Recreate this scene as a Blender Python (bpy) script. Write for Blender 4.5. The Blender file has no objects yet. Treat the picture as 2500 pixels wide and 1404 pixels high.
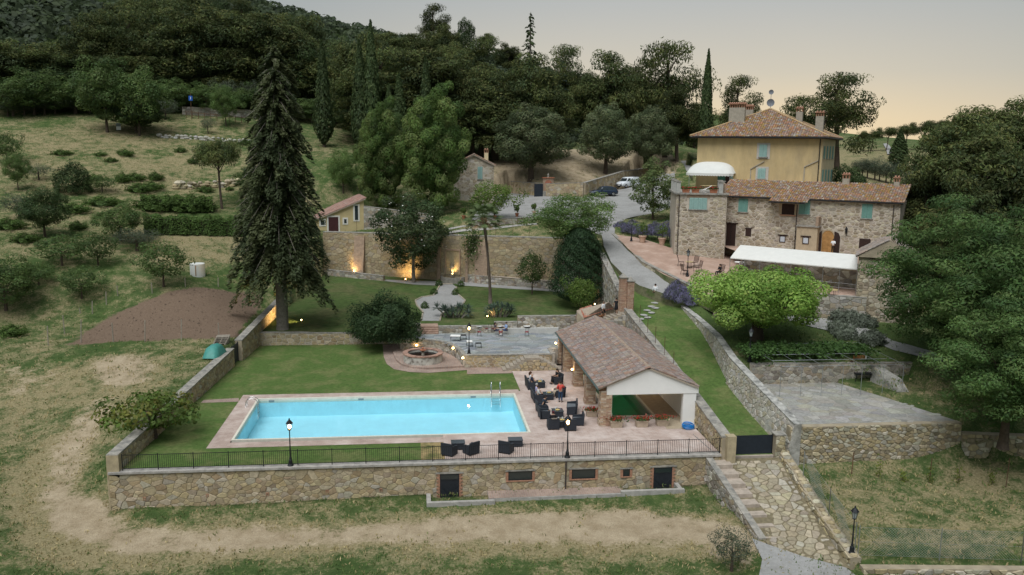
import bpy, math, random
import numpy as np
from mathutils import Vector, Matrix, noise
V = Vector
sc = bpy.context.scene
col_main = sc.collection
# ------------------------------------------------------------------ camera
CAMH = 20.5
F_PX, PITCH, YAW, ROLL = 2056.5, .16436, .11416, .01222
_F = V((math.sin(YAW)*math.cos(PITCH), math.cos(YAW)*math.cos(PITCH), -math.sin(PITCH)))
_R0 = V((math.cos(YAW), -math.sin(YAW), 0)); _U0 = _R0.cross(_F)
_R = math.cos(ROLL)*_R0 + math.sin(ROLL)*_U0
_U = -math.sin(ROLL)*_R0 + math.cos(ROLL)*_U0
CAM = V((0, 0, CAMH))
cam_d = bpy.data.cameras.new('camera'); cam = bpy.data.objects.new('camera', cam_d); col_main.objects.link(cam)
cam_d.sensor_fit = 'HORIZONTAL'; cam_d.angle = 2*math.atan(1250/F_PX); cam_d.clip_end = 6000; cam_d.clip_start = .5
m = Matrix.Identity(4)
for i in range(3):
    m[i][0] = _R[i]; m[i][1] = _U[i]; m[i][2] = -_F[i]; m[i][3] = CAM[i]
cam.matrix_world = m; sc.camera = cam
# ------------------------------------------------------------------ sky, sun, exposure
SUN_AZ, SUN_EL = math.radians(212), math.radians(60)      # azimuth from +Y clockwise: high soft evening light
GLOW_AZ = math.radians(18)                                # after-glow of the set sun, behind the villa
w = bpy.data.worlds.new('World'); sc.world = w; w.use_nodes = True
nt = w.node_tree; nt.nodes.clear()
def N(t, **k):
    n = nt.nodes.new(t)
    for a, b in k.items(): setattr(n, a, b)
    return n
L = lambda a, b: nt.links.new(a, b)
out = N('ShaderNodeOutputWorld'); bg = N('ShaderNodeBackground'); L(bg.outputs[0], out.inputs[0])
sky = N('ShaderNodeTexSky'); sky.sky_type = 'NISHITA'; sky.sun_disc = False
sky.sun_elevation = SUN_EL; sky.sun_rotation = SUN_AZ; sky.air_density = 1.0; sky.dust_density = 3.0
tc = N('ShaderNodeTexCoord'); sep = N('ShaderNodeSeparateXYZ'); L(tc.outputs['Generated'], sep.inputs[0])
ramp = N('ShaderNodeValToRGB'); L(sep.outputs['Z'], ramp.inputs[0])       # dusk sky by elevation
e = ramp.color_ramp.elements
e[0].position = 0.0; e[0].color = (.86, .67, .40, 1); e[1].position = 1; e[1].color = (.42, .44, .46, 1)
for p, c in ((.035, (.82, .66, .43, 1)), (.085, (.62, .56, .45, 1)), (.16, (.47, .475, .455, 1)), (.30, (.42, .435, .44, 1))):
    x = e.new(p); x.color = c
# warm only towards the after-glow
dot = N('ShaderNodeVectorMath', operation='DOT_PRODUCT'); L(tc.outputs['Generated'], dot.inputs[0])
dot.inputs[1].default_value = (math.sin(GLOW_AZ), math.cos(GLOW_AZ), 0)
mr = N('ShaderNodeMapRange'); L(dot.outputs['Value'], mr.inputs[0])
mr.inputs[1].default_value = .80; mr.inputs[2].default_value = .985; mr.inputs[3].default_value = 0; mr.inputs[4].default_value = 1
mx = N('ShaderNodeMix', data_type='RGBA'); L(mr.outputs[0], mx.inputs[0]); mx.inputs[6].default_value = (.265, .31, .325, 1); L(ramp.outputs[0], mx.inputs[7])
add = N('ShaderNodeMix', data_type='RGBA', blend_type='MIX'); add.inputs[0].default_value = .08
sk = N('ShaderNodeMix', data_type='RGBA', blend_type='MULTIPLY'); sk.inputs[0].default_value = 1; L(sky.outputs[0], sk.inputs[6]); sk.inputs[7].default_value = (.1, .1, .1, 1)
L(mx.outputs[2], add.inputs[6]); L(sk.outputs[2], add.inputs[7]); L(add.outputs[2], bg.inputs[0])
bg.inputs[1].default_value = 0.48
sd = bpy.data.lights.new('sun', 'SUN'); sun = bpy.data.objects.new('sun', sd); col_main.objects.link(sun)
sd.energy = 1.5; sd.angle = math.radians(45); sd.color = (.94, .97, 1.)
sdir = V((math.sin(SUN_AZ)*math.cos(SUN_EL), math.cos(SUN_AZ)*math.cos(SUN_EL), math.sin(SUN_EL)))
sun.rotation_euler = sdir.to_track_quat('Z', 'Y').to_euler()
sc.view_settings.view_transform = 'Standard'; sc.view_settings.look = 'None'
sc.view_settings.exposure = 1.18; sc.view_settings.gamma = 1; sc.view_settings.use_curve_mapping = False
sc.render.engine = 'CYCLES'
sc.cycles.max_bounces = 6; sc.cycles.diffuse_bounces = 3; sc.cycles.glossy_bounces = 2; sc.cycles.transparent_max_bounces = 8
sc.cycles.use_denoising = True
rnd = random.Random(7)
# ------------------------------------------------------------------ geometry helpers
def ray(px, py): return (_F + _R*((px-1250)/F_PX) + _U*((702-py)/F_PX))
def at(px, py, z):
    d = ray(px, py); return CAM + d*((z-CAMH)/d.z)
def atd(px, py, dist):
    d = ray(px, py); return CAM + d*(dist/math.hypot(d.x, d.y))
def onpl(px, py, P, ang):
    """point where the pixel's ray meets the vertical plane through P running along ang (degrees)"""
    d = ray(px, py); n = V((-math.sin(math.radians(ang)), math.cos(math.radians(ang)), 0))
    return CAM + d*((V(P)-CAM).dot(n)/d.dot(n))
def proj(P):
    v = V(P)-CAM; d = v.dot(_F); return 1250+F_PX*v.dot(_R)/d, 702-F_PX*v.dot(_U)/d
def zat(P, py):
    """height of the point above/below P whose image row is py"""
    lo, hi = P[2]-10, P[2]+70
    for _ in range(40):
        mid = (lo+hi)/2
        if proj((P[0], P[1], mid))[1] > py: lo = mid
        else: hi = mid
    return lo
def dirv(a): return V((math.cos(math.radians(a)), math.sin(math.radians(a)), 0))
UP = V((0, 0, 1))

class MB:
    def __init__(s): s.v = []; s.f = []; s.c = []
    def poly(s, pts, col=None):
        n = len(s.v); s.v += [tuple(p) for p in pts]; s.f.append(tuple(range(n, n+len(pts)))); s.c.append(col); return s
    def add(s, vs, fs, col=None):
        n = len(s.v); s.v += [tuple(p) for p in vs]
        for f in fs: s.f.append(tuple(i+n for i in f)); s.c.append(col)
        return s
    def obox(s, o, ex, ey, ez, col=None):
        o, ex, ey, ez = V(o), V(ex), V(ey), V(ez)
        p = [o, o+ex, o+ex+ey, o+ey]; p += [q+ez for q in p]
        return s.add(p, [(3, 2, 1, 0), (4, 5, 6, 7), (0, 1, 5, 4), (1, 2, 6, 5), (2, 3, 7, 6), (3, 0, 4, 7)], col)
    def box(s, x0, x1, y0, y1, z0, z1, col=None): return s.obox((x0, y0, z0), (x1-x0, 0, 0), (0, y1-y0, 0), (0, 0, z1-z0), col)
    def cbox(s, c, sx, sy, sz, ang=0, col=None):
        a, b = dirv(ang), dirv(ang+90); c = V(c); return s.obox(c-a*sx/2-b*sy/2, a*sx, b*sy, UP*sz, col)
    def prism(s, pts, z0, z1, col=None):
        n = len(pts); vs = [(p[0], p[1], z0 if len(p) < 3 else p[2]+z0) for p in pts] + [(p[0], p[1], z1 if len(p) < 3 else p[2]+z1) for p in pts]
        fs = [tuple(range(n))[::-1], tuple(range(n, 2*n))] + [(i, (i+1) % n, n+(i+1) % n, n+i) for i in range(n)]
        return s.add(vs, fs, col)
    def tube(s, pts, r, n=6, col=None, cap=True):
        pts = [V(p) for p in pts]; rs = r if isinstance(r, (list, tuple)) else [r]*len(pts); vs = []; fs = []
        ref = V((0.31, .17, .93))
        for i, p in enumerate(pts):
            t = (pts[min(i+1, len(pts)-1)]-pts[max(i-1, 0)]); t = t.normalized() if t.length > 1e-9 else UP
            a = t.cross(ref); a = a.normalized() if a.length > 1e-4 else t.cross(V((1, 0, 0))).normalized(); b = t.cross(a)
            for k in range(n):
                q = 2*math.pi*k/n; vs.append(p+(a*math.cos(q)+b*math.sin(q))*rs[i])
        for i in range(len(pts)-1):
            for k in range(n): fs.append((i*n+k, i*n+(k+1) % n, (i+1)*n+(k+1) % n, (i+1)*n+k))
        if cap: fs += [tuple(range(n)), tuple(range((len(pts)-1)*n, len(pts)*n))[::-1]]
        return s.add(vs, fs, col)
    def lathe(s, prof, c=(0, 0, 0), n=12, col=None, sq=None):
        vs = []; fs = []; c = V(c)
        for r, z in prof:
            for k in range(n):
                q = 2*math.pi*(k+.5)/n; vs.append(c+V((r*math.cos(q), r*math.sin(q), z)))
        for i in range(len(prof)-1):
            for k in range(n): fs.append((i*n+k, i*n+(k+1) % n, (i+1)*n+(k+1) % n, (i+1)*n+k))
        fs += [tuple(range(n))[::-1], tuple(range((len(prof)-1)*n, len(prof)*n))]
        return s.add(vs, fs, col)
    def ball(s, c, r, n=8, m=5, col=None, jit=0, rg=None):
        rx, ry, rz = r if isinstance(r, (tuple, list)) else (r, r, r); vs = []; fs = []
        for i in range(m+1):
            th = math.pi*i/m
            for k in range(n):
                q = 2*math.pi*k/n; j = 1+(rg.uniform(-jit, jit) if rg else 0)
                vs.append((c[0]+rx*math.sin(th)*math.cos(q)*j, c[1]+ry*math.sin(th)*math.sin(q)*j, c[2]+rz*math.cos(th)*j))
        for i in range(m):
            for k in range(n): fs.append((i*n+k, (i+1)*n+k, (i+1)*n+(k+1) % n, i*n+(k+1) % n))
        return s.add(vs, fs, col)
    def build(s, name, mat, parent=None, smooth=False, loc=None):
        me = bpy.data.meshes.new(name); me.from_pydata(s.v, [], s.f)
        if any(c is not None for c in s.c):
            a = me.attributes.new('col', 'FLOAT_COLOR', 'FACE')
            buf = np.ones((len(s.f), 4), 'f')
            for i, c in enumerate(s.c):
                if c is not None: buf[i, :3] = c[:3]
            a.data.foreach_set('color', buf.ravel())
        if smooth: me.polygons.foreach_set('use_smooth', [True]*len(me.polygons))
        me.materials.append(mat)
        o = bpy.data.objects.new(name, me); col_main.objects.link(o)
        if parent is not None: o.parent = parent
        if loc is not None: o.location = loc
        return o
def tag(o, label=None, cat=None, group=None, kind=None):
    if label: o['label'] = label
    if cat: o['category'] = cat
    if group: o['group'] = group
    if kind: o['kind'] = kind
    return o
def thing(name, label, cat, loc=(0, 0, 0), rz=0, group=None):
    o = bpy.data.objects.new(name, None); col_main.objects.link(o); o.empty_display_size = .3
    o.location = loc; o.rotation_euler = (0, 0, rz); return tag(o, label, cat, group)
def struct(o): o['kind'] = 'structure'; return o
def children(o): return [c for c in o.children]
def copy_tree(o, parent=None):
    c = o.copy(); col_main.objects.link(c); c.parent = parent
    for ch in o.children: copy_tree(ch, c)
    return c
# ------------------------------------------------------------------ materials
MATS = {}
def M(name, col=(.5, .5, .5), rough=.85, var=.25, scale=1.5, bump=0., bscale=30., attr=False, metal=0., spec=.3, emit=None, es=1., transl=0., tint=None, tscale=.6, stretch=None, objvar=0.):
    """procedural surface: base colour (or the 'col' attribute), two noise octaves of tone, optional second tint, fine bump"""
    if name in MATS: return MATS[name]
    mt = bpy.data.materials.new(name); mt.use_nodes = True; MATS[name] = mt
    t = mt.node_tree; t.nodes.clear()
    def n(ty, **k):
        x = t.nodes.new(ty)
        for a, b in k.items(): setattr(x, a, b)
        return x
    l = t.links.new
    o = n('ShaderNodeOutputMaterial'); b = n('ShaderNodeBsdfPrincipled')
    b.inputs['Roughness'].default_value = rough; b.inputs['Metallic'].default_value = metal; b.inputs['Specular IOR Level'].default_value = spec
    g = n('ShaderNodeNewGeometry'); pos = g.outputs['Position']
    if stretch:
        mp = n('ShaderNodeMapping'); mp.inputs['Scale'].default_value = stretch; l(pos, mp.inputs[0]); pos = mp.outputs[0]
    if attr:
        a = n('ShaderNodeAttribute', attribute_name='col'); csock = a.outputs['Color']
        mu = n('ShaderNodeMix', data_type='RGBA', blend_type='MULTIPLY'); mu.inputs[0].default_value = 1; l(csock, mu.inputs[6]); mu.inputs[7].default_value = (*col, 1); csock = mu.outputs[2]
    else:
        r = n('ShaderNodeRGB'); r.outputs[0].default_value = (*col, 1); csock = r.outputs[0]
    if tint is not None:
        n3 = n('ShaderNodeTexNoise'); n3.inputs['Scale'].default_value = tscale; n3.inputs['Detail'].default_value = 5; n3.inputs['Roughness'].default_value = .65; l(pos, n3.inputs['Vector'])
        cr = n('ShaderNodeMapRange'); l(n3.outputs['Fac'], cr.inputs[0]); cr.inputs[1].default_value = .46; cr.inputs[2].default_value = .62
        mm = n('ShaderNodeMix', data_type='RGBA'); l(cr.outputs[0], mm.inputs[0]); l(csock, mm.inputs[6]); mm.inputs[7].default_value = (*tint, 1); csock = mm.outputs[2]
    if var > 0:
        n1 = n('ShaderNodeTexNoise'); n1.inputs['Scale'].default_value = scale; n1.inputs['Detail'].default_value = 6; n1.inputs['Roughness'].default_value = .7; l(pos, n1.inputs['Vector'])
        mr = n('ShaderNodeMapRange'); l(n1.outputs['Fac'], mr.inputs[0]); mr.inputs[1].default_value = .3; mr.inputs[2].default_value = .7; mr.inputs[3].default_value = 1-var; mr.inputs[4].default_value = 1+var
        vm = n('ShaderNodeVectorMath', operation='SCALE'); l(csock, vm.inputs[0]); l(mr.outputs[0], vm.inputs['Scale']); csock = vm.outputs[0]
    if objvar > 0:
        oi = n('ShaderNodeObjectInfo'); mr = n('ShaderNodeMapRange'); l(oi.outputs['Random'], mr.inputs[0]); mr.inputs[3].default_value = 1-objvar; mr.inputs[4].default_value = 1+objvar
        vm = n('ShaderNodeVectorMath', operation='SCALE'); l(csock, vm.inputs[0]); l(mr.outputs[0], vm.inputs['Scale']); csock = vm.outputs[0]
    l(csock, b.inputs['Base Color'])
    if bump > 0:
        nb = n('ShaderNodeTexNoise'); nb.inputs['Scale'].default_value = bscale; nb.inputs['Detail'].default_value = 4; l(pos, nb.inputs['Vector'])
        bp = n('ShaderNodeBump'); bp.inputs['Strength'].default_value = bump; bp.inputs['Distance'].default_value = .05; l(nb.outputs['Fac'], bp.inputs['Height']); l(bp.outputs[0], b.inputs['Normal'])
    if emit is not None:
        b.inputs['Emission Color'].default_value = (*emit, 1); b.inputs['Emission Strength'].default_value = es
    sh = b.outputs[0]
    if transl > 0:
        tr = n('ShaderNodeBsdfTranslucent'); l(csock, tr.inputs[0]); ms = n('ShaderNodeMixShader'); ms.inputs[0].default_value = transl
        l(sh, ms.inputs[1]); l(tr.outputs[0], ms.inputs[2]); sh = ms.outputs[0]
    l(sh, o.inputs[0]); return mt
def M_brick(name, c1, c2, mortar, bw=.26, bh=.13, ang=0., var=.3, tint=None):
    """brick paving: brick texture on world XY, weathered by noise"""
    if name in MATS: return MATS[name]
    mt = bpy.data.materials.new(name); mt.use_nodes = True; MATS[name] = mt; t = mt.node_tree; l = t.links.new
    b = t.nodes['Principled BSDF']; b.inputs['Roughness'].default_value = .85; b.inputs['Specular IOR Level'].default_value = .25
    g = t.nodes.new('ShaderNodeNewGeometry'); mp = t.nodes.new('ShaderNodeMapping'); mp.inputs['Rotation'].default_value = (0, 0, math.radians(ang)); l(g.outputs['Position'], mp.inputs[0])
    br = t.nodes.new('ShaderNodeTexBrick'); l(mp.outputs[0], br.inputs[0]); br.inputs['Scale'].default_value = 1; br.inputs['Brick Width'].default_value = bw; br.inputs['Row Height'].default_value = bh
    br.inputs['Mortar Size'].default_value = .014; br.inputs['Color1'].default_value = (*c1, 1); br.inputs['Color2'].default_value = (*c2, 1); br.inputs['Mortar'].default_value = (*mortar, 1)
    n1 = t.nodes.new('ShaderNodeTexNoise'); n1.inputs['Scale'].default_value = .55; n1.inputs['Detail'].default_value = 7; n1.inputs['Roughness'].default_value = .7; l(g.outputs['Position'], n1.inputs[0])
    mr = t.nodes.new('ShaderNodeMapRange'); l(n1.outputs[0], mr.inputs[0]); mr.inputs[1].default_value = .3; mr.inputs[2].default_value = .7; mr.inputs[3].default_value = 1-var; mr.inputs[4].default_value = 1+var
    cs = br.outputs[0]
    if tint:
        mr2 = t.nodes.new('ShaderNodeMapRange'); l(n1.outputs[0], mr2.inputs[0]); mr2.inputs[1].default_value = .45; mr2.inputs[2].default_value = .65; mr2.inputs[4].default_value = .6
        mm = t.nodes.new('ShaderNodeMix'); mm.data_type = 'RGBA'; l(mr2.outputs[0], mm.inputs[0]); l(cs, mm.inputs[6]); mm.inputs[7].default_value = (*tint, 1); cs = mm.outputs[2]
    vm = t.nodes.new('ShaderNodeVectorMath'); vm.operation = 'SCALE'; l(cs, vm.inputs[0]); l(mr.outputs[0], vm.inputs['Scale']); l(vm.outputs[0], b.inputs['Base Color'])
    bp = t.nodes.new('ShaderNodeBump'); bp.inputs['Strength'].default_value = .4; bp.inputs['Distance'].default_value = .02; l(br.outputs['Fac'], bp.inputs['Height']); bp.invert = True; l(bp.outputs[0], b.inputs['Normal'])
    return mt
def M_water(name, tint, rough=.02, bump=.06):
    mt = bpy.data.materials.new(name); mt.use_nodes = True; t = mt.node_tree; t.nodes.clear(); l = t.links.new
    o = t.nodes.new('ShaderNodeOutputMaterial'); tr = t.nodes.new('ShaderNodeBsdfTransparent'); tr.inputs[0].default_value = (*tint, 1)
    gl = t.nodes.new('ShaderNodeBsdfGlossy'); gl.inputs['Roughness'].default_value = rough
    fr = t.nodes.new('ShaderNodeFresnel'); fr.inputs[0].default_value = 1.33; mx = t.nodes.new('ShaderNodeMixShader')
    nb = t.nodes.new('ShaderNodeTexNoise'); nb.inputs['Scale'].default_value = 1.3; nb.inputs['Detail'].default_value = 3
    g = t.nodes.new('ShaderNodeNewGeometry'); l(g.outputs['Position'], nb.inputs[0])
    bp = t.nodes.new('ShaderNodeBump'); bp.inputs['Strength'].default_value = bump; bp.inputs['Distance'].default_value = .1; l(nb.outputs[0], bp.inputs['Height']); l(bp.outputs[0], gl.inputs['Normal']); l(bp.outputs[0], fr.inputs['Normal'])
    l(fr.outputs[0], mx.inputs[0]); l(tr.outputs[0], mx.inputs[1]); l(gl.outputs[0], mx.inputs[2]); l(mx.outputs[0], o.inputs[0]); return mt
stone_m = M('rubble_stone', (1, 1, 1), .9, .28, 5, .5, 26, attr=True)
mortar_m = M('lime_mortar', (.32, .265, .185), .95, .25, 1.2, .5, 30)
mortar_pale = M('pale_mortar', (.48, .415, .335), .95, .2, 1.0, .4, 30)
coping_m = M('weathered_coping', (.30, .275, .235), .9, .35, 2.5, .4, 25, tint=(.20, .19, .17), tscale=1.6)
tile_m = M('terracotta_tile', (1, 1, 1), .85, .3, 6, .3, 30, attr=True)
iron_m = M('black_iron', (.018, .019, .021), .55, .15, 6, metal=.3)
rust_m = M('rusty_iron', (.10, .045, .028), .85, .3, 9)
wood_m = M('brown_wood', (.13, .075, .04), .8, .35, 4, .3, 20)
darkwood_m = M('dark_brown_wood', (.032, .016, .012), .7, .3, 5)
white_m = M('white_plaster', (.76, .74, .70), .85, .05, .8)
metal_m = M('galvanised_steel', (.42, .44, .45), .4, .1, 8, metal=.8)
steel_m = M('polished_steel', (.6, .6, .6), .2, .05, 8, metal=1.)
glass_m = M('dark_window_glass', (.02, .028, .03), .08, .0, spec=.7)
terra_m = M('terracotta_pot', (.36, .14, .075), .85, .2, 6)
bulb_m = M('lit_bulb', (1, .8, .5), .5, 0, emit=(1, .62, .24), es=9)
# ------------------------------------------------------------------ stone, tile and slab pieces
def voronoi(w, h, cell, aspect=1.6, seed=0, jit=.85, inside=None, shrink=.04, size_var=.0):
    """irregular polygons filling a w x h face; cells are `aspect` times wider than tall"""
    rg = random.Random(seed); cw = cell*math.sqrt(aspect); ch = cell/math.sqrt(aspect)
    nx = max(1, int(round(w/cw))); ny = max(1, int(round(h/ch))); cw = w/nx; ch = h/ny
    P = {}
    for j in range(-1, ny+1):
        off = rg.uniform(0, .9) if 1 else 0
        for i in range(-2, nx+2):
            P[i, j] = ((i+.5+off-.45+rg.uniform(-.5, .5)*jit)*cw, (j+.5+rg.uniform(-.5, .5)*jit)*ch, rg.random() < size_var)
    drop = set()
    for k, p in P.items():
        if p[2]: drop |= {(k[0]+1, k[1]), (k[0], k[1]+1)}
    P = {k: p for k, p in P.items() if k not in drop}
    out = []
    ay = cw/ch
    for (i, j), p in P.items():
        if j < 0 or j >= ny: continue
        poly = [(max(0, p[0]-2.2*cw), max(0, p[1]-2.2*ch)), (min(w, p[0]+2.2*cw), max(0, p[1]-2.2*ch)), (min(w, p[0]+2.2*cw), min(h, p[1]+2.2*ch)), (max(0, p[0]-2.2*cw), min(h, p[1]+2.2*ch))]
        if poly[1][0]-poly[0][0] < .02: continue
        for di in range(-3, 4):
            for dj in range(-2, 3):
                q = P.get((i+di, j+dj))
                if q is None or (di == 0 and dj == 0): continue
                nx_, ny_ = (q[0]-p[0]), (q[1]-p[1])*ay*ay
                mxx, myy = (q[0]+p[0])/2, (q[1]+p[1])/2
                new = []
                for a in range(len(poly)):
                    A, B = poly[a], poly[(a+1) % len(poly)]
                    da = (A[0]-mxx)*nx_+(A[1]-myy)*ny_; db = (B[0]-mxx)*nx_+(B[1]-myy)*ny_
                    if da <= 0: new.append(A)
                    if da*db < 0: t = da/(da-db); new.append((A[0]+(B[0]-A[0])*t, A[1]+(B[1]-A[1])*t))
                poly = new
                if len(poly) < 3: break
            if len(poly) < 3: break
        if len(poly) < 3: continue
        cx = sum(a[0] for a in poly)/len(poly); cy = sum(a[1] for a in poly)/len(poly)
        if inside and not inside(cx, cy): continue
        # merge near-identical corners, shrink by joint
        q = []
        for a in poly:
            if not q or math.hypot(a[0]-q[-1][0], a[1]-q[-1][1]) > .03*cell*2: q.append(a)
        if len(q) < 3: continue
        r = max(.02, min(math.hypot(a[0]-cx, a[1]-cy) for a in q)); k = max(.5, 1-shrink/r)
        out.append(([(cx+(a[0]-cx)*k, cy+(a[1]-cy)*k) for a in q], (cx, cy)))
    return out
def pick(rg, pal):
    c = rg.choice(pal); k = rg.uniform(.84, 1.14); return (c[0]*k, c[1]*k*rg.uniform(.97, 1.03), c[2]*k*rg.uniform(.94, 1.06))
def piece(poly3, n, depth, bevel):
    """a stone: outline poly3 on the wall face, standing proud by depth along n with a bevelled rim"""
    c = sum((V(p) for p in poly3), V())/len(poly3); m_ = len(poly3)
    a = [V(p) for p in poly3]; b = [p+n*depth*.6 for p in a]; d = [c+(p-c)*(1-bevel)+n*depth for p in a]
    vs = a+b+d; fs = []
    for i in range(m_):
        j = (i+1) % m_; fs += [(i, j, m_+j, m_+i), (m_+i, m_+j, 2*m_+j, 2*m_+i)]
    fs.append(tuple(range(2*m_, 3*m_))); return vs, fs, c
def emit(parent, name, pieces, mat, nmax=300, minpx=9., smooth=False):
    """the largest pieces in the picture become parts, the rest one joined part"""
    sc_ = []
    for k, (vs, fs, c, colr) in enumerate(pieces):
        ext = max((V(vs[0])-V(v)).length for v in vs); d = max(1, (c-CAM).length); x, y = proj(c)
        vis = -60 < x < 2560 and -60 < y < 1464
        sc_.append((ext*F_PX/d if vis else 0, k))
    sc_.sort(reverse=True); big = {k for s_, k in sc_[:nmax] if s_ >= minpx}; rest = MB()
    for k, (vs, fs, c, colr) in enumerate(pieces):
        if k in big: MB().add(vs, fs, colr).build(name, mat, parent, smooth)
        else: rest.add(vs, fs, colr)
    if rest.f:
        o = rest.build(name+'_infill', mat, parent, smooth); o['kind'] = 'stuff'
PAL_FRONT = [(.38, .285, .15), (.42, .325, .18), (.34, .26, .15), (.41, .34, .23), (.27, .185, .10), (.44, .36, .245), (.38, .345, .28), (.25, .195, .13), (.36, .29, .18), (.39, .31, .19)]
PAL_FRONT = [tuple(a*.68+b*.32 for a, b in zip(c, (.385, .315, .215))) for c in PAL_FRONT]
PAL_GREY = [(.34, .31, .26), (.27, .25, .21), (.40, .36, .30), (.22, .19, .15), (.33, .27, .19), (.44, .41, .35)]
PAL_HOUSE = [(.38, .315, .22), (.43, .365, .265), (.32, .26, .18), (.48, .42, .32), (.25, .20, .14), (.41, .35, .27), (.35, .30, .23)]
PAL_DRY = [(.36, .29, .17), (.42, .35, .23), (.30, .24, .14), (.46, .41, .31), (.33, .30, .23), (.24, .20, .13)]
def face_stones(parent, P0, ang, w, z0, z1, cell, pal, seed, aspect=1.6, nrm=None, holes=(), depth=.05, shrink=.02, name='stone', nmax=300, minpx=9., size_var=.08, mat=None, jit=.85, ztop=None, zbot=None, shear=None):
    """stones set over a vertical face that starts at P0 and runs w metres along ang; holes = (s0,s1,za,zb)"""
    u = dirv(ang); n = nrm if nrm is not None else V((math.sin(math.radians(ang)), -math.cos(math.radians(ang)), 0))
    rg = random.Random(seed); P0 = V((P0[0], P0[1], 0)); pcs = []
    def ins(s, t):
        z = z0+t
        if ztop and z > ztop(s)-.02: return False
        if zbot and z < zbot(s): return False
        return not any(a-.02 < s < b+.02 and c-.02 < z < d+.02 for a, b, c, d in holes)
    for poly, c in voronoi(w, z1-z0, cell, aspect, seed, jit, ins, shrink, size_var):
        q = []
        for s, t in poly:
            z = z0+t
            if ztop: z = min(z, ztop(s)-.01)
            for a, b, cc, d in holes:      # keep corners out of openings
                if a < s < b and cc < z < d:
                    e_ = min((s-a, 0), (b-s, 1), (z-cc, 2), (d-z, 3))
                    if e_[1] == 0: s = a
                    elif e_[1] == 1: s = b
                    elif e_[1] == 2: z = cc
                    else: z = d
            q.append(P0+u*s+UP*z+(n*shear(s, z) if shear else V()))
        vs, fs, cc = piece(q, n, depth*rg.uniform(.5, 1.25), rg.uniform(.1, .22)); pcs.append((vs, fs, cc, pick(rg, pal)))
    emit(parent, name, pcs, mat or stone_m, nmax, minpx); return pcs
def flags(parent, name, poly, zf, cell, pal, seed, thick=.05, shrink=.03, mat=None, nmax=300, minpx=9., aspect=1.2, jit=.9):
    """irregular flagstones over a ground polygon (list of xy)"""
    xs = [p[0] for p in poly]; ys = [p[1] for p in poly]; x0, y0 = min(xs), min(ys); rg = random.Random(seed); pcs = []
    for pl, c in voronoi(max(xs)-x0, max(ys)-y0, cell, aspect, seed, jit, lambda a, b: inpoly((a+x0, b+y0), poly), shrink, .12):
        if not all(inpoly((a+x0, b+y0), poly) for a, b in pl):
            pl = [(c[0]+(a-c[0])*.62, c[1]+(b-c[1])*.62) for a, b in pl]
        q = [V((a+x0, b+y0, zf(a+x0, b+y0))) for a, b in pl]; vs, fs, cc = piece(q, UP, thick*rg.uniform(.7, 1.15), .05); pcs.append((vs, fs, cc, pick(rg, pal)))
    emit(parent, name, pcs, mat or stone_m, nmax, minpx)
def inpoly(p, poly):
    x, y = p[0], p[1]; r = False; j = len(poly)-1
    for i in range(len(poly)):
        xi, yi, xj, yj = poly[i][0], poly[i][1], poly[j][0], poly[j][1]
        if (yi > y) != (yj > y) and x < (xj-xi)*(y-yi)/(yj-yi)+xi: r = not r
        j = i
    return r
def inpoly_np(X, Y, poly):
    r = np.zeros(X.shape, bool); j = len(poly)-1
    for i in range(len(poly)):
        xi, yi, xj, yj = poly[i][0], poly[i][1], poly[j][0], poly[j][1]
        if yi != yj:
            c = ((yi > Y) != (yj > Y)) & (X < (xj-xi)*(Y-yi)/(yj-yi)+xi); r ^= c
        j = i
    return r
PAL_TILE = [(.25, .145, .098), (.29, .18, .125), (.21, .13, .095), (.27, .195, .15), (.33, .23, .165), (.20, .15, .12), (.28, .15, .085), (.24, .185, .155)]
PAL_TILE_MOSS = PAL_TILE + [(.28, .17, .055), (.26, .17, .065), (.33, .285, .235), (.33, .165, .09), (.27, .165, .06)]
def tile_roof(parent, A, B, C, D, pal, seed, tw=.24, tl=.42, nmax=0, name='roof_tile', thick=.07, minpx=9.):
    """barrel tiles over the roof plane A,B (eave, left to right) C,D (ridge, right to left); A-D slope may be cut like a hip"""
    A, B, C, D = V(A), V(B), V(C), V(D); rg = random.Random(seed); ex = (B-A).normalized(); W = (B-A).length
    nrm = (B-A).cross(D-A).normalized()
    if nrm.z < 0: nrm = -nrm
    up = nrm.cross(ex).normalized()
    if up.z < 0: up = -up
    hD = (D-A).dot(up); hC = (C-A).dot(up); xD = (D-A).dot(ex); xC = (C-A).dot(ex); Hh = max(hD, hC)
    poly = [(0, 0), (W, 0), (xC, hC), (xD, hD)]; pcs = []
    nc = int(W/tw); rows = int(Hh/(tl*.82))+1
    for i in range(nc+1):
        x = i*tw+tw/2
        for j in range(rows):
            y = j*tl*.82
            if not inpoly((min(W-.01, x), y+tl*.35), poly): continue
            jx = rg.uniform(-.012, .012); dz = rg.uniform(0, .015); ra = tw*.44; rb = tw*.52; vs = []
            lift = .035
            for yy, r_, zz in ((y-.02, rb, lift+dz), (y+tl*.9, ra, .005+dz)):
                for k in range(5):
                    q = math.pi*k/4; vs.append(A+ex*(x+jx+r_*math.cos(q))+up*yy+nrm*(zz+thick*math.sin(q)))
            fs = [(k, k+1, 6+k, 5+k) for k in range(4)]+[(0, 4, 3, 2, 1)]
            c = A+ex*x+up*(y+tl/2); pcs.append((vs, fs, c, pick(rg, pal)))
    emit(parent, name, pcs, tile_m, nmax, minpx, smooth=False)
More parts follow.
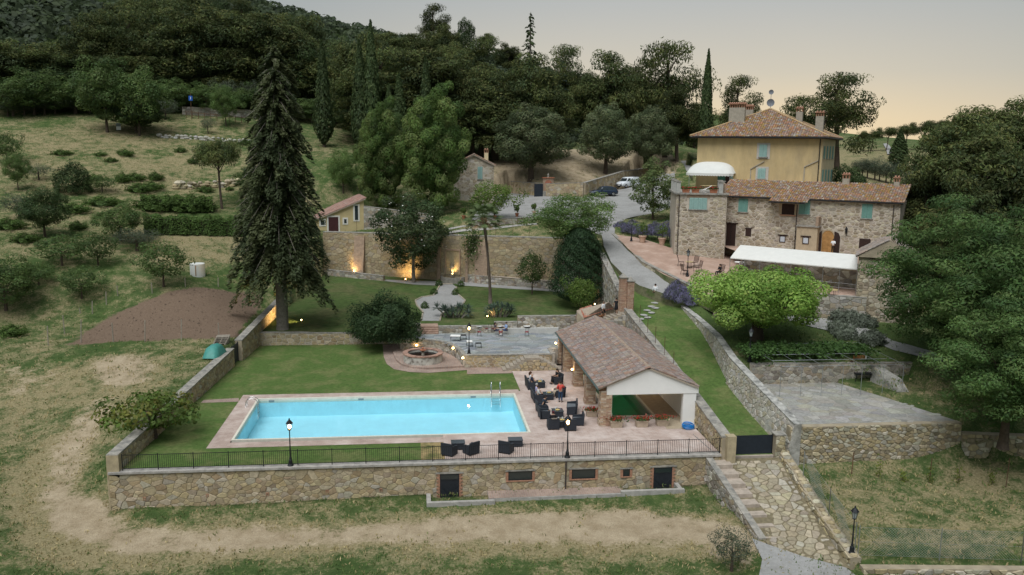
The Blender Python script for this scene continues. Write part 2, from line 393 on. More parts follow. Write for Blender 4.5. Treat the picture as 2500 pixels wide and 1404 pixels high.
# ------------------------------------------------------------------ terrain
class TPS:
    def __init__(s, pts, eps=4., reg=.02):
        P = np.array([[p[0], p[1]] for p in pts]); z = np.array([p[2] for p in pts]); s.P = P; s.eps = eps; n = len(P)
        K = np.sqrt(((P[:, None]-P[None])**2).sum(-1)+eps**2); A = np.zeros((n+3, n+3)); A[:n, :n] = K-np.eye(n)*reg*5
        A[:n, n] = 1; A[:n, n+1:] = P/100; A[n, :n] = 1; A[n+1:, :n] = P.T/100
        s.w = np.linalg.solve(A, np.concatenate([z, [0, 0, 0]]))
    def __call__(s, x, y):
        x = np.asarray(x, float); y = np.asarray(y, float); sh = x.shape; x = x.ravel(); y = y.ravel(); o = np.empty(len(x))
        for a in range(0, len(x), 20000):
            X = x[a:a+20000]; Y = y[a:a+20000]; K = np.sqrt((X[:, None]-s.P[:, 0])**2+(Y[:, None]-s.P[:, 1])**2+s.eps**2)
            o[a:a+20000] = K@s.w[:-3]+s.w[-3]+(X*s.w[-2]+Y*s.w[-1])/100
        return o.reshape(sh)
CP = []
for px, py, z in [(275, 1240, -2.45), (0, 1240, -2.6), (1740, 1192, -2.0), (1040, 1235, -2.35), (600, 1404, -3.2), (100, 1404, -3.2), (1300, 1404, -3.1), (1700, 1330, -2.7), (600, 1230, -2.4), (1400, 1205, -2.2),
                  (100, 1100, -1.7), (240, 1100, -1.3), (0, 980, -.4), (330, 1040, -.3), (440, 950, .9), (520, 880, 1.5), (300, 900, .9), (150, 860, 1.6), (560, 835, 1.9), (0, 780, 2.9), (240, 780, 2.6), (630, 740, 2.6), (0, 880, 1.1),
                  (2000, 1330, -2.4), (2100, 1360, -2.7), (2300, 1375, -2.8), (2500, 1385, -2.9), (2000, 1125, -1.1), (2200, 1125, -1.1), (2345, 1130, -1.1), (2480, 1135, -.9), (2200, 1240, -1.8), (2480, 1240, -1.8), (1960, 1210, -1.6),
                  (2380, 1060, .7), (2350, 990, 1.6), (2480, 1000, 1.6), (2300, 930, 2.4), (2480, 880, 3.4), (2300, 890, 3.1), (2380, 780, 4.5), (2480, 700, 6.0),
                  (1850, 888, 3.15), (2100, 890, 3.15), (1780, 850, 3.5), (1845, 825, 3.7), (2000, 830, 3.8), (1700, 765, 4.2), (1930, 775, 4.4), (2050, 800, 4.3), (2180, 850, 3.9), (2150, 790, 4.6), (2000, 760, 4.7), (1760, 735, 4.9), (1700, 715, 5.3),
                  ]:
    p = at(px, py, z); CP.append((p.x, p.y, z))
for px, py, d in [(520, 703, 98), (300, 680, 101), (480, 668, 102), (480, 575, 117), (250, 560, 119), (0, 600, 113), (600, 600, 114), (550, 510, 128), (350, 500, 129), (100, 480, 133), (540, 445, 141), (250, 420, 144), (0, 420, 146),
                  (550, 345, 160), (330, 322, 164), (100, 312, 168), (-100, 320, 170), (620, 290, 176), (450, 270, 180), (700, 520, 128), (760, 430, 140), (850, 440, 138), (860, 380, 150), (1000, 420, 150),
                  (1250, 430, 152), (1400, 395, 165), (1250, 385, 168), (1550, 400, 170), (1700, 400, 165), (1640, 350, 215), (2080, 430, 150), (2120, 420, 190), (2200, 395, 240), (2100, 370, 280), (2150, 347, 330), (2300, 345, 330), (2450, 350, 330), (2300, 480, 150), (2480, 500, 150), (2250, 560, 118), (2450, 600, 110), (2230, 640, 98)]:
    p = atd(px, py, d); CP.append(tuple(p))
for px, d, z in [(0, 230, 38), (300, 230, 37), (700, 230, 36), (1050, 220, 29), (1100, 300, 42), (1400, 230, 23), (1700, 300, 20), (100, 360, 82), (500, 380, 80), (900, 500, 78), (1250, 500, 66), (-500, 360, 70), (-300, 200, 30), (-500, 60, 0), (-400, 120, 9), (3000, 60, -1), (3000, 120, 10), (2900, 300, 24),
                 (1500, 600, 48), (2000, 700, 16), (2500, 700, 14), (0, 700, 150), (500, 800, 130), (900, 800, 92), (1800, 230, 15), (3100, 700, 10)]:
    p = atd(px, 361, d); CP.append((p.x, p.y, z))
for p in [(-13, 123, 8.3), (0, 117.5, 8.6), (9, 113.5, 8.7), (19, 109.5, 8.9), (-16, 112, 6.5), (-18, 100, 4.2), (-5, 125, 9.0), (-10, 130, 9.2), (6, 133, 11.5), (12, 135, 11.9), (10.9, 117.5, 10.7), (0, 128, 10), (24.5, 103, 8.3), (22.5, 96, 7.3), (23.5, 89.5, 5.6),
          (50, 112, 11), (60, 100, 9), (45, 120, 12), (40, 150, 13.5), (56, 82, 5.2), (60, 90, 7), (44, 74, 4.2), (-5, -20, -5), (-60, 0, -4), (80, 0, -5), (60, 30, -4)]: CP.append(p)
for q in [(1150, 540, 10.4), (1262, 536, 10.6), (1320, 532, 10.7), (1400, 550, 10.2), (1470, 577, 9.1), (1472, 602, 8.4), (1490, 643, 7.3), (1520, 670, 6.5), (1560, 699, 5.7), (1640, 724, 5.2), (1720, 737, 4.9), (1560, 535, 10.6), (1640, 505, 11.4)]:
    p = at(*q); CP.append(tuple(p))
CP += [(53, 85, 6.4), (46, 77.5, 5.6), (47, 74, 4.6), (54, 92, 8.6), (34, 80.5, 5.2), (31, 84, 5.2), (19.5, 111, 8.9), (22.5, 104, 8.6)]
terr = TPS(CP)
def hgt(x, y): return float(terr(np.array([x]), np.array([y]))[0])
def gat(px, py, lo=30, hi=900):
    """first point where the pixel's ray meets the natural ground"""
    d = ray(px, py); k = 1/math.hypot(d.x, d.y); t = np.arange(lo, hi, .5); X = d.x*k*t; Y = d.y*k*t; Z = CAMH+d.z*k*t
    b = np.nonzero(Z < terr(X, Y))[0]
    i = b[0] if len(b) else len(t)-1
    return V((X[i], Y[i], float(terr(X[i:i+1], Y[i:i+1])[0])))
# surfaces that are cut into the ground: (polygon xy, depth to push the terrain to)
C_MAIN = [(-19.5, 53.1), (-16.9, 87.5), (-15.4, 100), (-13, 121.6), (19.2, 108.6), (22.3, 99), (22.2, 92), (24.3, 88.6), (27.6, 88.4), (28.1, 77), (26.4, 66), (26.4, 53.8), (24.9, 53.3), (21, 52.9)]
C_PATIO = [(26.2, 54.0), (38.6, 54.2), (36.6, 60), (34.6, 65), (26.6, 65)]
C_RAMP = [(19.6, 54.2), (19.9, 50.3), (20.7, 44.2), (24.8, 42.2), (25.1, 50), (25, 54.2)]
pz = [tuple(at(*q)) for q in [(1180, 538, 10.6), (1245, 470, 12.3), (1330, 478, 12.3), (1425, 480, 12.5), (1520, 462, 12.9), (1580, 440, 13.2), (1620, 425, 13.6)]]
pz = [tuple(at(1150, 540, 10.5)), tuple(at(1208, 536, 10.7)), tuple(at(1262, 534, 10.8)), tuple(at(1320, 530, 10.9)), tuple(at(1400, 548, 10.4)), tuple(at(1470, 575, 9.3)), tuple(at(1474, 600, 8.6)), tuple(at(1492, 640, 7.5)), tuple(at(1520, 668, 6.7)), tuple(at(1560, 697, 5.9)), tuple(at(1640, 722, 5.4)), tuple(at(1720, 735, 5.1)),
      tuple(at(1760, 715, 5.5)), tuple(at(1690, 694, 6.0)), tuple(at(1620, 670, 6.7)), tuple(at(1570, 640, 7.5)), tuple(at(1530, 605, 8.4)), tuple(at(1500, 575, 9.2)), tuple(at(1502, 552, 10.0)), tuple(at(1530, 533, 10.7)), tuple(at(1600, 520, 11.0)), tuple(at(1645, 500, 11.6)),
      tuple(at(1645, 455, 13.0)), tuple(atd(1690, 430, 155)), tuple(atd(1690, 408, 170)), tuple(atd(1675, 392, 190)), tuple(atd(1640, 391, 190)), tuple(atd(1645, 405, 175)), tuple(atd(1638, 425, 160)), tuple(at(1580, 447, 13.1)), tuple(at(1520, 462, 12.9)), tuple(at(1425, 481, 12.5)), tuple(at(1330, 479, 12.3)), tuple(at(1245, 471, 12.3)), tuple(at(1190, 480, 12.0))]
C_ROAD = [(p[0], p[1]) for p in pz]; road_z = TPS(pz, 3., .05)
bt = [tuple(at(*q)) for q in [(1497, 572, 9.3), (1532, 606, 8.5), (1572, 641, 7.6), (1622, 671, 6.9), (1690, 700, 6.3), (1745, 725, 6.2)]]
C_BRICK = [(p[0], p[1]) for p in bt] + [(35.5, 79.5), (43.5, 75.6), (52, 84), (37.5, 98.5), (31, 100.5), (28.3, 107)]
brick_z = TPS(bt+[(43, 77, 6.6), (46, 84, 6.8), (38, 82, 6.6), (33.4, 90.9, 7.6), (30.5, 97, 8.2), (28.5, 104, 9.0), (36, 93.5, 7.5)], 3., .05)
C_BACK = [(34, 60.5), (41.5, 60.5), (41.5, 64.8), (34, 64.8)]
C_LOW = [(38.9, 48.5), (52, 47.0), (52, 52.2), (38.9, 53.7)]
cuts = [(C_LOW, lambda X, Y: -1.05-(53.5-Y)*.09), (C_BACK, lambda X, Y: np.full(X.shape, 1.62)), (C_MAIN, lambda X, Y: np.full(X.shape, -4.)), (C_PATIO, lambda X, Y: np.full(X.shape, .6)), (C_RAMP, lambda X, Y: terr(X, Y)-1.0), (C_ROAD, lambda X, Y: road_z(X, Y)-.6), (C_BRICK, lambda X, Y: brick_z(X, Y)-.9)]
def axis(segs):
    o = []
    for a, b, st in segs: o += list(np.arange(a, b, st))
    return np.array(o+[segs[-1][1]])
gx = axis([(-1200, -300, 60), (-300, -120, 10), (-120, -60, 2.), (-60, -30, .8), (-30, 62, .5), (62, 120, 1.5), (120, 300, 9), (300, 1200, 60)])
gy = axis([(-200, 20, 20), (20, 40, 2), (40, 125, .5), (125, 190, 1.2), (190, 330, 4), (330, 900, 20), (900, 3000, 150)])
GX, GY = np.meshgrid(gx, gy)
GZ = terr(GX, GY)
rs_ = np.random.RandomState(3)
near = (np.abs(GX) < 120) & (GY < 190)
GZ = GZ+np.where(near, (rs_.rand(*GZ.shape)-.5)*.07, 0)
far = np.clip((np.hypot(GX, GY)-900)/1500, 0, 1); GZ = GZ*(1-far)-30*far
for poly, fz in cuts:
    ins = inpoly_np(GX, GY, poly); zz = fz(GX, GY); GZ = np.where(ins, np.minimum(GZ, zz), GZ)
# cover of the ground: R dry straw, G bare earth, B tilled soil
zone = np.zeros(GX.shape+(4,), 'f'); zone[..., 3] = 1
def zpoly(pts): return [(p.x, p.y) for p in (gat(a, b) for a, b in pts)]
def setz(ch, val, pts):
    ins = inpoly_np(GX, GY, zpoly(pts)); zone[..., ch] = np.where(ins, np.maximum(zone[..., ch], val), zone[..., ch])
zone[..., 0] = .36
zone[..., 0] = np.where(GY > 200, .15, zone[..., 0])
setz(0, .52, [(0, 318), (110, 312), (300, 292), (600, 300), (612, 470), (420, 500), (200, 480), (0, 480)])
setz(0, .46, [(0, 480), (420, 500), (330, 590), (0, 640)])
setz(0, .58, [(600, 575), (600, 640), (360, 660), (350, 580)])
setz(0, .60, [(0, 930), (260, 870), (420, 870), (430, 930), (250, 1050), (130, 1180), (0, 1230)])
setz(1, .75, [(235, 870), (375, 868), (385, 925), (300, 955), (225, 930)])
setz(1, .45, [(0, 900), (130, 880), (150, 940), (0, 985)])
setz(0, .8, [(30, 1160), (170, 1030), (245, 1060), (200, 1190), (330, 1290), (800, 1285), (1040, 1262), (1550, 1245), (1700, 1262), (1860, 1300), (1880, 1370), (1700, 1362), (1400, 1362), (1000, 1352), (600, 1365), (300, 1402), (60, 1350)])
setz(1, 1.0, [(120, 1180), (210, 1210), (330, 1302), (800, 1292), (1040, 1275), (1550, 1250), (1700, 1268), (1840, 1300), (1880, 1350), (1700, 1335), (1400, 1335), (1000, 1330), (600, 1340), (320, 1370), (110, 1300)])
setz(1, .75, [(90, 1240), (110, 1110), (190, 1010), (245, 965), (290, 990), (225, 1075), (190, 1190)])
setz(1, .55, [(1760, 1300), (1900, 1300), (1930, 1390), (1800, 1404), (1700, 1404)])
setz(0, .5, [(1960, 1130), (2500, 1140), (2500, 1380), (2080, 1360)])
setz(2, 1., [(150, 848), (262, 772), (330, 748), (520, 706), (640, 703), (640, 740), (575, 828), (300, 835)])
setz(1, .85, [(1190, 465), (1205, 375), (1500, 360), (1680, 380), (1650, 430), (1520, 455), (1330, 470)])
ok = inpoly_np(GX, GY, [(44, 120), (56, 150), (110, 330), (160, 330), (150, 200), (80, 110)]); zone[..., 0] = np.where(ok, .62, zone[..., 0])
ok = inpoly_np(GX, GY, [(27, 65), (28, 88), (36, 80), (46, 74), (45, 65)]); zone[..., 0] = np.where(ok, .05, zone[..., 0])
for _ in range(5):
    zone[1:-1, 1:-1, :3] = (zone[1:-1, 1:-1, :3]*2+zone[:-2, 1:-1, :3]+zone[2:, 1:-1, :3]+zone[1:-1, :-2, :3]+zone[1:-1, 2:, :3])/6
me = bpy.data.meshes.new('ground'); ny, nx = GX.shape
me.vertices.add(nx*ny); me.vertices.foreach_set('co', np.stack([GX, GY, GZ], -1).astype('f').ravel())
idx = np.arange(nx*ny).reshape(ny, nx); q = np.stack([idx[:-1, :-1], idx[:-1, 1:], idx[1:, 1:], idx[1:, :-1]], -1).reshape(-1, 4)
me.loops.add(q.size); me.loops.foreach_set('vertex_index', q.ravel().astype('i')); me.polygons.add(len(q)); me.polygons.foreach_set('loop_start', np.arange(0, q.size, 4, dtype='i')); me.polygons.foreach_set('loop_total', np.full(len(q), 4, 'i'))
me.polygons.foreach_set('use_smooth', np.ones(len(q), bool)); me.update(calc_edges=True)
at_ = me.attributes.new('zone', 'FLOAT_COLOR', 'POINT'); at_.data.foreach_set('color', zone.ravel())
ground = bpy.data.objects.new('ground', me); col_main.objects.link(ground); struct(ground)
def ground_material():
    mt = bpy.data.materials.new('rough_grassland'); mt.use_nodes = True; t = mt.node_tree; l = t.links.new; b = t.nodes['Principled BSDF']
    b.inputs['Roughness'].default_value = .95; b.inputs['Specular IOR Level'].default_value = .1
    g = t.nodes.new('ShaderNodeNewGeometry'); a = t.nodes.new('ShaderNodeAttribute'); a.attribute_name = 'zone'; sp = t.nodes.new('ShaderNodeSeparateColor'); l(a.outputs['Color'], sp.inputs[0])
    def noi(s, d=6, r=.65, st=None):
        n = t.nodes.new('ShaderNodeTexNoise'); n.inputs['Scale'].default_value = s; n.inputs['Detail'].default_value = d; n.inputs['Roughness'].default_value = r
        if st:
            mp = t.nodes.new('ShaderNodeMapping'); mp.inputs['Scale'].default_value = st; l(g.outputs['Position'], mp.inputs[0]); l(mp.outputs[0], n.inputs[0])
        else: l(g.outputs['Position'], n.inputs[0])
        return n.outputs['Fac']
    def mth(op, x, y):
        n = t.nodes.new('ShaderNodeMath'); n.operation = op
        for i, v in enumerate((x, y)):
            if isinstance(v, (int, float)): n.inputs[i].default_value = v
            else: l(v, n.inputs[i])
        return n.outputs[0]
    def mrg(x, a0, a1, b0=0., b1=1.):
        n = t.nodes.new('ShaderNodeMapRange'); l(x, n.inputs[0])
        for i, v in zip((1, 2, 3, 4), (a0, a1, b0, b1)): n.inputs[i].default_value = v
        return n.outputs[0]
    def mix(f, c1, c2):
        n = t.nodes.new('ShaderNodeMix'); n.data_type = 'RGBA'
        for s, v in ((0, f), (6, c1), (7, c2)):
            if isinstance(v, tuple): n.inputs[s].default_value = (*v, 1)
            else: l(v, n.inputs[s])
        return n.outputs[2]
    big = noi(.16, 5); mid = noi(.8, 6, .7); fine = noi(6, 5, .75)
    green = mix(mrg(mid, .35, .65), (.044, .076, .022), (.088, .125, .038))
    green = mix(mrg(big, .4, .65), green, (.076, .102, .036))
    straw = mix(mrg(fine, .35, .65), (.195, .16, .08), (.32, .265, .15))
    dirt = mix(mrg(mid, .35, .65), (.30, .23, .145), (.43, .345, .235))
    soil = mix(mrg(fine, .3, .7), (.13, .088, .060), (.215, .152, .108))
    jit = mth('ADD', mth('MULTIPLY', mth('SUBTRACT', mid, .5), 1.5), mth('MULTIPLY', mth('SUBTRACT', fine, .5), 1.0))
    jit = mth('ADD', jit, mth('MULTIPLY', mth('SUBTRACT', big, .5), 1.0))
    c = mix(mrg(mth('ADD', sp.outputs[0], jit), .30, .66), green, straw)
    c = mix(mrg(mth('ADD', sp.outputs[1], jit), .38, .72), c, dirt)
    c = mix(mrg(mth('ADD', sp.outputs[2], mth('MULTIPLY', jit, .5)), .35, .55), c, soil)
    vm = t.nodes.new('ShaderNodeVectorMath'); vm.operation = 'SCALE'; l(c, vm.inputs[0]); l(mrg(noi(14, 4, .8), .3, .7, .72, 1.28), vm.inputs['Scale']); l(vm.outputs[0], b.inputs['Base Color'])
    bp = t.nodes.new('ShaderNodeBump'); bp.inputs['Strength'].default_value = .9; bp.inputs['Distance'].default_value = .12; l(noi(7, 6, .75), bp.inputs['Height']); l(bp.outputs[0], b.inputs['Normal'])
    return mt
me.materials.append(ground_material())
def sheet(name, poly, zf, step, mat, smooth=True, z_off=0., edge=.25):
    """ground sheet over polygon: triangulated with interior grid points so that it follows zf"""
    import mathutils.geometry as mg
    pts = []
    n = len(poly)
    for i in range(n):
        a, b = V(poly[i][:2]), V(poly[(i+1) % n][:2]); k = max(1, int((b-a).length/step))
        pts += [a+(b-a)*(j/k) for j in range(k)]
    ne = len(pts); xs = [p.x for p in pts]; ys = [p.y for p in pts]
    bx = np.arange(min(xs)+step*.5, max(xs), step); by = np.arange(min(ys)+step*.5, max(ys), step)
    if len(bx) and len(by):
        X, Y = np.meshgrid(bx, by); ins = inpoly_np(X, Y, [(p.x, p.y) for p in pts])
        pts += [V((a, b)) for a, b in zip(X[ins], Y[ins])]
    vs, es, fs, *_ = mg.delaunay_2d_cdt(pts, [(i, (i+1) % ne) for i in range(ne)], [list(range(ne))], 1, 1e-4)
    mb = MB(); xa = np.array([v.x for v in vs]); ya = np.array([v.y for v in vs]); za = zf(xa, ya)
    mb.v = [(a, b, c+z_off) for a, b, c in zip(xa, ya, za)]; mb.f = [tuple(f) for f in fs]; mb.c = [None]*len(fs)
    o = mb.build(name, mat, None, smooth)
    return struct(o)
flat = lambda z: (lambda x, y: np.full(np.shape(x), float(z)))
lawn_m = M('mown_lawn', (.080, .128, .034), .95, .32, 3.2, .6, 60, tint=(.135, .155, .056), tscale=.45, spec=.1)
garden_lawn_m = M('garden_lawn', (.066, .10, .030), .95, .30, 1.6, .6, 60, tint=(.100, .105, .044), tscale=.20, spec=.1)
gravel_m = M('gravel', (.30, .29, .275), .95, .16, 5, .5, 60, tint=(.25, .24, .225), tscale=.35)
herring_m = M_brick('herringbone_brick', (.46, .335, .28), (.38, .275, .23), (.44, .375, .33), .25, .125, 45, .2, (.51, .445, .405))
border_m = M_brick('pool_border_brick', (.43, .315, .26), (.36, .255, .21), (.41, .345, .30), .3, .15, 0, .22, (.47, .40, .355))
apron_m = M_brick('apron_brick', (.33, .235, .185), (.27, .185, .15), (.30, .26, .22), .3, .15, 90, .25)
cotto_m = M_brick('cotto_terrace', (.42, .27, .20), (.37, .235, .175), (.37, .28, .22), .3, .15, 20, .16, (.44, .33, .27))
gz = lambda x, y: 1.28+(np.asarray(y)-87.5)*.045
road = sheet('gravel_road', C_ROAD, lambda x, y: road_z(x, y), 1.2, gravel_m)
brickt = sheet('brick_terrace', C_BRICK, lambda x, y: brick_z(x, y), 1.2, cotto_m)

for nm_, poly, zf in (('road_bank', C_ROAD, road_z), ('terrace_bank', C_BRICK, brick_z)):
    bk = MB(); n = len(poly)
    for i in range(n):
        a, b = V(poly[i]), V(poly[(i+1) % n]); k = max(1, int((b-a).length/1.2))
        for j in range(k):
            p, q = a.lerp(b, j/k), a.lerp(b, (j+1)/k); zp, zq = float(zf([p.x], [p.y])[0]), float(zf([q.x], [q.y])[0]); bk.poly([(p.x, p.y, zp-.004), (q.x, q.y, zq-.004), (q.x, q.y, zq-1.6), (p.x, p.y, zp-1.6)])
    struct(bk.build(nm_, M('earth_bank', (.16, .15, .085), .95, .35, 2.5, .5, 20, tint=(.08, .11, .035), tscale=.9)))
# ------------------------------------------------------------------ walls
def ang_of(P0, P1): return math.degrees(math.atan2(P1[1]-P0[1], P1[0]-P0[0]))
def wall_run(name, label, P0, P1, thick, b, t0, t1, pal=None, sides='R', cell=.4, seed=1, core=None, cop=.08, cop_over=.06, seg=1.1, cat='wall', aspect=1.6, batter=0., holes=(), nmax=300, parent=None, minpx=9., zb=None, depth=.05, copm=None, shrink=.02):
    """straight masonry wall from P0 to P1: mortar core on the right of the line's left edge, stones on its faces, slab coping"""
    a = ang_of(P0, P1); u = dirv(a); n = V((math.sin(math.radians(a)), -math.cos(math.radians(a)), 0)); P0 = V((P0[0], P0[1], 0)); P1 = V((P1[0], P1[1], 0)); Ln = (P1-P0).length
    w = parent or thing(name, label, cat, (P0+P1)/2+UP*b); inv = V(w.location) if not parent else V()
    if not parent:
        w.location = (0, 0, 0)
    mb = MB(); h = thick/2
    q = []
    for P, t in ((P0, t0), (P1, t1)):
        q += [P+n*(h+(batter if 'R' in sides else 0))+UP*b, P-n*(h+(batter if 'L' in sides else 0))+UP*b, P-n*h+UP*(t-cop), P+n*h+UP*(t-cop)]
    mb.add(q, [(0, 3, 2, 1), (4, 5, 6, 7), (0, 4, 7, 3), (1, 2, 6, 5), (2, 3, 7, 6), (0, 1, 5, 4)]); mb.build('wall_core', core or mortar_m, w)
    zt = lambda s: t0+(t1-t0)*s/Ln-cop
    if pal:
        if 'R' in sides: face_stones(w, P0+n*h, a, Ln, b, max(t0, t1), cell, pal, seed, aspect, n, holes, ztop=zt, nmax=nmax, minpx=minpx, zbot=zb, depth=depth, shrink=shrink)
        if 'L' in sides: face_stones(w, P1-n*h, a+180, Ln, b, max(t0, t1), cell, pal, seed+1, aspect, -n, (), ztop=lambda s: zt(Ln-s), nmax=nmax, minpx=minpx, zbot=zb, depth=depth, shrink=shrink, shear=(lambda s, z: batter*(zt(Ln-s)-z)/(zt(Ln-s)-b)) if batter else None)
    if cop > 0:
        k = max(1, int(Ln/seg)); rg = random.Random(seed)
        cuts_ = [0]+sorted((i+rg.uniform(-.25, .25))/k for i in range(1, k))+[1]
        for i in range(k):
            s0, s1 = cuts_[i]*Ln+.006, cuts_[i+1]*Ln-.006; z0, z1 = zt(s0), zt(s1); o = h+cop_over; dz = rg.uniform(0, .015)
            q = [P0+u*s0+n*o+UP*z0, P0+u*s1+n*o+UP*z1, P0+u*s1-n*o+UP*z1, P0+u*s0-n*o+UP*z0]; kk = rg.uniform(.8, 1.15)
            MB().add(q+[p+UP*(cop+dz) for p in q], [(3, 2, 1, 0), (4, 5, 6, 7), (0, 1, 5, 4), (1, 2, 6, 5), (2, 3, 7, 6), (3, 0, 4, 7)], (kk, kk, kk)).build('coping_slab', copm or coping_m, w)
    return w
# --- front retaining wall with cellar doors
fw = thing('retaining_wall', 'long golden rubble stone retaining wall with two dark cellar doors below the pool terrace', 'wall')
FY = 53.0
def fp(px, py): p = onpl(px, py, (0, FY, 0), 0); return p.x, p.z
MB().box(-19.4, 20.6, FY, FY+.55, -3.4, -.13).build('wall_core', mortar_m, fw)
doors = [(1074, 1121, 1157, 1234), (1596, 1638, 1141, 1214)]; slots = [(1241, 1299, 1151, 1171), (1396, 1453, 1146, 1167), (1521, 1537, 1145, 1162)]
holes = []
brick_m = M('red_brick', (.36, .19, .12), .9, .3, 7, .3, 25)
iron_door_m = M('grey_iron_door', (.030, .033, .040), .5, .2, 4, metal=.4)
for a, b, c, d in doors:
    x0, z1 = fp(a, c); x1, z0 = fp(b, d); z0 -= .15; holes.append((x0+19.4-.22, x1+19.4+.22, z0-.4, z1+.12))
    dr = MB().box(x0, x1, FY-.035, FY-.005, z0, z1).build('door', iron_door_m, fw)
    MB().box(x0+.08, x1-.08, FY-.05, FY-.038, z1-.38, z1-.08).build('pane', glass_m, dr)
    fr = MB(); cx, cz, hw, hh = (x0+x1)/2, (z0+z1)/2-.2, (x1-x0)/2-.12, .5
    for sx in (-1, 1):
        for sz in (-1, 1): fr.tube([(cx, FY-.045, cz), (cx+sx*hw, FY-.045, cz+sz*hh)], .012, 4)
    for zz in (z0+.08, z1-.45): fr.box(x0+.06, x1-.06, FY-.05, FY-.037, zz, zz+.05)
    fr.build('cross_brace', iron_door_m, dr)
    MB().ball((x1-.12, FY-.07, z0+1.05), .035, 6, 4).build('handle', metal_m, dr)
    MB().box(x0-.3, x1+.3, FY-.085, FY, z1+.01, z1+.11).build('lintel', coping_m, fw)
    for sx, xa in ((-1, x0), (1, x1)):
        k = 0; z = z0
        while z < z1-.05:
            wd = .22 if k % 2 else .12; kk = rnd.uniform(.75, 1.3)
            MB().box(min(xa, xa+sx*wd), max(xa, xa+sx*wd), FY-.06, FY, z+.008, z+.115, (kk, kk, kk)).build('brick', brick_m, fw); z += .122; k += 1
for a, b, c, d in slots:
    x0, z1 = fp(a, c); x1, z0 = fp(b, d); holes.append((x0+19.4-.18, x1+19.4+.18, z0-.1, z1+.1))
    wn = MB().box(x0, x1, FY-.02, FY-.004, z0, z1).build('window', glass_m, fw)
    f = MB()
    for q in ((x0, x1, z0, z0+.05), (x0, x1, z1-.05, z1), (x0, x0+.05, z0+.05, z1-.05), (x1-.05, x1, z0+.05, z1-.05)): f.box(q[0], q[1], FY-.04, FY-.021, q[2], q[3])
    f.build('window_frame', iron_m, wn)
    MB().box(x0-.2, x1+.2, FY-.08, FY, z1+.01, z1+.09).build('lintel', coping_m, fw)
    MB().box(x0-.16, x1+.16, FY-.09, FY, z0-.08, z0-.01).build('sill', brick_m, fw)
    for sx, xa in ((-1, x0), (1, x1)):
        z = z0
        while z < z1-.06:
            MB().box(min(xa, xa+sx*.17), max(xa, xa+sx*.17), FY-.055, FY, z+.006, z+.085).build('brick', brick_m, fw); z += .095
for px, py in ((353, 1218), (507, 1210), (653, 1207), (799, 1200), (930, 1197)):
    x, z = fp(px, py); holes.append((x+19.4-.1, x+19.4+.1, z-.1, z+.12))
    wh = MB().box(x-.09, x-.045, FY-.06, FY, z-.09, z+.09).box(x+.045, x+.09, FY-.06, FY, z-.09, z+.09).box(x-.09, x+.09, FY-.065, FY, z+.092, z+.12).build('weep_hole', brick_m, fw)
face_stones(fw, (-19.4, FY, 0), 0, 40, -3.0, -.14, .31, PAL_FRONT, 11, 1.45, None, holes, .045, .012, size_var=.16, zbot=lambda s: -2.75+s*.012, nmax=300, jit=1.)
for i in range(34):
    x0 = -19.4+i*40/34; kk = rnd.uniform(.85, 1.2)
    MB().box(x0+.005, x0+40/34-.005, FY-.14, FY+.5, -.12, .01+rnd.uniform(0, .012), (kk, kk, kk)).build('coping_slab', M('pale_coping', (.36, .33, .295), .9, .3, 2.2, .4, 25, tint=(.28, .265, .24), tscale=1.4), fw)
dx, dz = fp(1381, 1126); tag(MB().tube([(dx, FY-.16, dz+.05), (dx, FY-.16, dz-.1), (dx, FY-.16, -2.3)], .05, 8).tube([(dx, FY, dz), (dx, FY-.16, dz)], .05, 8).build('downpipe', M('brown_pipe', (.05, .038, .034), .5, .1), fw))
# concrete kerbs round the sunken door areas and brick walk
conc_m = M('concrete', (.33, .31, .28), .9, .25, 2.5, .3, 20)
def kerb(label, x0, x1, y0, z, legs):
    t = thing('kerb', label, 'kerb', (0, 0, 0))
    MB().box(x0, x1, y0, y0+.28, -3, z).build('front_kerb', conc_m, t)
    for xa in legs: MB().box(xa, xa+.28, y0+.283, FY-.08, -3, z-.004).build('side_kerb', conc_m, t)
x0, _ = fp(1042, 1240); x1, _ = fp(1212, 1240); p = at(1042, 1242, -2.2)
kerb('low concrete kerb round the doorstep pit at the left cellar door', at(1042, 1242, -2.1).x, at(1212, 1240, -2.1).x, 51.35, -2.08, [at(1042, 1242, -2.1).x])
kerb('low concrete kerb round the doorstep pit at the right cellar door', at(1530, 1222, -1.9).x, at(1690, 1218, -1.9).x, 51.7, -1.9, [at(1676, 1218, -1.9).x])
walk = sheet('brick_walk', [(at(1195, 1225, -2.1).x, 51.7), (at(1533, 1218, -1.95).x, 51.9), (at(1533, 1218, -1.95).x, 52.95), (at(1195, 1225, -2.1).x, 52.95)], flat(-2.06), 1., apron_m)
struct(MB().box(at(1195, 1225, -2.1).x, at(1533, 1218, -1.95).x, 51.71, 52.94, -3.2, -2.07).build('brick_walk_base', conc_m))
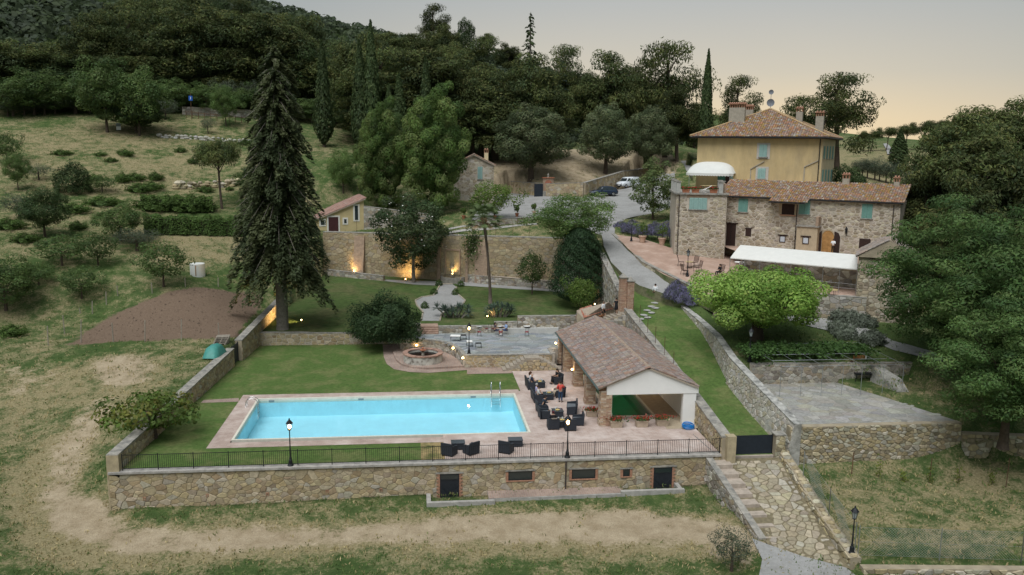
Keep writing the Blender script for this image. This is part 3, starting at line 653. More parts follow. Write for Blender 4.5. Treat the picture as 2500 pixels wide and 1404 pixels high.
# --- left wall with gate
p_l = wall_run('boundary_wall', 'stone boundary wall with flat slab coping along the left side of the pool lawn', (-19.15, 53.05), (-17.35, 79.2), .62, -3, 1.12, 1.72, PAL_FRONT, 'R', .34, 21, cop=.1, seg=1.3)
MB().cbox((-19.12, 53.3, -3), .75, .6, 4.08, 0, None).build('end_pillar', M('sandstone', (.37, .30, .19), .9, .25, 2, .4, 20), p_l)
wall_run('boundary_wall', 'stepped stone boundary wall beyond the dark gate under the tall spruce', (-17.0, 81.1), (-15.7, 97), .62, -1, 2.05, 3.1, PAL_FRONT, 'R', .34, 23, cop=.1, seg=1.3)
g = thing('gate', 'dark metal sheet gate in the left boundary wall of the pool lawn', 'gate', (-17.15, 80.15, 0), math.radians(86))
MB().box(-.92, .92, -.03, .03, .08, 1.8).build('gate_leaf', M('dark_gate', (.025, .032, .042), .5, .15, 4, metal=.3), g); [MB().box(a, a+.055, -.05, .05, 0, 1.9).build('gate_post', iron_m, g) for a in (-.98, .925)]
# --- low walls of the garden
wall_run('garden_wall', 'low rubble wall with pale pointing between pool lawn and upper garden', (-16.4, 87.6), (-1.5, 87.6), .5, -1, 1.38, 1.12, PAL_FRONT, 'R', .42, 31, core=mortar_pale, cop=.06, cop_over=.03, aspect=1.4, shrink=.035)
gl = sheet('garden_lawn', [(-16.2, 87.7), (21.2, 87.3), (21.8, 99), (19, 108), (-12.6, 121), (-15.2, 97)], gz, 3., garden_lawn_m)
# --- pool terrace ground
sheet('pool_lawn', [(-19, 53.4), (.2, 53.4), (.2, 57.2), (-14, 57.2), (-14, 69.2), (9, 69.2), (9, 76.9), (4.7, 78), (-1.5, 87.5), (-16.5, 87.5), (-17.4, 79)], flat(0.), 2.5, lawn_m)
sheet('straw_patch', [(.2, 53.4), (1.8, 53.4), (1.8, 56.9), (.2, 56.9)], flat(.004), 2., M('dry_straw', (.30, .22, .10), .95, .4, 3, .6, 40, tint=(.12, .12, .04), tscale=.8))
sheet('pool_border', [(-14.35, 56.85), (1.8, 56.85), (1.8, 57.9), (-13.0, 57.9), (-13.0, 69.0), (-14.35, 69.0)], flat(.02), 2., border_m)
sheet('pool_border', [(-14.35, 68.3), (8.6, 68.3), (8.6, 69.45), (-14.35, 69.45)], flat(.024), 2., border_m)
sheet('paved_strip', [at(497, 977, 0).xy[:], at(583, 972, 0).xy[:], at(583, 981, 0).xy[:], at(490, 984, 0).xy[:]], flat(.012), 2., apron_m)
sheet('brick_deck', [(1.8, 53.45), (20.6, 53.45), (20.6, 58.36), (1.8, 58.36)], flat(.016), 2., herring_m)
sheet('brick_deck', [(8.2, 58.36), (14.95, 58.36), (14.95, 77.2), (8.75, 77.2), (8.75, 69.0), (8.2, 69.0)], flat(.016), 2., herring_m)
sheet('pavilion_floor', [(18.45, 58.37), (20.9, 58.37), (20.9, 77.2), (18.45, 77.2)], flat(.014), 2., M('travertine', (.36, .29, .20), .8, .2, 3))
sheet('pavilion_floor', [(14.96, 58.37), (18.44, 58.37), (18.44, 61.5), (14.96, 61.5)], flat(.012), 2., herring_m)
sheet('pavilion_floor', [(14.96, 75.6), (18.44, 75.6), (18.44, 77.2), (14.96, 77.2)], flat(.012), 2., herring_m)
# --- pools
def pool(name, label, x0, x1, y0, y1, depth, wz, shell, rim, water):
    t = thing(name, label, 'swimming pool', (0, 0, 0)); r = .17
    sh = MB()
    sh.poly([(x0, y0, -depth), (x1, y0, -depth), (x1, y1, -depth), (x0, y1, -depth)])
    for a, b in (((x0, y0), (x1, y0)), ((x1, y0), (x1, y1)), ((x1, y1), (x0, y1)), ((x0, y1), (x0, y0))): sh.poly([(*b, -depth), (*a, -depth), (*a, -.29), (*b, -.29)])
    sh.build('basin', shell, t)
    for q in ((x0-r, x1+r, y0-r, y0), (x0-r, x1+r, y1, y1+r), (x0-r, x0, y0, y1), (x1, x1+r, y0, y1)):
        MB().box(q[0], q[1], q[2], q[3], -.3, .05).build('rim', rim, t)
    MB().poly([(x0, y0, wz), (x1, y0, wz), (x1, y1, wz), (x0, y1, wz)]).build('water', water, t)
    return t
cream_m = M('cream_coping', (.62, .58, .48), .7, .12, 3)
PX0, PX1, PY0, PY1 = -12.83, 8.03, 58.5, 68.15
pl = pool('swimming_pool', 'large rectangular turquoise swimming pool with brick border in the lawn', PX0, PX1, PY0, PY1, 1.5, -.13, M('pool_liner', (.53, .80, .865), .5, .06, .6), cream_m, M_water('pool_water', (.80, .95, .98), .015, .035))
for px in (657, 878, 1160):
    x = at(px, 985, 0).x; MB().box(x-.22, x+.22, PY1-.02, PY1+.0, -.24, -.08).build('skimmer', M('grey_plastic', (.2, .24, .25), .5, .1), pl)
ip = pool('plunge_pool', 'green tiled plunge pool under the tiled pavilion roof', 15.12, 18.28, 61.65, 75.4, 1.3, -.12, M('green_liner', (.06, .42, .30), .5, .1, .8), cream_m, M_water('green_water', (.45, .80, .66), .02, .015))
MB().box(14.62, 14.95, 61.4, 75.5, .017, .36).build('low_wall', white_m, ip)
def ladder(name, label, P, ang, wd=.55, out=.75, h=.85):
    t = thing(name, label, 'pool ladder', P, math.radians(ang))
    for s in (-1, 1):
        pts = [(s*wd/2, -.25, -1.0), (s*wd/2, -.25, h*.55)]+[(s*wd/2, -.25+out/2-out/2*math.cos(math.pi*k/8), h*.55+h*.45*math.sin(math.pi*k/8)) for k in range(1, 8)]+[(s*wd/2, out-.25, h*.55), (s*wd/2, out-.25, 0.0)]
        MB().tube(pts, .028, 8).build('handrail', steel_m, t, True)
    for k in range(3): MB().box(-wd/2, wd/2, -.31, -.22, -.32-k*.24, -.28-k*.24).build('rung', steel_m, t)
    return t
ladder('pool_ladder', 'steel ladder with arched handrails at the far right of the big pool', (at(1217, 985, 0).x, PY1, 0), 0, .75, .6, 1.15)
ladder('pool_ladder', 'steel handrails at the far left corner of the big pool', (PX0, at(630, 990, 0).y-.2, 0), 90, .5, .9, .7)
ladder('pool_ladder', 'small steel ladder in the green plunge pool', (15.9, 75.4, 0), 0, .55, .5, .8)
# --- right wall of the terrace, grass strip, gate
wall_run('side_wall', 'stone side wall with broad coping beside the pavilion, lower end by the blue hose', (20.95, 53.0), (21.5, 67), .62, -2.6, 1.25, 2.55, PAL_FRONT, 'LR', .32, 41, cop=.09, seg=1.2)
wall_run('side_wall', 'weathered stone side wall with rusty rods rising behind the pavilion roof to the gate', (21.5, 67.05), (21.3, 82.4), .62, -1, 2.6, 4.55, PAL_GREY, 'LR', .34, 43, cop=.09, seg=1.1)
MB().cbox((21.2, 52.95, -2.6), .62, .62, 3.95, 0).build('wall_end_pillar', M('sandstone', (.37, .30, .19)), bpy.data.objects['side_wall'])
strip_pts = [(21.3, 53.6, -.35), (25.4, 53.5, -.35), (21.5, 60, .35), (25.6, 60, .45), (21.6, 67, 1.2), (25.8, 67, 1.4), (21.5, 75, 2.6), (27, 76, 2.9), (21.8, 83, 4.0), (27.5, 84, 4.2), (27.3, 88.5, 4.7), (24.5, 88.3, 4.9), (22, 91.5, 5.9)]
strip_z = TPS(strip_pts, 2., .05)
sheet('grass_strip', [(21.3, 53.6), (25.8, 53.6), (25.9, 66), (27.5, 77), (27.4, 88.2), (24.4, 88.8), (22.4, 92), (21.9, 86), (21.2, 82), (21.4, 67)], strip_z, 2., lawn_m)
lich_m = M('lichen_plaster', (.36, .34, .30), .95, .38, 2.2, .8, 14, tint=(.21, .20, .17), tscale=.9)
lw = thing('long_wall', 'long pale lichen-covered wall running down beside the grass strip to the dark gate', 'wall')
pts = [(26.25, 53.5, 1.85), (26.15, 60, 2.75), (26.3, 66, 3.4), (27.3, 72.5, 3.85), (27.75, 78, 4.0), (27.75, 88.0, 4.75)]
for (a, b) in zip(pts, pts[1:]):
    wall_run('', '', a[:2], b[:2], .5, -2, a[2], b[2], [(.42, .385, .32), (.36, .325, .26), (.47, .44, .385), (.38, .33, .245), (.44, .40, .33)], 'L', .34, int(a[1]), cop=.05, seg=1.4, nmax=70, core=lich_m, batter=.75 if a[1] < 66 else .35, parent=lw, copm=M('lichen_coping', (.40, .385, .35), .95, .35, 2., .6, 16, tint=(.20, .195, .18), tscale=1.5))
gp = thing('gate', 'wide low dark metal gate between stone pillars at the foot of the grass strip', 'gate', (23.1, 53.75, -.4))
MB().box(-1.5, 1.42, -.03, .03, .06, 1.38).build('gate_leaf', M('dark_gate'), gp); MB().tube([(-1.5, 0, 1.4), (1.42, 0, 1.4)], .03, 6).build('top_rail', iron_m, gp); [MB().box(a, a+.055, -.04, .04, 0, 1.45).build('gate_post', iron_m, gp) for a in (-1.56, 1.425)]
MB().box(-1.5, 1.45, -.35, .3, -.5, .05).build('threshold', M('pink_stone', (.38, .315, .255), .9, .25, 2.5, .4, 20), gp)
gpl = thing('stone_pillar', 'short stone pillar at the right end of the wide dark gate', 'pillar')
MB().box(24.58, 25.28, 53.25, 53.95, -1, 1.12).build('pillar_core', mortar_m, gpl); face_stones(gpl, (24.58, 53.25, 0), 0, .7, -.6, 1.1, .3, PAL_DRY, 47, 1.6); MB().box(24.52, 25.34, 53.19, 54.01, 1.121, 1.2).build('cap', coping_m, gpl)
# --- patio, its walls, ramp
pat = sheet('stone_patio', C_PATIO, flat(1.5), 2., M('patio_stone', (.30, .285, .25), .9, .32, 1.1, .6, 12, tint=(.22, .21, .185), tscale=.9))
flags(pat, 'flagstone', C_PATIO, lambda x, y: 1.5, .75, [(.30, .29, .26), (.33, .315, .28), (.27, .26, .235), (.31, .285, .24)], 59, .02, .03)
wall_run('patio_wall', 'tall dry stone wall below the grey patio above the vineyard', (25.75, 53.95), (38.65, 54.1), .55, -2.2, 1.55, 1.5, PAL_DRY, 'R', .30, 51, cop=0, depth=.08, shrink=.024, aspect=1.7)
wall_run('patio_wall', 'lower dry stone wall continuing right of the patio under the trees', (38.7, 53.95), (49, 52.6), .6, -2.2, .75, .5, PAL_DRY, 'R', .4, 53, cop=0, depth=.08, shrink=.024)
wall_run('patio_wall', 'pale rubble wall at the back of the grey patio', (27.3, 64.75), (41.5, 64.9), .5, 1, 3.22, 3.1, PAL_GREY, 'R', .36, 55, core=mortar_pale, cop=.05, cop_over=.02)
sloped = thing('stone_buttress', 'rounded sloping grey stone buttress at the right side of the patio', 'buttress')
b0 = at(2150, 920, 2.2); MB().add([(b0.x-.5, 64.3, 1.4), (b0.x+.35, 64.3, 1.4), (b0.x+.9, 60.6, 1.4), (b0.x+.1, 60.4, 1.4), (b0.x-.4, 64.3, 3.0), (b0.x+.25, 64.3, 3.0), (b0.x+.75, 61.8, 2.5), (b0.x+.2, 61.6, 2.5), (b0.x+.78, 60.7, 1.7), (b0.x+.18, 60.55, 1.7)], [(0, 1, 5, 4), (4, 5, 6, 7), (7, 6, 8, 9), (8, 2, 3, 9), (1, 2, 8, 6, 5), (0, 4, 7, 9, 3)]).build('buttress_body', lich_m, sloped)
rp = [(19.75, 53.2, -.42), (24.9, 53.2, -.42), (20.0, 50.2, -1.25), (24.9, 50.2, -1.3), (20.4, 47, -2.05), (24.6, 46.8, -2.1), (20.7, 44.4, -2.72), (24.4, 42.5, -2.9)]
ramp_z = TPS(rp, 2., .05); RAMP = [(19.8, 53.2), (19.95, 50.2), (20.35, 47), (20.75, 44.2), (24.5, 42.3), (24.75, 46.8), (24.9, 50.2), (24.9, 53.2)]
rampo = sheet('stone_ramp', RAMP, ramp_z, 1.2, M('mossy_earth', (.17, .14, .085), .95, .4, 4, .5, 20))
flags(rampo, 'flagstone', [(21.1, 52.9)]+[(21.3, 50.2), (21.7, 47), (20.9, 45.9), (20.85, 44.3), (24.3, 42.5), (24.5, 46.8), (24.7, 50.2), (24.75, 52.9)], lambda x, y: float(ramp_z([x], [y])[0]), .40, [(.33, .275, .185), (.37, .315, .22), (.30, .255, .18), (.35, .31, .245), (.29, .245, .17)], 61, .045, .035)
st = thing('stair', 'flight of broad pinkish stone steps beside the flagstone ramp', 'stairs')
for i in range(8):
    y1 = 53.0-i*.95; x0 = 19.95+i*.075; z = -.42-i*.29
    MB().box(x0, x0+1.15+i*.02, y1-.97, y1, z-.7, z+.03, (1, 1, 1)).build('step', M('pink_stone', (.38, .315, .255), .9, .25, 2.5, .4, 20), st)
wall_run('ramp_wall', 'rubble side wall stepping down on the left of the flagstone ramp', (19.75, 53.0), (20.45, 45.2), .42, -3.4, -.15, -2.35, PAL_GREY, 'LR', .34, 63, cop=.07, cop_over=.02, seg=.9)
rwl = thing('ramp_wall', 'rough rubble wall along the right side of the flagstone ramp down to the lamp post', 'wall')
for a, b in zip([(25.25, 53.6, .0), (25.15, 50, -.85), (25.0, 46.5, -1.7)], [(25.15, 50, -.85), (25.0, 46.5, -1.7), (24.85, 42.5, -2.4)]):
    wall_run('', '', a[:2], b[:2], .6, -4, a[2], b[2], PAL_DRY, 'LR', .34, int(a[1]*10), cop=0, parent=rwl, depth=.09, nmax=100)
    rgt = random.Random(int(a[1])); A, B = V(a), V(b)
    for k in range(9):
        p = A+(B-A)*((k+.5)/9); MB().ball(p+UP*.0, (rgt.uniform(.2, .32), rgt.uniform(.2, .3), rgt.uniform(.1, .17)), 7, 4, pick(rgt, PAL_DRY), .14, rgt).build('stone', stone_m, rwl)
sheet('gravel_path', [tuple(gat(a, b).xy) for a, b in [(1835, 1325), (1880, 1342), (1960, 1368), (2065, 1395), (2090, 1420), (2000, 1440), (1850, 1430), (1860, 1380)]], lambda x, y: terr(x, y)+.09, 1.0, gravel_m)
wall_run('verge_wall', 'low stone kerb wall along the foot of the vineyard fence', (24.9, 41.9), (44, 40.2), .5, -4, -2.62, -2.8, PAL_DRY, 'R', .4, 65, cop=0, depth=.09)
# ------------------------------------------------------------------ flagstone terrace and fountain
TZ = 1.2
arc = [at(x, y, TZ) for x, y in ((981, 829), (1030, 829), (1065, 831), (1092, 836), (1112, 845), (1126, 856), (1134, 867))]
arc = [(p.x, p.y) for p in arc]; TERR = arc+[(12.9, 77.0), (12.9, 79.2), (20.6, 79.2), (20.6, 87), (-.9, 87.5), (-2.2, 86.5)]
tb = sheet('flagstone_terrace', TERR, flat(TZ-.03), 2., M('terrace_joint', (.36, .37, .37), .9, .2, 2))
flags(tb, 'flagstone', [(x*.998, y) for x, y in TERR], lambda x, y: TZ-.028, .85, [(.235, .25, .25), (.27, .28, .275), (.20, .215, .22), (.30, .305, .295), (.25, .25, .235)], 71, .03, .022, aspect=1.5)
tw = thing('terrace_wall', 'curved rubble wall of the flagstone terrace sweeping round the fountain', 'wall')
for k, (a, b) in enumerate(zip(arc, arc[1:])): wall_run('', '', a, b, .3, -.5, TZ+.06, TZ+.06, PAL_GREY, 'R', .3, 80+k, cop=.06, cop_over=.06, seg=.8, parent=tw, nmax=40, core=mortar_pale)
wall_run('terrace_wall', 'short straight rubble wall below the front edge of the flagstone terrace', arc[-1], (12.7, 77.0), .3, -.5, TZ+.05, TZ+.05, PAL_FRONT, 'R', .33, 91, cop=.06, cop_over=.06, seg=1., core=mortar_pale, shrink=.03)
wall_run('terrace_wall', 'stub of rubble wall at the left end of the flagstone terrace', (-1.9, 87.2), (arc[0][0], arc[0][1]), .3, -.5, TZ+.06, TZ+.06, PAL_GREY, 'R', .3, 93, cop=.06, core=mortar_pale)
wall_run('terrace_wall', 'side of the flagstone terrace behind the rear pavilion pillar', (12.85, 77.0), (12.85, 79.3), .3, -.5, TZ+.05, TZ+.05, PAL_GREY, 'RL', .33, 97, cop=.06, core=mortar_pale)
MB().box(12.9, 20.7, 79.05, 79.3, -.3, TZ).build('terrace_side', mortar_pale, tw)
# double stair against the terrace front
st = thing('stair', 'double-sided stone stair climbing to the flagstone terrace beside the pool deck', 'stairs'); xc = at(1300, 885, .8).x
step_m = M('worn_step', (.31, .265, .21), .9, .3, 3, .4, 20)
MB().box(xc-.72, xc+.72, 75.55, 76.8, -.2, TZ+.02).build('landing', step_m, st)
face_stones(st, (xc-2.3, 75.5, 0), 0, 4.9, -.05, TZ-.05, .32, PAL_FRONT, 95, 1.4, ztop=lambda s: max(.05, TZ-.15-max(0, abs(s-2.45)-.72)*.62), nmax=120, depth=.05)
for sx in (-1, 1):
    for i in range(6):
        x = xc+sx*(.73+i*.34); z = TZ-.14-i*.185
        MB().box(min(x, x+sx*.338), max(x, x+sx*.338), 75.56, 76.8, -.2, max(.06, z)).build('step', step_m, st)
# fountain
sheet('fountain_apron', [at(a, b, 0).xy[:] for a, b in ((934, 842), (937, 872), (944, 889), (962, 902), (1000, 909), (1045, 911), (1140, 904), (1140, 914), (1250, 912), (1250, 895), (1133, 895), (1000, 840))], flat(.03), 2., apron_m)
fpl = [at(a, b, .2) for a, b in ((959, 840), (960, 860), (966, 876), (980, 888), (1005, 895), (1040, 898), (1133, 893), (1132, 870), (1120, 862), (1100, 845), (1060, 838), (990, 836))]
pf = MB().prism([(p.x, p.y) for p in fpl], -.3, .2).build('fountain_platform', apron_m); struct(pf)
FC = at(1033, 889, .2); ft = thing('fountain', 'round stone fountain basin with brick rim and peeling white plaster', 'fountain', (FC.x, FC.y+1.3, .2))
MB().lathe([(1.86, 0), (1.86, .74), (1.5, .74), (1.5, .15)], n=40).build('basin', M('peeling_plaster', (.52, .49, .43), .9, .3, 3, .5, 12, tint=(.12, .10, .085), tscale=1.5), ft)
for k in range(44):
    a = 2*math.pi*k/44; b = a+2*math.pi/44-.012; kk = rnd.uniform(.75, 1.25); q = [(r*math.cos(t), r*math.sin(t), z) for z in (.742, .85) for r, t in ((1.46, a), (1.92, a), (1.92, b), (1.46, b))]
    MB().add(q, [(3, 2, 1, 0), (4, 5, 6, 7), (0, 1, 5, 4), (1, 2, 6, 5), (2, 3, 7, 6), (3, 0, 4, 7)], (kk, kk, kk)).build('rim_brick', M('rim_brick', (.33, .20, .15), .9, .3, 5, attr=True), ft)
MB().lathe([(1.49, .55), (.01, .551)], n=32).build('water', M_water('fountain_water', (.10, .13, .14), .03, .03), ft)
MB().lathe([(.22, .1), (.16, .5), (.13, .8), (.2, .86), (.1, .9)], n=12).build('pedestal', M('worn_step'), ft)
MB().lathe([(.08, .9), (.3, 1.02), (.32, 1.08), (.06, 1.06), (.05, 1.2), (.12, 1.26), (.02, 1.34)], n=12).build('flower_bowl', terra_m, ft)
# rear wall of the terrace: steps, bench plinth, stepped wall
def seg_wall(lbl, xa, xb, top, seed, y=86.9, pal=PAL_GREY): return wall_run('terrace_wall', lbl, (xa, y), (xb, y-.03), .45, .6, top, top, pal, 'R', .32, seed, cop=.06, cop_over=.03, core=mortar_m)
xs = [at(px, 805, 1.4).x for px in (1015, 1027, 1070, 1135, 1205, 1262, 1340)]
seg_wall('stone pier left of the steps up to the gravel path', xs[0]-.15, xs[1], 2.25, 101)
seg_wall('short rubble wall between steps and lamp at the back of the flagstone terrace', xs[2], xs[4], 1.95, 102)
seg_wall('rubble wall behind the bistro tables, lower step', xs[4]+.02, xs[5], 2.35, 103)
seg_wall('taller rubble wall behind the bistro tables towards the pavilion', xs[5]+.02, 20.4, 2.95, 104)
stp = thing('stair', 'brick and stone steps from the terrace up to the gravel garden path', 'stairs')
for i in range(4): MB().box(xs[1]+.01, xs[2]-.01, 86.3+i*.32, 86.62+i*.32+(1.2 if i == 3 else 0), .9, TZ+.17*(i+1)-.05).build('step', M('brick_step', (.32, .215, .16), .9, .3, 3), stp)
MB().box(xs[4]+.1, 14.9, 86.25, 86.62, TZ, TZ+.52).build('bench_plinth', M('grey_plaster', (.47, .46, .43), .9, .15, 2), tag(thing('stone_bench', 'long white plastered bench plinth along the rear terrace wall', 'bench')))
# gravel garden path with box balls, edged
PATH = [(1028, 787), (1033, 765), (1018, 748), (1014, 735), (1030, 726), (1058, 722), (1065, 712), (1073, 697), (1078, 692), (1105, 692), (1115, 700), (1110, 712), (1122, 722), (1136, 735), (1128, 748), (1095, 757), (1078, 770), (1074, 787)]
gp3 = lambda px, py: at(px, py, float(gz(0, at(px, py, 2.0).y)))
sheet('garden_path', [gp3(a, b).xy[:] for a, b in PATH], lambda x, y: gz(x, y)+.03, 2., gravel_m)
edge = MB(); ed = thing('path_edging', 'low stone edging along the curved gravel garden path', 'edging')
pp = [gp3(a, b) for a, b in PATH[:10]]; pq = [gp3(a, b) for a, b in PATH[10:]]
for run in (pp, pq):
    MB().tube([V((p.x, p.y, float(gz(p.x, p.y))+.06)) for p in run], .1, 5).build('edging_strip', M('edging_stone', (.34, .29, .22), .9, .3, 4), ed)
# ------------------------------------------------------------------ big garden wall
GA, GB = (-13.0, 121.4), (19.2, 108.2); ga = ang_of(GA, GB)
bw = wall_run('great_wall', 'high old stone garden wall with lit niche and buttresses behind the upper lawn', GA, GB, .8, 1.2, 8.5, 9.0, [(.33, .255, .15), (.35, .275, .165), (.31, .24, .145), (.37, .30, .19), (.33, .275, .19)], 'R', .5, 111, core=M('old_render', (.30, .235, .14), .95, .3, .7, .5, 12, tint=(.25, .215, .165), tscale=.4), cop=.1, cop_over=.03, depth=.05, nmax=300, minpx=8)
nW = V((math.sin(math.radians(ga)), -math.cos(math.radians(ga)), 0)); uW = dirv(ga)
def gw(px, py): return onpl(px, py, V((GA[0], GA[1], 0))+nW*.42, ga)
for px0, px1, pyt, name in ((868, 892, 576, 'buttress'), (1160, 1190, 590, 'brick_pilaster'), (1068, 1076, 600, 'niche_pilaster'), (1137, 1143, 600, 'niche_pilaster')):
    a, b = gw(px0, 660), gw(px1, 660); zt = gw(px0, pyt).z; a.z = b.z = 2.0; d0 = .9 if name == 'buttress' else .22; d1 = .15 if name == 'buttress' else .2
    q = [a, b, b+nW*d0, a+nW*d0]; q2 = [V((p.x, p.y, zt)) for p in (a, b)]+[V((b.x, b.y, zt))+nW*d1, V((a.x, a.y, zt))+nW*d1]
    MB().add(q+q2, [(3, 2, 1, 0), (4, 5, 6, 7), (0, 1, 5, 4), (1, 2, 6, 5), (2, 3, 7, 6), (3, 0, 4, 7)]).build(name, M('pilaster_brick', (.33, .235, .165), .9, .3, 2.5, .5, 14), bw)
# niche with statue
na, nb, nt_ = gw(1090, 660), gw(1122, 660), gw(1106, 612); na.z = nb.z = 3.4
nm = MB(); W_ = (nb-na).length; c0 = (na+nb)/2
for k in range(10):
    t0, t1 = math.pi*k/9, math.pi*(k+1)/9
nm.obox(na-uW*.15+nW*.01, uW*.15, nW*.16, UP*(nt_.z-3.4)).obox(nb+nW*.01, uW*.15, nW*.16, UP*(nt_.z-3.4)).obox(na-uW*.15+nW*.01+UP*(nt_.z-3.39), uW*(W_+.3), nW*.18, UP*.2)
nm.build('niche_frame', M('pilaster_brick'), bw); MB().obox(na+nW*.09, uW*W_, nW*.02, UP*(nt_.z-3.4)).build('niche_back', M('niche_plaster', (.34, .27, .16), .9, .3, 3), bw)
stt = thing('statue', 'small weathered stone statue standing in the lit wall niche', 'statue', c0+nW*.35)
MB().lathe([(.3, -.25), (.3, .0), (.24, .02), (.26, .12), (.2, .5), (.24, .8), (.27, 1.05), (.13, 1.2), (.06, 1.26), (.11, 1.34), (.12, 1.45), (.06, 1.55), (.01, 1.57)], n=12).build('figure', M('statue_stone', (.30, .25, .18), .9, .35, 5, .5, 14), stt)
fb = thing('fountain_trough', 'low curved stone trough at the foot of the niche wall', 'trough', c0-UP*1.0)
MB().lathe([(1.7, -.6), (1.7, .75), (1.45, .75), (1.45, .3)], n=28).build('trough_body', M('trough_stone', (.28, .255, .215), .9, .3, 3), fb)
# low walls in front of the great wall
def gpt(px, py): p = at(px, py, 2.5); return at(px, py, float(gz(0, p.y)))
a, b = gpt(1140, 690), gpt(1385, 712)
wall_run('planter_wall', 'low rubble planter wall with brick edge in front of the great garden wall', (a.x, a.y+.1), (b.x, b.y+.1), .35, 1, float(gz(0, a.y))+1.15, float(gz(0, b.y))+1.15, PAL_GREY, 'R', .36, 121, cop=.07, copm=M('pink_stone'))
bed = MB(); bed.prism([(a.x, a.y+.2), (b.x, b.y+.2), (b.x+.8, b.y+2.2), (a.x+.8, a.y+2.2)], 1.5, float(gz(0, b.y))+.95); o = bed.build('flower_bed', M('bed_soil', (.06, .04, .028), .95, .3, 4)); struct(o)
a2, b2 = gpt(800, 671), gpt(938, 686)
wall_run('planter_wall', 'low rubble wall at the foot of the great garden wall near the spruce', (a2.x, a2.y+.1), (b2.x, b2.y+.1), .4, 1, float(gz(0, a2.y))+.85, float(gz(0, b2.y))+.7, PAL_GREY, 'R', .36, 123, cop=.05)
sheet('gravel_walk', [gpt(*q).xy[:] for q in ((800, 671), (935, 686), (1010, 696), (1075, 699), (1078, 692), (1110, 691), (1120, 698), (1385, 717), (1385, 711), (1140, 690), (938, 683), (800, 667))], lambda x, y: gz(x, y)+.025, 2., gravel_m)
# wall between garden and road
wall_run('road_wall', 'short return of the great garden wall hidden behind the dark cypress', (19.3, 108.1), (22.2, 99.6), .6, 1, 9.0, 8.1, PAL_GREY, 'R', .45, 124, cop=.06)
wall_run('road_wall', 'stone wall between the upper garden and the gravel road above the cypress', (22.3, 99.5), (21.5, 86.2), .6, 1, 8.1, 5.7, PAL_GREY, 'R', .4, 125, cop=.06)
wall_run('road_wall', 'stone wall dropping beside the stairs to the pavilion roof', (21.35, 85.0), (21.3, 82.4), .5, 1, 5.2, 4.55, PAL_GREY, 'R', .34, 127, cop=.06)
# ------------------------------------------------------------------ pavilion
pv = thing('pavilion', 'open pool pavilion with tiled gable roof on brick pillars and white gable', 'pavilion')
X0, X1, XR, Y0, Y1, EZ, RZ = 13.35, 21.0, 17.1, 59.2, 78.6, 2.98, 4.52
plaster_brick = M('pale_brick', (.40, .29, .195), .9, .25, 4, .3, 25)
PBK = [(.42, .30, .20), (.46, .35, .25), (.38, .25, .16), (.50, .40, .30), (.35, .22, .15)]
bpiece_m = M('pillar_brick', (1, 1, 1), .9, .25, 6, .3, 25, attr=True)
for k, py in enumerate((59.75, 65.2, 70.4, 75.4, 78.2)):
    pi = MB(); sx = .85 if k == 0 else .8
    p_ = MB().box(13.58, 13.58+sx, py-.38, py+.38, 0, EZ-.25).build('pillar', M('pale_mortar'), pv)
    z = .03; r = 0; rg = random.Random(k)
    while z < EZ-.3:
        off = .2 if r % 2 else 0; g_ = .06 if z < .35 else 0
        for f in ('front', 'left'):
            pos = -off
            Ln = sx if f == 'front' else .76
            while pos < Ln-.01:
                a_, b_ = max(0, pos)+.006, min(Ln, pos+.4)-.006; pos += .4
                if b_-a_ < .05: continue
                c_ = pick(rg, PBK)
                if f == 'front': MB().box(13.58+a_, 13.58+b_, py-.38-.02-g_, py-.38, z, z+.088, c_).build('brick', bpiece_m, p_)
                else: MB().box(13.58-.02-g_, 13.58, py-.38+a_, py-.38+b_, z, z+.088, c_).build('brick', bpiece_m, p_)
        z += .1; r += 1
MB().box(13.42, 13.95, Y0+.2, Y1, EZ-.24, EZ-.02).build('eave_beam', wood_m, pv)
MB().box(20.35, 20.75, Y0+.25, Y1, .0, EZ+.05).build('side_wall', white_m, pv)
MB().box(19.9, 20.9, Y0+.18, Y0+.62, .017, EZ-.2).build('white_pier', white_m, pv)
ch = .16
g2 = MB(); gy0, gy1 = Y0+.14, Y0+.66; pr = [(14.0, EZ-.55), (21.05, EZ-.55), (21.05, EZ-.02), (XR, RZ-.12), (14.0, EZ+.12)]
g2.add([(x, gy0, z) for x, z in pr]+[(x, gy1, z) for x, z in pr], [(0, 1, 2, 3, 4), (9, 8, 7, 6, 5)]+[(i, i+5, (i+1) % 5+5, (i+1) % 5) for i in range(5)]); g2.build('gable', white_m, pv)
g3 = MB(); pr = [(13.6, 0.0), (20.3, 0.0), (20.3, EZ-.05), (XR, RZ-.2), (13.6, EZ-.05)]; g3.add([(x, Y1-.3, z) for x, z in pr]+[(x, Y1-.05, z) for x, z in pr], [(0, 1, 2, 3, 4), (9, 8, 7, 6, 5)]+[(i, i+5, (i+1) % 5+5, (i+1) % 5) for i in range(5)]); g3.build('back_wall', white_m, pv)
for A, B, C, D, sd in (((X0, Y1, EZ), (X0, Y0, EZ), (XR, Y0, RZ), (XR, Y1, RZ), 131), ((X1, Y0, EZ-.02), (X1, Y1, EZ-.02), (XR, Y1, RZ), (XR, Y0, RZ), 132)):
    dk = MB(); q = [V(A), V(B), V(C), V(D)]; dk.add([p-UP*.11 for p in q]+[p-UP*.02 for p in q], [(0, 1, 2, 3), (7, 6, 5, 4), (0, 4, 5, 1), (1, 5, 6, 2), (2, 6, 7, 3), (3, 7, 4, 0)])
    rf = dk.build('roof', M('roof_deck', (.42, .34, .26), .9, .2, 3), pv)
    tile_roof(rf, A, B, C, D, [(.23, .16, .125), (.255, .19, .155), (.21, .16, .135), (.25, .21, .185), (.285, .225, .19), (.205, .172, .155), (.25, .155, .115)], sd, .26, .46, 300 if sd == 131 else 150)
rg = random.Random(9); yy = Y0
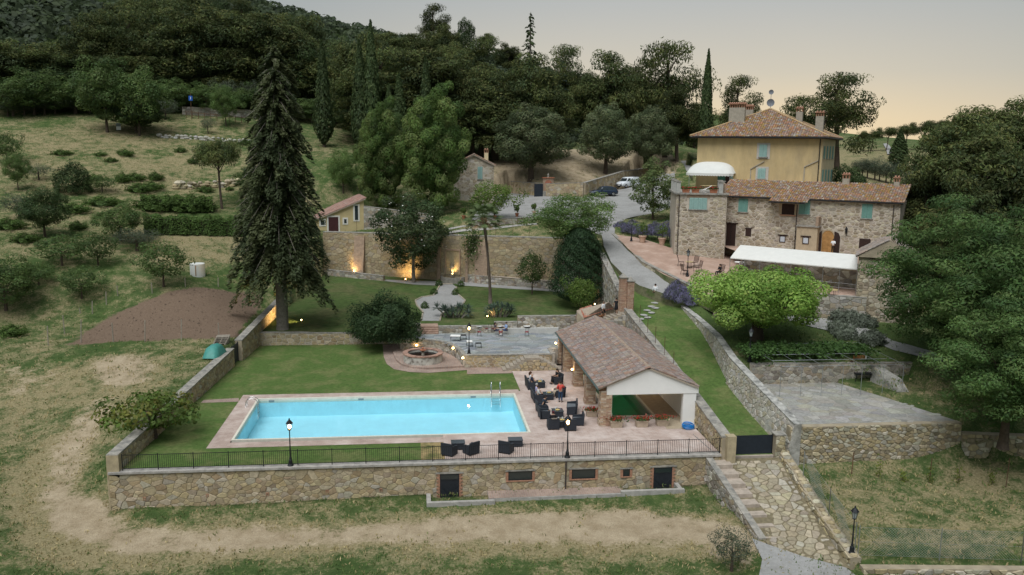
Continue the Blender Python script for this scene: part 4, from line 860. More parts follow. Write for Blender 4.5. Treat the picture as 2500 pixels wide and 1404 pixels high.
while yy < Y1-.2:
    MB().lathe([(.16, 0), (.13, .45)], n=8).build('ridge_tile', M('ridge_tile', (.33, .25, .19), .9, .35, 3), pv, loc=(XR, yy, RZ-.02)).rotation_euler = (-math.pi/2, 0, 0); yy += .42
MB().tube([(X0-.06, Y0-.05, EZ-.05), (X0-.06, Y1, EZ-.05)], .075, 8).build('gutter', M('green_copper', (.13, .17, .16), .5, .3, 3, metal=.4), pv)
MB().tube([(X0-.02, 75.0, EZ-.1), (X0+.02, 75.0, .02)], .05, 8).build('downpipe', M('brown_pipe'), pv)
# iron railing along the terrace front
fn = thing('iron_fence', 'black wrought iron railing along the front edge of the pool terrace', 'fence')
FX0, FX1, fy = -18.6, 20.55, 53.2; n_post = 19; gap = (FX1-FX0)/(n_post-1)
for z in (.12, 1.02): MB().box(FX0, FX1, fy-.014, fy+.014, z, z+.032).build('rail', iron_m, fn)
pm = None; bm_ = None; rest = MB(); cnt = 0
for i in range(n_post):
    x = FX0+i*gap
    if pm is None: o = MB().box(-.025, .025, -.025, .025, 0, 1.1).build('post', iron_m, fn, loc=(x, fy, .01)); pm = o.data
    else:
        o = bpy.data.objects.new('post', pm); col_main.objects.link(o); o.parent = fn; o.location = (x, fy, .01)
    if i == n_post-1: break
    for k in range(1, 17):
        xx = x+gap*k/17; cnt += 1
        if bm_ is None: o = MB().box(-.009, .009, -.009, .009, .15, 1.02).build('baluster', iron_m, fn, loc=(xx, fy, 0)); bm_ = o.data
        else:
            o = bpy.data.objects.new('baluster', bm_); col_main.objects.link(o); o.parent = fn; o.location = (xx, fy, 0)
# ------------------------------------------------------------------ facades
class Fac:
    def __init__(s, P, ang): s.P = V((P[0], P[1], 0)); s.ang = ang; s.u = dirv(ang); s.n = V((math.sin(math.radians(ang)), -math.cos(math.radians(ang)), 0))
    def pt(s, px, py): return onpl(px, py, s.P, s.ang)
    def sz(s, px, py): p = s.pt(px, py); return (V((p.x, p.y, 0))-s.P).dot(s.u), p.z
    def rect(s, px0, px1, py0, py1):
        s0, _ = s.sz(px0, (py0+py1)/2); s1, _ = s.sz(px1, (py0+py1)/2); _, z1 = s.sz((px0+px1)/2, py0); _, z0 = s.sz((px0+px1)/2, py1); return s0, s1, z0, z1
    def b(s, mb, r, d0, d1, col=None):
        s0, s1, z0, z1 = r; return mb.obox(s.P+s.u*s0+s.n*d0+UP*z0, s.u*(s1-s0), s.n*(d1-d0), UP*(z1-z0), col)
    def box(s, name, mat, parent, r, d0, d1): return s.b(MB(), r, d0, d1).build(name, mat, parent)
    def shutter(s, parent, r, mat, leaves=2, d=.05, sill=True):
        s0, s1, z0, z1 = r; w_ = (s1-s0)/leaves
        win = s.box('window', M('window_recess', (.02, .03, .03), .6, .1), parent, r, .002, .03)
        for k in range(leaves):
            q = (s0+k*w_+.012, s0+(k+1)*w_-.012, z0, z1); lf = s.box('shutter', mat, win, q, .032, .032+d)
            mb = MB(); z = z0+.1
            while z < z1-.1: s.b(mb, (q[0]+.05, q[1]-.05, z, z+.035), .032+d+.001, .032+d+.02); z += .1
            o = mb.build('louvre_slats', mat, win); o['kind'] = 'stuff'
        if sill: s.box('sill', coping_m, parent, (s0-.12, s1+.12, z0-.1, z0-.01), .0, .16)
        return win
shut_m = M('pale_green_shutter', (.30, .45, .41), .6, .08, 4); shut_d = M('sea_green_shutter', (.17, .33, .28), .6, .1, 4)
def box_house(name, parent, fac, s0, s1, depth, z0, z1, mat, wallname='wall'):
    """four walls as one hollow-looking body"""
    return MB().obox(fac.P+fac.u*s0+UP*z0, fac.u*(s1-s0), -fac.n*depth, UP*(z1-z0)).build(wallname, mat, parent)
def chimney(parent, P, ang, wd, dp, z0, z1, mat):
    c = V((P[0], P[1], 0)); ch = MB().cbox(c+UP*z0, wd, dp, z1-z0, ang).build('chimney', mat, parent)
    n = max(2, int(wd/.3)); h = .42
    for k in range(n+1):
        for sy in (-1, 1): MB().cbox(c+dirv(ang)*(-wd/2+wd*k/n)*.9+dirv(ang+90)*sy*dp*.4+UP*(z1+.001), .1, .1, h, ang).build('brick_pier', brick_m, ch)
    MB().cbox(c+UP*(z1+h+.002), wd*1.22, dp*1.25, .07, ang).build('cap_slab', brick_m, ch)
    for k in range(max(2, int(wd/.24))):
        kk = max(2, int(wd/.24)); q = c+dirv(ang)*(-wd/2*1.1+wd*1.1*(k+.5)/kk)
        MB().tube([q+dirv(ang+90)*dp*.62+UP*(z1+h+.1), q+UP*(z1+h+.2), q-dirv(ang+90)*dp*.62+UP*(z1+h+.1)], .1, 6).build('cap_tile', M('cap_tile', (.42, .22, .15), .9, .3, 5), ch)
    return ch
# ------------------------------------------------------------------ stone farmhouse wing and tower block
WA = -37.
wf = Fac(at(1772, 478, 15.1), WA); bf = Fac(at(1645, 625, 8.0), -13.)
hs = thing('stone_house', 'long two-storey rubble stone house with green shutters in front of the yellow villa', 'house')
s0, _ = wf.sz(1760, 540); s1, _ = wf.sz(2196, 540); WZ = 15.1
sB0, zB0 = bf.sz(1648, 560); sB1, _ = bf.sz(1771, 560); BZ = bf.sz(1700, 471)[1]
wc = box_house('wall', hs, wf, s0-2, s1, 9.5, 6., WZ-.05, mortar_pale)
WP = wf.P+wf.u*(s0-2)
def wrect(*a): r = wf.rect(*a); return r
holes = []
W_sh = [(1803, 1826, 485, 517), (1951, 1978, 484, 523), (2104, 2130, 498, 533)]
for a in W_sh:
    r = wrect(*a); wf.shutter(hs, r, shut_d); holes.append((r[0]-.12, r[1]+.12, r[2]-.15, r[3]+.1))
r = wrect(1909, 1940, 498, 524); holes.append((r[0]-.35, r[1]+.35, r[2]-.1, r[3]+.2)); wn = wf.box('window', darkwood_m, hs, r, .002, .04); wf.box('window_surround', M('sand_plaster', (.42, .33, .22), .9, .15, 2), hs, (r[0]-.35, r[0]-.01, r[2], r[3]+.1), .003, .05); wf.box('window_surround', M('sand_plaster'), hs, (r[1]+.01, r[1]+.35, r[2], r[3]+.1), .003, .05)
wf.box('sill', brick_m, hs, (r[0]-.2, r[1]+.2, r[2]-.12, r[2]-.01), 0, .2)
r = wrect(1773, 1796, 546, 600); holes.append((r[0]-.05, r[1]+.05, r[2], r[3]+.1)); dr = wf.box('door', darkwood_m, hs, r, .002, .03); wf.box('lintel', darkwood_m, hs, (r[0]-.25, r[1]+.25, r[3]+.01, r[3]+.12), 0, .1)
mb = MB(); wf.b(mb, ((r[0]+r[1])/2-.01, (r[0]+r[1])/2+.01, r[2], r[3]), .031, .04); mb.build('door_joint', iron_m, dr)
for a in ((1820, 1834, 558, 577), ):
    r = wrect(*a); holes.append((r[0]-.05, r[1]+.05, r[2], r[3])); wf.box('window', darkwood_m, hs, r, .002, .03); wf.box('lintel', darkwood_m, hs, (r[0]-.1, r[1]+.1, r[3]+.01, r[3]+.08), 0, .07)
# porch block with balcony
r = wrect(1949, 1999, 552, 640); pb = wf.box('porch_block', M('sand_plaster'), hs, (r[0], r[1], 7, r[3]), .01, 1.3); pf_ = Fac(wf.P+wf.n*1.3, WA); holes.append((r[0], r[1], 6, r[3]))
wf.box('balcony_floor', coping_m, hs, (r[0]-.1, r[1]+.15, r[3]+.004, r[3]+.13), 0, 1.45)
balz = r[3]+.14; wf.box('balcony_parapet', M('pilaster_brick'), hs, (r[1]-.25, r[1]+.05, balz, balz+1.05), .02, 1.38)
bl = MB(); rl = wf.P+wf.n*1.36
for k in range(15):
    q = rl+wf.u*(r[0]+(r[1]-.28-r[0])*k/14); bl.tube([q+UP*balz, q+UP*(balz+.95)], .012, 4)
bl.tube([rl+wf.u*r[0]+UP*(balz+.97), rl+wf.u*(r[1]-.26)+UP*(balz+.97)], .02, 5); o = bl.build('balcony_railing', rust_m, hs); o['kind'] = 'stuff'
for f, a in ((wf, (1905, 1916, 577, 590)), (pf_, (1961, 1973, 580, 594))):
    r2 = f.rect(*a); f.box('window', M('white_pane', (.5, .52, .55), .3, .05), hs, r2, .004, .03)
    for q in ((r2[0]-.08, r2[0], r2[2]-.08, r2[3]+.08), (r2[1], r2[1]+.08, r2[2]-.08, r2[3]+.08), (r2[0], r2[1], r2[3], r2[3]+.08), (r2[0], r2[1], r2[2]-.08, r2[2])): f.box('window_frame', darkwood_m, hs, q, .003, .06)
    f.box('lintel', darkwood_m, hs, (r2[0]-.3, r2[1]+.3, r2[3]+.09, r2[3]+.2), 0, .1)
    if f is wf: holes.append((r2[0]-.1, r2[1]+.1, r2[2]-.1, r2[3]+.2))
# arched door, lit inside
r = wrect(2006, 2035, 563, 625); cx = (r[0]+r[1])/2; rad = (r[1]-r[0])/2; zs = r[3]-rad; holes.append((r[0]-.12, r[1]+.75, r[2], r[3]+.05))
ap = [(r[0], r[2]), (r[1], r[2]), (r[1], zs)]+[(cx+rad*math.cos(t*math.pi/8), zs+rad*math.sin(t*math.pi/8)) for t in range(1, 8)]+[(r[0], zs)]
ad = MB().poly([wf.P+wf.u*s+wf.n*.02+UP*z for s, z in ap]).build('arched_doorway', M('lit_interior', (.20, .11, .045), .8, .6, 1.8, emit=(1, .50, .13), es=.06), hs)
for sgn, cxs in ((-1, r[0]), (1, r[1])):
    hw = rad*1.0*(.5 if sgn < 0 else 1.0); a_ = cxs+sgn*.03; lp = [(a_, r[2]), (a_+sgn*hw, r[2]), (a_+sgn*hw, zs), (a_+sgn*hw*.7, r[3]-rad*.35), (a_, r[3]-.02)]
    q = [wf.P+wf.u*s+wf.n*.05+UP*z for s, z in lp]; MB().add(q+[p+wf.n*.05 for p in q], [(0, 1, 2, 3, 4), (9, 8, 7, 6, 5)]+[(i, (i+1) % 5, 5+(i+1) % 5, 5+i) for i in range(5)]).build('door_leaf', darkwood_m, hs)
for k in range(11):
    t0 = math.pi*k/11; t1 = math.pi*(k+1)/11-.03; q = [wf.P+wf.u*(cx+R_*math.cos(t))+wf.n*d+UP*(zs+R_*math.sin(t)) for d in (.03, .09) for R_, t in ((rad, t0), (rad+.16, t0), (rad+.16, t1), (rad, t1))]
    MB().add(q, [(3, 2, 1, 0), (4, 5, 6, 7), (0, 1, 5, 4), (1, 2, 6, 5), (2, 3, 7, 6), (3, 0, 4, 7)]).build('arch_brick', M('sand_plaster'), hs)
r = wrect(2097, 2125, 583, 612); holes.append((r[0], r[1], r[2], r[3])); wf.box('opening', darkwood_m, hs, r, .002, .02)
sOff = s0-2
face_stones(hs, WP, WA, s1-s0+2, 7.0, WZ-.06, .37, PAL_HOUSE, 141, 1.9, wf.n, [(a-sOff, b-sOff, c, d) for a, b, c, d in holes], .035, .045, nmax=300, minpx=8, size_var=.1)
# wing roof
e0 = wf.P+wf.u*(s0-.6)+wf.n*.35+UP*WZ; e1 = wf.P+wf.u*(s1+.3)+wf.n*.35+UP*WZ; RD = 5.4; r0 = e0-wf.n*RD+UP*1.75; r1 = e1-wf.n*RD+UP*1.75
def roof_deck(q, parent, name='roof', th=.12):
    q = [V(p) for p in q]; k = len(q); return MB().add([p-UP*(th+.03) for p in q]+[p-UP*.03 for p in q], [tuple(range(k))[::-1], tuple(range(k, 2*k))]+[(i, (i+1) % k, k+(i+1) % k, k+i) for i in range(k)]).build(name, M('roof_deck'), parent)
rf = roof_deck((e0, e1, r1, r0), hs); tile_roof(rf, e0, e1, r1, r0, PAL_TILE_MOSS, 143, .27, .44, 300, minpx=7)
ex0, _ = wf.sz(1884, 494); ex1, _ = wf.sz(1972, 494); d0 = wf.P+wf.u*ex0+wf.n*1.45+UP*(WZ-.36); d1 = wf.P+wf.u*ex1+wf.n*1.45+UP*(WZ-.36)
f0 = d0-wf.n*1.15+UP*.38; f1 = d1-wf.n*1.15+UP*.38
rf2 = roof_deck((d0, d1, f1, f0), hs, 'roof_apron'); tile_roof(rf2, d0, d1, f1, f0, PAL_TILE_MOSS, 145, .27, .44, 0)
back = roof_deck((r0, r1, r1-wf.n*4.8-UP*1.5, r0-wf.n*4.8-UP*1.5), hs, 'rear_roof')
for a, b in ((e0, d0-wf.n*1.1+UP*.36), (d1-wf.n*1.1+UP*.36, e1)): MB().tube([a+wf.n*.05-UP*.08, b+wf.n*.05-UP*.08], .07, 6).build('gutter', iron_m, hs)
MB().tube([d0+wf.n*.05-UP*.08, d1+wf.n*.05-UP*.08], .07, 6).build('gutter', iron_m, hs)
for px, p0, p1 in ((1947, 500, 625), (2183, 500, 590)):
    a, b = wf.pt(px, p0), wf.pt(px, p1); MB().tube([V((a.x, a.y, a.z))+wf.n*.1, V((a.x, a.y, b.z))+wf.n*.1], .05, 6).build('downpipe', M('brown_pipe'), hs)
for px, py0, py1, wd in ((2065, 436, 462, .75), (2189, 444, 466, .6)):
    P = onpl(px, 455, V((r0.x, r0.y, 0))+wf.n*.3, WA); chimney(hs, P, WA, wd, .6, WZ+.6, zat((P.x, P.y, WZ), py0), M('grey_render', (.33, .29, .23), .9, .2, 3))
# left block with roof terrace
bb = MB().obox(bf.P+bf.u*sB0+UP*6, bf.u*(sB1-sB0), -bf.n*9.5, UP*(BZ-.2-6)).build('block_wall', mortar_pale, hs)
r = bf.rect(1683, 1726, 483, 511); bf.shutter(hs, r, M('pale_green_shutter'), 4); bf.box('brick_surround', M('pilaster_brick'), hs, (r[0]-.3, r[1]+.3, r[3]+.02, r[3]+.42), 0, .05)
face_stones(hs, bf.P+bf.u*sB0, -13., sB1-sB0, 7.2, BZ-.2, .37, PAL_HOUSE, 147, 1.9, bf.n, [(r[0]-sB0-.3, r[1]-sB0+.3, r[2]-.1, r[3]+.42)], .035, .045, nmax=150, minpx=8, size_var=.1)
pr = bf.P+bf.u*sB1; face_stones(hs, pr, 77., 5, 7.2, BZ-.2, .46, PAL_HOUSE, 149, 1.9, bf.u, (), .035, .045, nmax=0)
bf.box('terrace_slab', coping_m, hs, (sB0-.25, sB1+.2, BZ-.198, BZ), -9.4, .25)
a, b = bf.pt(1659, 476), bf.pt(1652, 625); MB().tube([V((a.x, a.y, a.z))+bf.n*.1, V((a.x, a.y, b.z))+bf.n*.1], .05, 6).build('downpipe', M('brown_pipe'), hs)
pil_m = M('grey_pillar', (.36, .35, .32), .9, .2, 3)
for sx, dd in ((sB0+.2, .25), (sB0+.1, 2.6), (sB0+.1, 5.0), (sB0+.1, 7.2), (sB1-.75, .25), (sB1-.2, 3.0), (sB1-.2, 5.5)):
    P = bf.P+bf.u*sx-bf.n*dd; pi = MB().cbox(P+UP*(BZ+.002), .5, .4, 1.25, -13).build('parapet_pillar', pil_m, hs); MB().cbox(P+UP*(BZ+1.254), .65, .55, .09, -13).build('pillar_cap', coping_m, pi)
MB().obox(bf.P+bf.u*(sB1-.3)-bf.n*.6+UP*(BZ+.002), bf.u*.2, -bf.n*6.5, UP*1.1).build('parapet', M('pilaster_brick'), hs)
# ------------------------------------------------------------------ yellow villa
VA = -33.; vP = atd(1701, 400, 113.5); vf = Fac((vP.x, vP.y, 0), VA)
vs1, _ = vf.sz(2005, 400); VZ = zat((vP.x, vP.y, 20), 334)
lo, hi = 4., 30.
for _ in range(40):
    mid = (lo+hi)/2; c = vf.P+vf.u*vs1-vf.n*mid+UP*17
    if proj(c)[0] < 2033: lo = mid
    else: hi = mid
VD = min(lo, 19.)
vl = thing('villa', 'tall ochre yellow villa with hipped tiled roof and pale green shutters', 'house')
och_m = M('ochre_plaster', (.50, .375, .195), .9, .16, .9, .15, 8, tint=(.43, .33, .185), tscale=.35, stretch=(1, 1, .35))
MB().obox(vf.P+UP*9, vf.u*vs1, -vf.n*VD, UP*(VZ-9)).build('wall', och_m, vl)
rs = Fac(vf.P+vf.u*vs1, VA+90)
MB().obox(rs.P+rs.n*.003+UP*9, rs.u*VD, rs.n*.02, UP*(VZ-9.02)).build('side_wall', M('cream_plaster', (.58, .47, .29), .9, .12, 1.), vl)
OV = .85; ctr = vf.P+vf.u*vs1/2-vf.n*VD/2; apz = zat((ctr.x, ctr.y, 24), 268)
cor = [vf.P-vf.u*OV+vf.n*OV, vf.P+vf.u*(vs1+OV)+vf.n*OV, vf.P+vf.u*(vs1+OV)-vf.n*(VD+OV), vf.P-vf.u*OV-vf.n*(VD+OV)]; cor = [V((p.x, p.y, VZ+.02)) for p in cor]
rl_ = max(0., (VD-vs1)/2); ap0 = V((ctr.x, ctr.y, apz))+vf.n*rl_*.6; ap1 = V((ctr.x, ctr.y, apz))-vf.n*rl_*.6
eav = MB().add([p-UP*.18 for p in cor]+[p for p in cor], [(3, 2, 1, 0), (4, 5, 6, 7), (0, 1, 5, 4), (1, 2, 6, 5), (2, 3, 7, 6), (3, 0, 4, 7)]).build('eaves', M('dark_eaves', (.12, .085, .055), .9, .2, 3), vl)
for k, (A, B, C, D) in enumerate(((cor[0], cor[1], ap0, ap0), (cor[1], cor[2], ap1, ap0), (cor[2], cor[3], ap1, ap1), (cor[3], cor[0], ap0, ap1))):
    q = [A, B, C, D] if (C-D).length > .1 else [A, B, C]; rf = roof_deck([V(p)+UP*.04 for p in q], vl, 'roof', .03)
    if k != 2: tile_roof(rf, A+UP*.03, B+UP*.03, C+UP*.03, D+UP*.03, PAL_TILE_MOSS, 151+k, .29, .46, 200 if k == 0 else 0, minpx=7)
hipm = M('hip_tile', (.38, .26, .14), .9, .35, 3)
for A, B in ((cor[0], ap0), (cor[1], ap0), (cor[2], ap1), (cor[3], ap1)): MB().tube([A+UP*.12, B+UP*.12], .13, 6).build('hip_ridge', hipm, vl)
for A, B in ((cor[0], cor[1]), (cor[1], cor[2])): MB().tube([A-UP*.08, B-UP*.08], .09, 6).build('gutter', iron_m, vl)
sur_m = M('grey_surround', (.46, .42, .37), .9, .12, 2)
for a, s_ in (((1854, 1873, 353, 383), (1848, 1880, 349, 388)), ((1850, 1869, 411, 436), (1845, 1876, 407, 441))):
    vf.box('window_surround', sur_m, vl, vf.rect(*s_), .001, .05); w_ = vf.shutter(vl, vf.rect(*a), shut_m, 2, .04, False); w_.location = vf.n*.05
    q = vf.rect(a[0]-2, a[1]+2, a[3], a[3]+2); vf.box('sill', coping_m, vl, q, .06, .25)
for zz in ((357, 387), (414, 444)):
    for k in range(4):
        fr_ = (k+.6)/4.4; c = rs.P+rs.u*VD*fr_; x_ = proj(c+UP*18)[0]; za, zb = zat((c.x, c.y, 18), zz[1]), zat((c.x, c.y, 18), zz[0])
        rs.shutter(vl, (VD*fr_-.6, VD*fr_+.6, za, zb), shut_d, 2, .05)
a, b = vf.pt(2003, 345), vf.pt(2003, 455); MB().tube([V((a.x, a.y, VZ-.2))+vf.n*.1, V((a.x, a.y, 12))+vf.n*.1], .06, 6).build('downpipe', iron_m, vl)
for (xa, ya, xb, yb) in ((1832, 414, 1866, 395), (1963, 409, 1998, 393)):
    A, B = vf.pt(xa, ya), vf.pt(xb, yb); MB().obox(A, B-A, vf.n*.12, UP*.12).build('string_ledge', M('grey_render'), vl); MB().obox(A-UP*1.6, vf.u*.12, vf.n*.06, UP*1.6).build('string_ledge', M('grey_render'), vl)
for px, py, dd, wd, y0_ in ((1799, 300, 3.5, 2.0, 263), (1828, 280, 9, 1.2, 268), (1951, 300, 9.5, .8, 273), (2000, 320, 4.0, .95, 284)):
    P = onpl(px, py, vf.P-vf.n*dd, VA); chimney(vl, P, VA, wd, .8, VZ+.4, zat((P.x, P.y, 24), y0_), M('grey_render'))
# satellite dishes
P = V((ap0.x, ap0.y, apz)); 
for nm_, py, rr, lbl in (('satellite_dish', 251, .5, 'larger grey satellite dish on the villa roof peak'), ('satellite_dish', 225, .32, 'smaller satellite dish higher on the mast above the villa roof')):
    zc = zat((P.x, P.y, 26), py); t = thing(nm_, lbl, 'satellite dish', (P.x, P.y, zc), math.radians(VA+8))
    MB().tube([(0, .1, apz-zc), (0, .1, .3)], .03, 6).build('mast', metal_m, t)
    d = MB(); prof = [(rr*math.sin(k*.22), -.12*rr*(1-math.cos(k*.22))*6) for k in range(6)]
    vs = [(0, -.02, 0)]; n_ = 20
    for k in range(1, 6):
        for j in range(n_): q = 2*math.pi*j/n_; R_ = rr*k/5; vs.append((R_*math.cos(q), -.03-.22*rr*(k/5)**2, R_*math.sin(q)))
    fs = [(0, 1+j, 1+(j+1) % n_) for j in range(n_)]+[(1+(k-1)*n_+j, 1+k*n_+j, 1+k*n_+(j+1) % n_, 1+(k-1)*n_+(j+1) % n_) for k in range(1, 5) for j in range(n_)]
    d.add(vs, fs); d.build('dish', M('dish_grey', (.17, .18, .20), .5, .05), t, True); MB().tube([(0, -.05, -rr*.9), (0, -rr*.8, -.1)], .02, 5).build('arm', metal_m, t)
# dome awning on the roof terrace
aw = thing('awning', 'white scalloped dome awning over the roof terrace door of the yellow villa', 'awning')
A, B = vf.pt(1682, 414), vf.pt(1797, 414); wA = (V((B.x, B.y, 0))-V((A.x, A.y, 0))).length; sA = (V((A.x, A.y, 0))-vf.P).dot(vf.u); zA = A.z-.35; hA = (vf.pt(1740, 391).z-zA)*.88; mb = MB(); nu, nv = 18, 7; vs = []
for j in range(nv):
    for i in range(nu+1):
        t = i/nu*2-1; e_ = (1-abs(t)**3.2)**.6; dd = 2.4*(j/(nv-1)); z = zA+hA*e_*math.cos(j/(nv-1)*math.pi/2)**.75
        vs.append(vf.P+vf.u*(sA+wA*(i/nu))+vf.n*(dd*(.55+.45*e_)+.03)+UP*max(zA, z))
mb.add(vs, [(j*(nu+1)+i, j*(nu+1)+i+1, (j+1)*(nu+1)+i+1, (j+1)*(nu+1)+i) for j in range(nv-1) for i in range(nu)]); canvas_m = M('white_canvas', (.80, .79, .74), .8, .05, 1.5, transl=.25)
mb.build('canopy', canvas_m, aw, True)
val = MB(); base = vs[-(nu+1):]
for i in range(nu):
    a_, b_ = base[i], base[i+1]; val.poly([a_, b_, b_-UP*.28, (a_+b_)/2-UP*.36, a_-UP*.28])
val.build('valance', canvas_m, aw)
for s_ in (.1, .95):
    q = vf.P+vf.u*(sA+wA*s_)+vf.n*2.0; MB().tube([q+UP*(zA), q+UP*(BZ)], .035, 6).build('post', metal_m, aw)
r = vf.rect(1752, 1783, 417, 462); vf.box('terrace_door', darkwood_m, vl, (r[0]+1.0, r[1], BZ, r[3]), .002, .05); vf.box('terrace_shutter', M('dark_green_shutter', (.05, .16, .115), .6, .1), vl, (r[0], r[0]+.98, BZ, r[3]), .004, .07); vf.box('terrace_shutter', M('pale_green_shutter'), vl, (r[1]+.02, r[1]+.3, BZ, r[3]), .004, .07)
# ------------------------------------------------------------------ restaurant awning, its terrace wall and the small tower
ra = thing('long_awning', 'long white barrel awning over the restaurant terrace beside the stone house', 'awning')
FL, FR, BL, BR = at(1783, 629, 9.2), at(2093, 657, 9.2), at(1808, 598, 10.25), at(2094, 622, 10.25)
mb = MB(); nu, nv = 26, 8; vs = []
for i in range(nu+1):
    f, b = FL.lerp(FR, i/nu), BL.lerp(BR, i/nu)
    for j in range(nv):
        t = j/(nv-1); p = f.lerp(b, t); p.z = f.z+(b.z-f.z)*(.7*t+.3*math.sin(t*math.pi/2)); 
        if i % 4 == 2: p.z -= .035*math.sin(t*math.pi)
        vs.append(p)
mb.add(vs, [(i*nv+j, (i+1)*nv+j, (i+1)*nv+j+1, i*nv+j+1) for i in range(nu) for j in range(nv-1)]); mb.build('canopy', canvas_m, ra, True)
mb = MB()
for i in range(nu): a_, b_ = FL.lerp(FR, i/nu), FL.lerp(FR, (i+1)/nu); mb.poly([a_, b_, b_-UP*.1, a_-UP*.1])
mb.build('hem', canvas_m, ra)
for i in range(9):
    f, b = FL.lerp(FR, i/8), BL.lerp(BR, i/8); zt = float(brick_z([f.x], [f.y])[0]); MB().tube([f-UP*.03, V((f.x, f.y, zt))], .03, 6).build('post', metal_m, ra); MB().tube([f-UP*.03, b-UP*.35], .02, 5).build('rafter', metal_m, ra)
for z in (.55, 1.0): MB().tube([FL.lerp(FR, .45)+UP*(z-2.55), FR+UP*(z-2.55)], .02, 5).build('rail', metal_m, ra)
wall_run('terrace_wall', 'low end of the restaurant retaining wall beside the lavender', (bt[5][0], bt[5][1]), (35.25, 79.35), .5, 2.5, 6.4, 6.75, PAL_GREY, 'R', .42, 160, cop=.07)
wall_run('terrace_wall', 'retaining wall of the restaurant terrace behind the round green tree', (35.3, 79.3), (43.0, 75.4), .5, 2.5, 6.75, 6.75, PAL_GREY, 'R', .42, 161, cop=.07, core=mortar_m)
wall_run('terrace_wall', 'rough retaining wall at the back of the awning terrace', (BL.x+.8, BL.y+.5), (BR.x+.8, BR.y+.5), .4, 5.5, 9.2, 9.2, PAL_GREY, 'R', .45, 163, cop=.06, core=mortar_m)
o = sheet('upper_terrace', [(BL.x+.9, BL.y+.6), (BR.x+.9, BR.y+.6), tuple((wf.P+wf.u*s1).xy), tuple((wf.P+wf.u*(s0)).xy)], flat(9.1), 3., cotto_m)
tP = onpl(2092, 700, (43.2, 75.3, 0), -30); tf = Fac(tP, -30.); tz = tf.sz(2092, 626)[1]
tw_ = thing('stone_tower', 'small square stone outbuilding with slate roof at the end of the awning', 'building')
MB().obox(tf.P+UP*2.5, tf.u*5.2, -tf.n*5, UP*(tz-2.5)).build('wall', mortar_m, tw_)
face_stones(tw_, tf.P, -30., 5.2, 3.2, tz, .38, PAL_HOUSE, 165, 1.5, tf.n, (), .04, .035, nmax=200, minpx=8)
face_stones(tw_, tf.P-tf.n*5, -120., 5, 3.2, tz, .46, PAL_HOUSE, 167, 1.5, -tf.u, (), .04, .035, nmax=0)
q = [tf.P-tf.u*.3+tf.n*.3, tf.P+tf.u*5.5+tf.n*.3, tf.P+tf.u*5.5-tf.n*5.3, tf.P-tf.u*.3-tf.n*5.3]; q = [p+UP*tz for p in q]; ra0 = tf.P+tf.u*2.6+tf.n*.3+UP*(tz+1.7); ra1 = ra0-tf.n*5.6
gm = MB().add([q[0], q[1], ra0, q[0]-tf.n*.5, q[1]-tf.n*.5, ra0-tf.n*.5], [(0, 1, 2), (5, 4, 3)]); gm.build('gable', M('lime_mortar'), tw_)
for A, B, C, D in ((q[3], q[0], ra0, ra1), (q[1], q[2], ra1, ra0)):
    rf = roof_deck((A+UP*.08, B+UP*.08, C+UP*.1, D+UP*.1), tw_); tile_roof(rf, A+UP*.06, B+UP*.06, C+UP*.08, D+UP*.08, [(.24, .20, .175), (.28, .24, .21), (.21, .175, .15), (.30, .22, .17)], 169, .3, .5, 0)
wall_run('terrace_wall', 'low stone wall between gravel road and brick terrace', bt[0][:2], bt[2][:2], .35, 5, bt[0][2]+.12, bt[2][2]+.12, PAL_HOUSE, 'R', .36, 171, cop=.05)
wall_run('terrace_wall', 'stone edge wall of the brick terrace curving down to the lavender', bt[2][:2], bt[4][:2], .35, 4, bt[2][2]+.12, bt[4][2]+.12, PAL_HOUSE, 'R', .36, 173, cop=.05)
# ------------------------------------------------------------------ piazza wall, shrine, cottage, farm buildings
wq = [at(1215, 468, 12.3), at(1330, 479, 12.3), at(1425, 479, 12.6), at(1520, 458, 13.4), at(1640, 424, 14.6)]
pw = thing('piazza_wall', 'old stone retaining wall behind the parked cars with a brick shrine niche', 'wall')
for k, (a, b) in enumerate(zip(wq, wq[1:])): wall_run('', '', a.xy, b.xy, .5, min(a.z, b.z)-.6, a.z+(2.2, 2.2, 2.3, 3.1)[k], b.z+(2.2, 2.3, 3.1, 2.2)[k], PAL_FRONT, 'R', .5, 181+k, cop=.08, parent=pw, minpx=8, nmax=70, core=mortar_m)
sf = Fac(wq[1]+V((.1, -.35, 0)), 2.); tag(sf and None or pw, None)
shr = thing('shrine', 'brick wayside shrine niche with stone base set in the piazza wall', 'shrine'); r = sf.rect(1326, 1351, 435, 480)
sf.box('shrine_body', M('pilaster_brick'), shr, (r[0], r[1], 12, r[3]), -.6, .0); cx = (r[0]+r[1])/2; rad = (r[1]-r[0])*.34; zs = r[3]-.3-rad; zb = 13.3
apn = [(cx-rad, zb), (cx+rad, zb), (cx+rad, zs)]+[(cx+rad*math.cos(t*math.pi/8), zs+rad*math.sin(t*math.pi/8)) for t in range(1, 8)]+[(cx-rad, zs)]
MB().poly([sf.P+sf.u*s+sf.n*.012+UP*z for s, z in apn]).build('niche', M('red_niche', (.33, .13, .08), .9, .3, 3), shr); sf.box('base', coping_m, shr, (r[0]-.05, r[1]+.05, 11.9, 13.2), .001, .12); sf.box('cornice', M('terracotta_pot'), shr, (r[0]-.15, r[1]+.15, r[3]+.002, r[3]+.14), -.6, .15)
MB().lathe([(.2, 0), (.12, .15), (.2, .35), (.1, .5), (.03, .75)], sf.P+sf.u*cx-sf.n*.25+UP*(r[3]+.14), 8).build('finial', coping_m, shr)
r = sf.rect(1304, 1325, 449, 474); tag(sf.b(MB(), (r[0], r[1], 12.2, r[3]), .1, .16).build('cellar_door', M('dark_gate')), 'dark green metal door in the piazza wall beside the brick shrine', 'door')
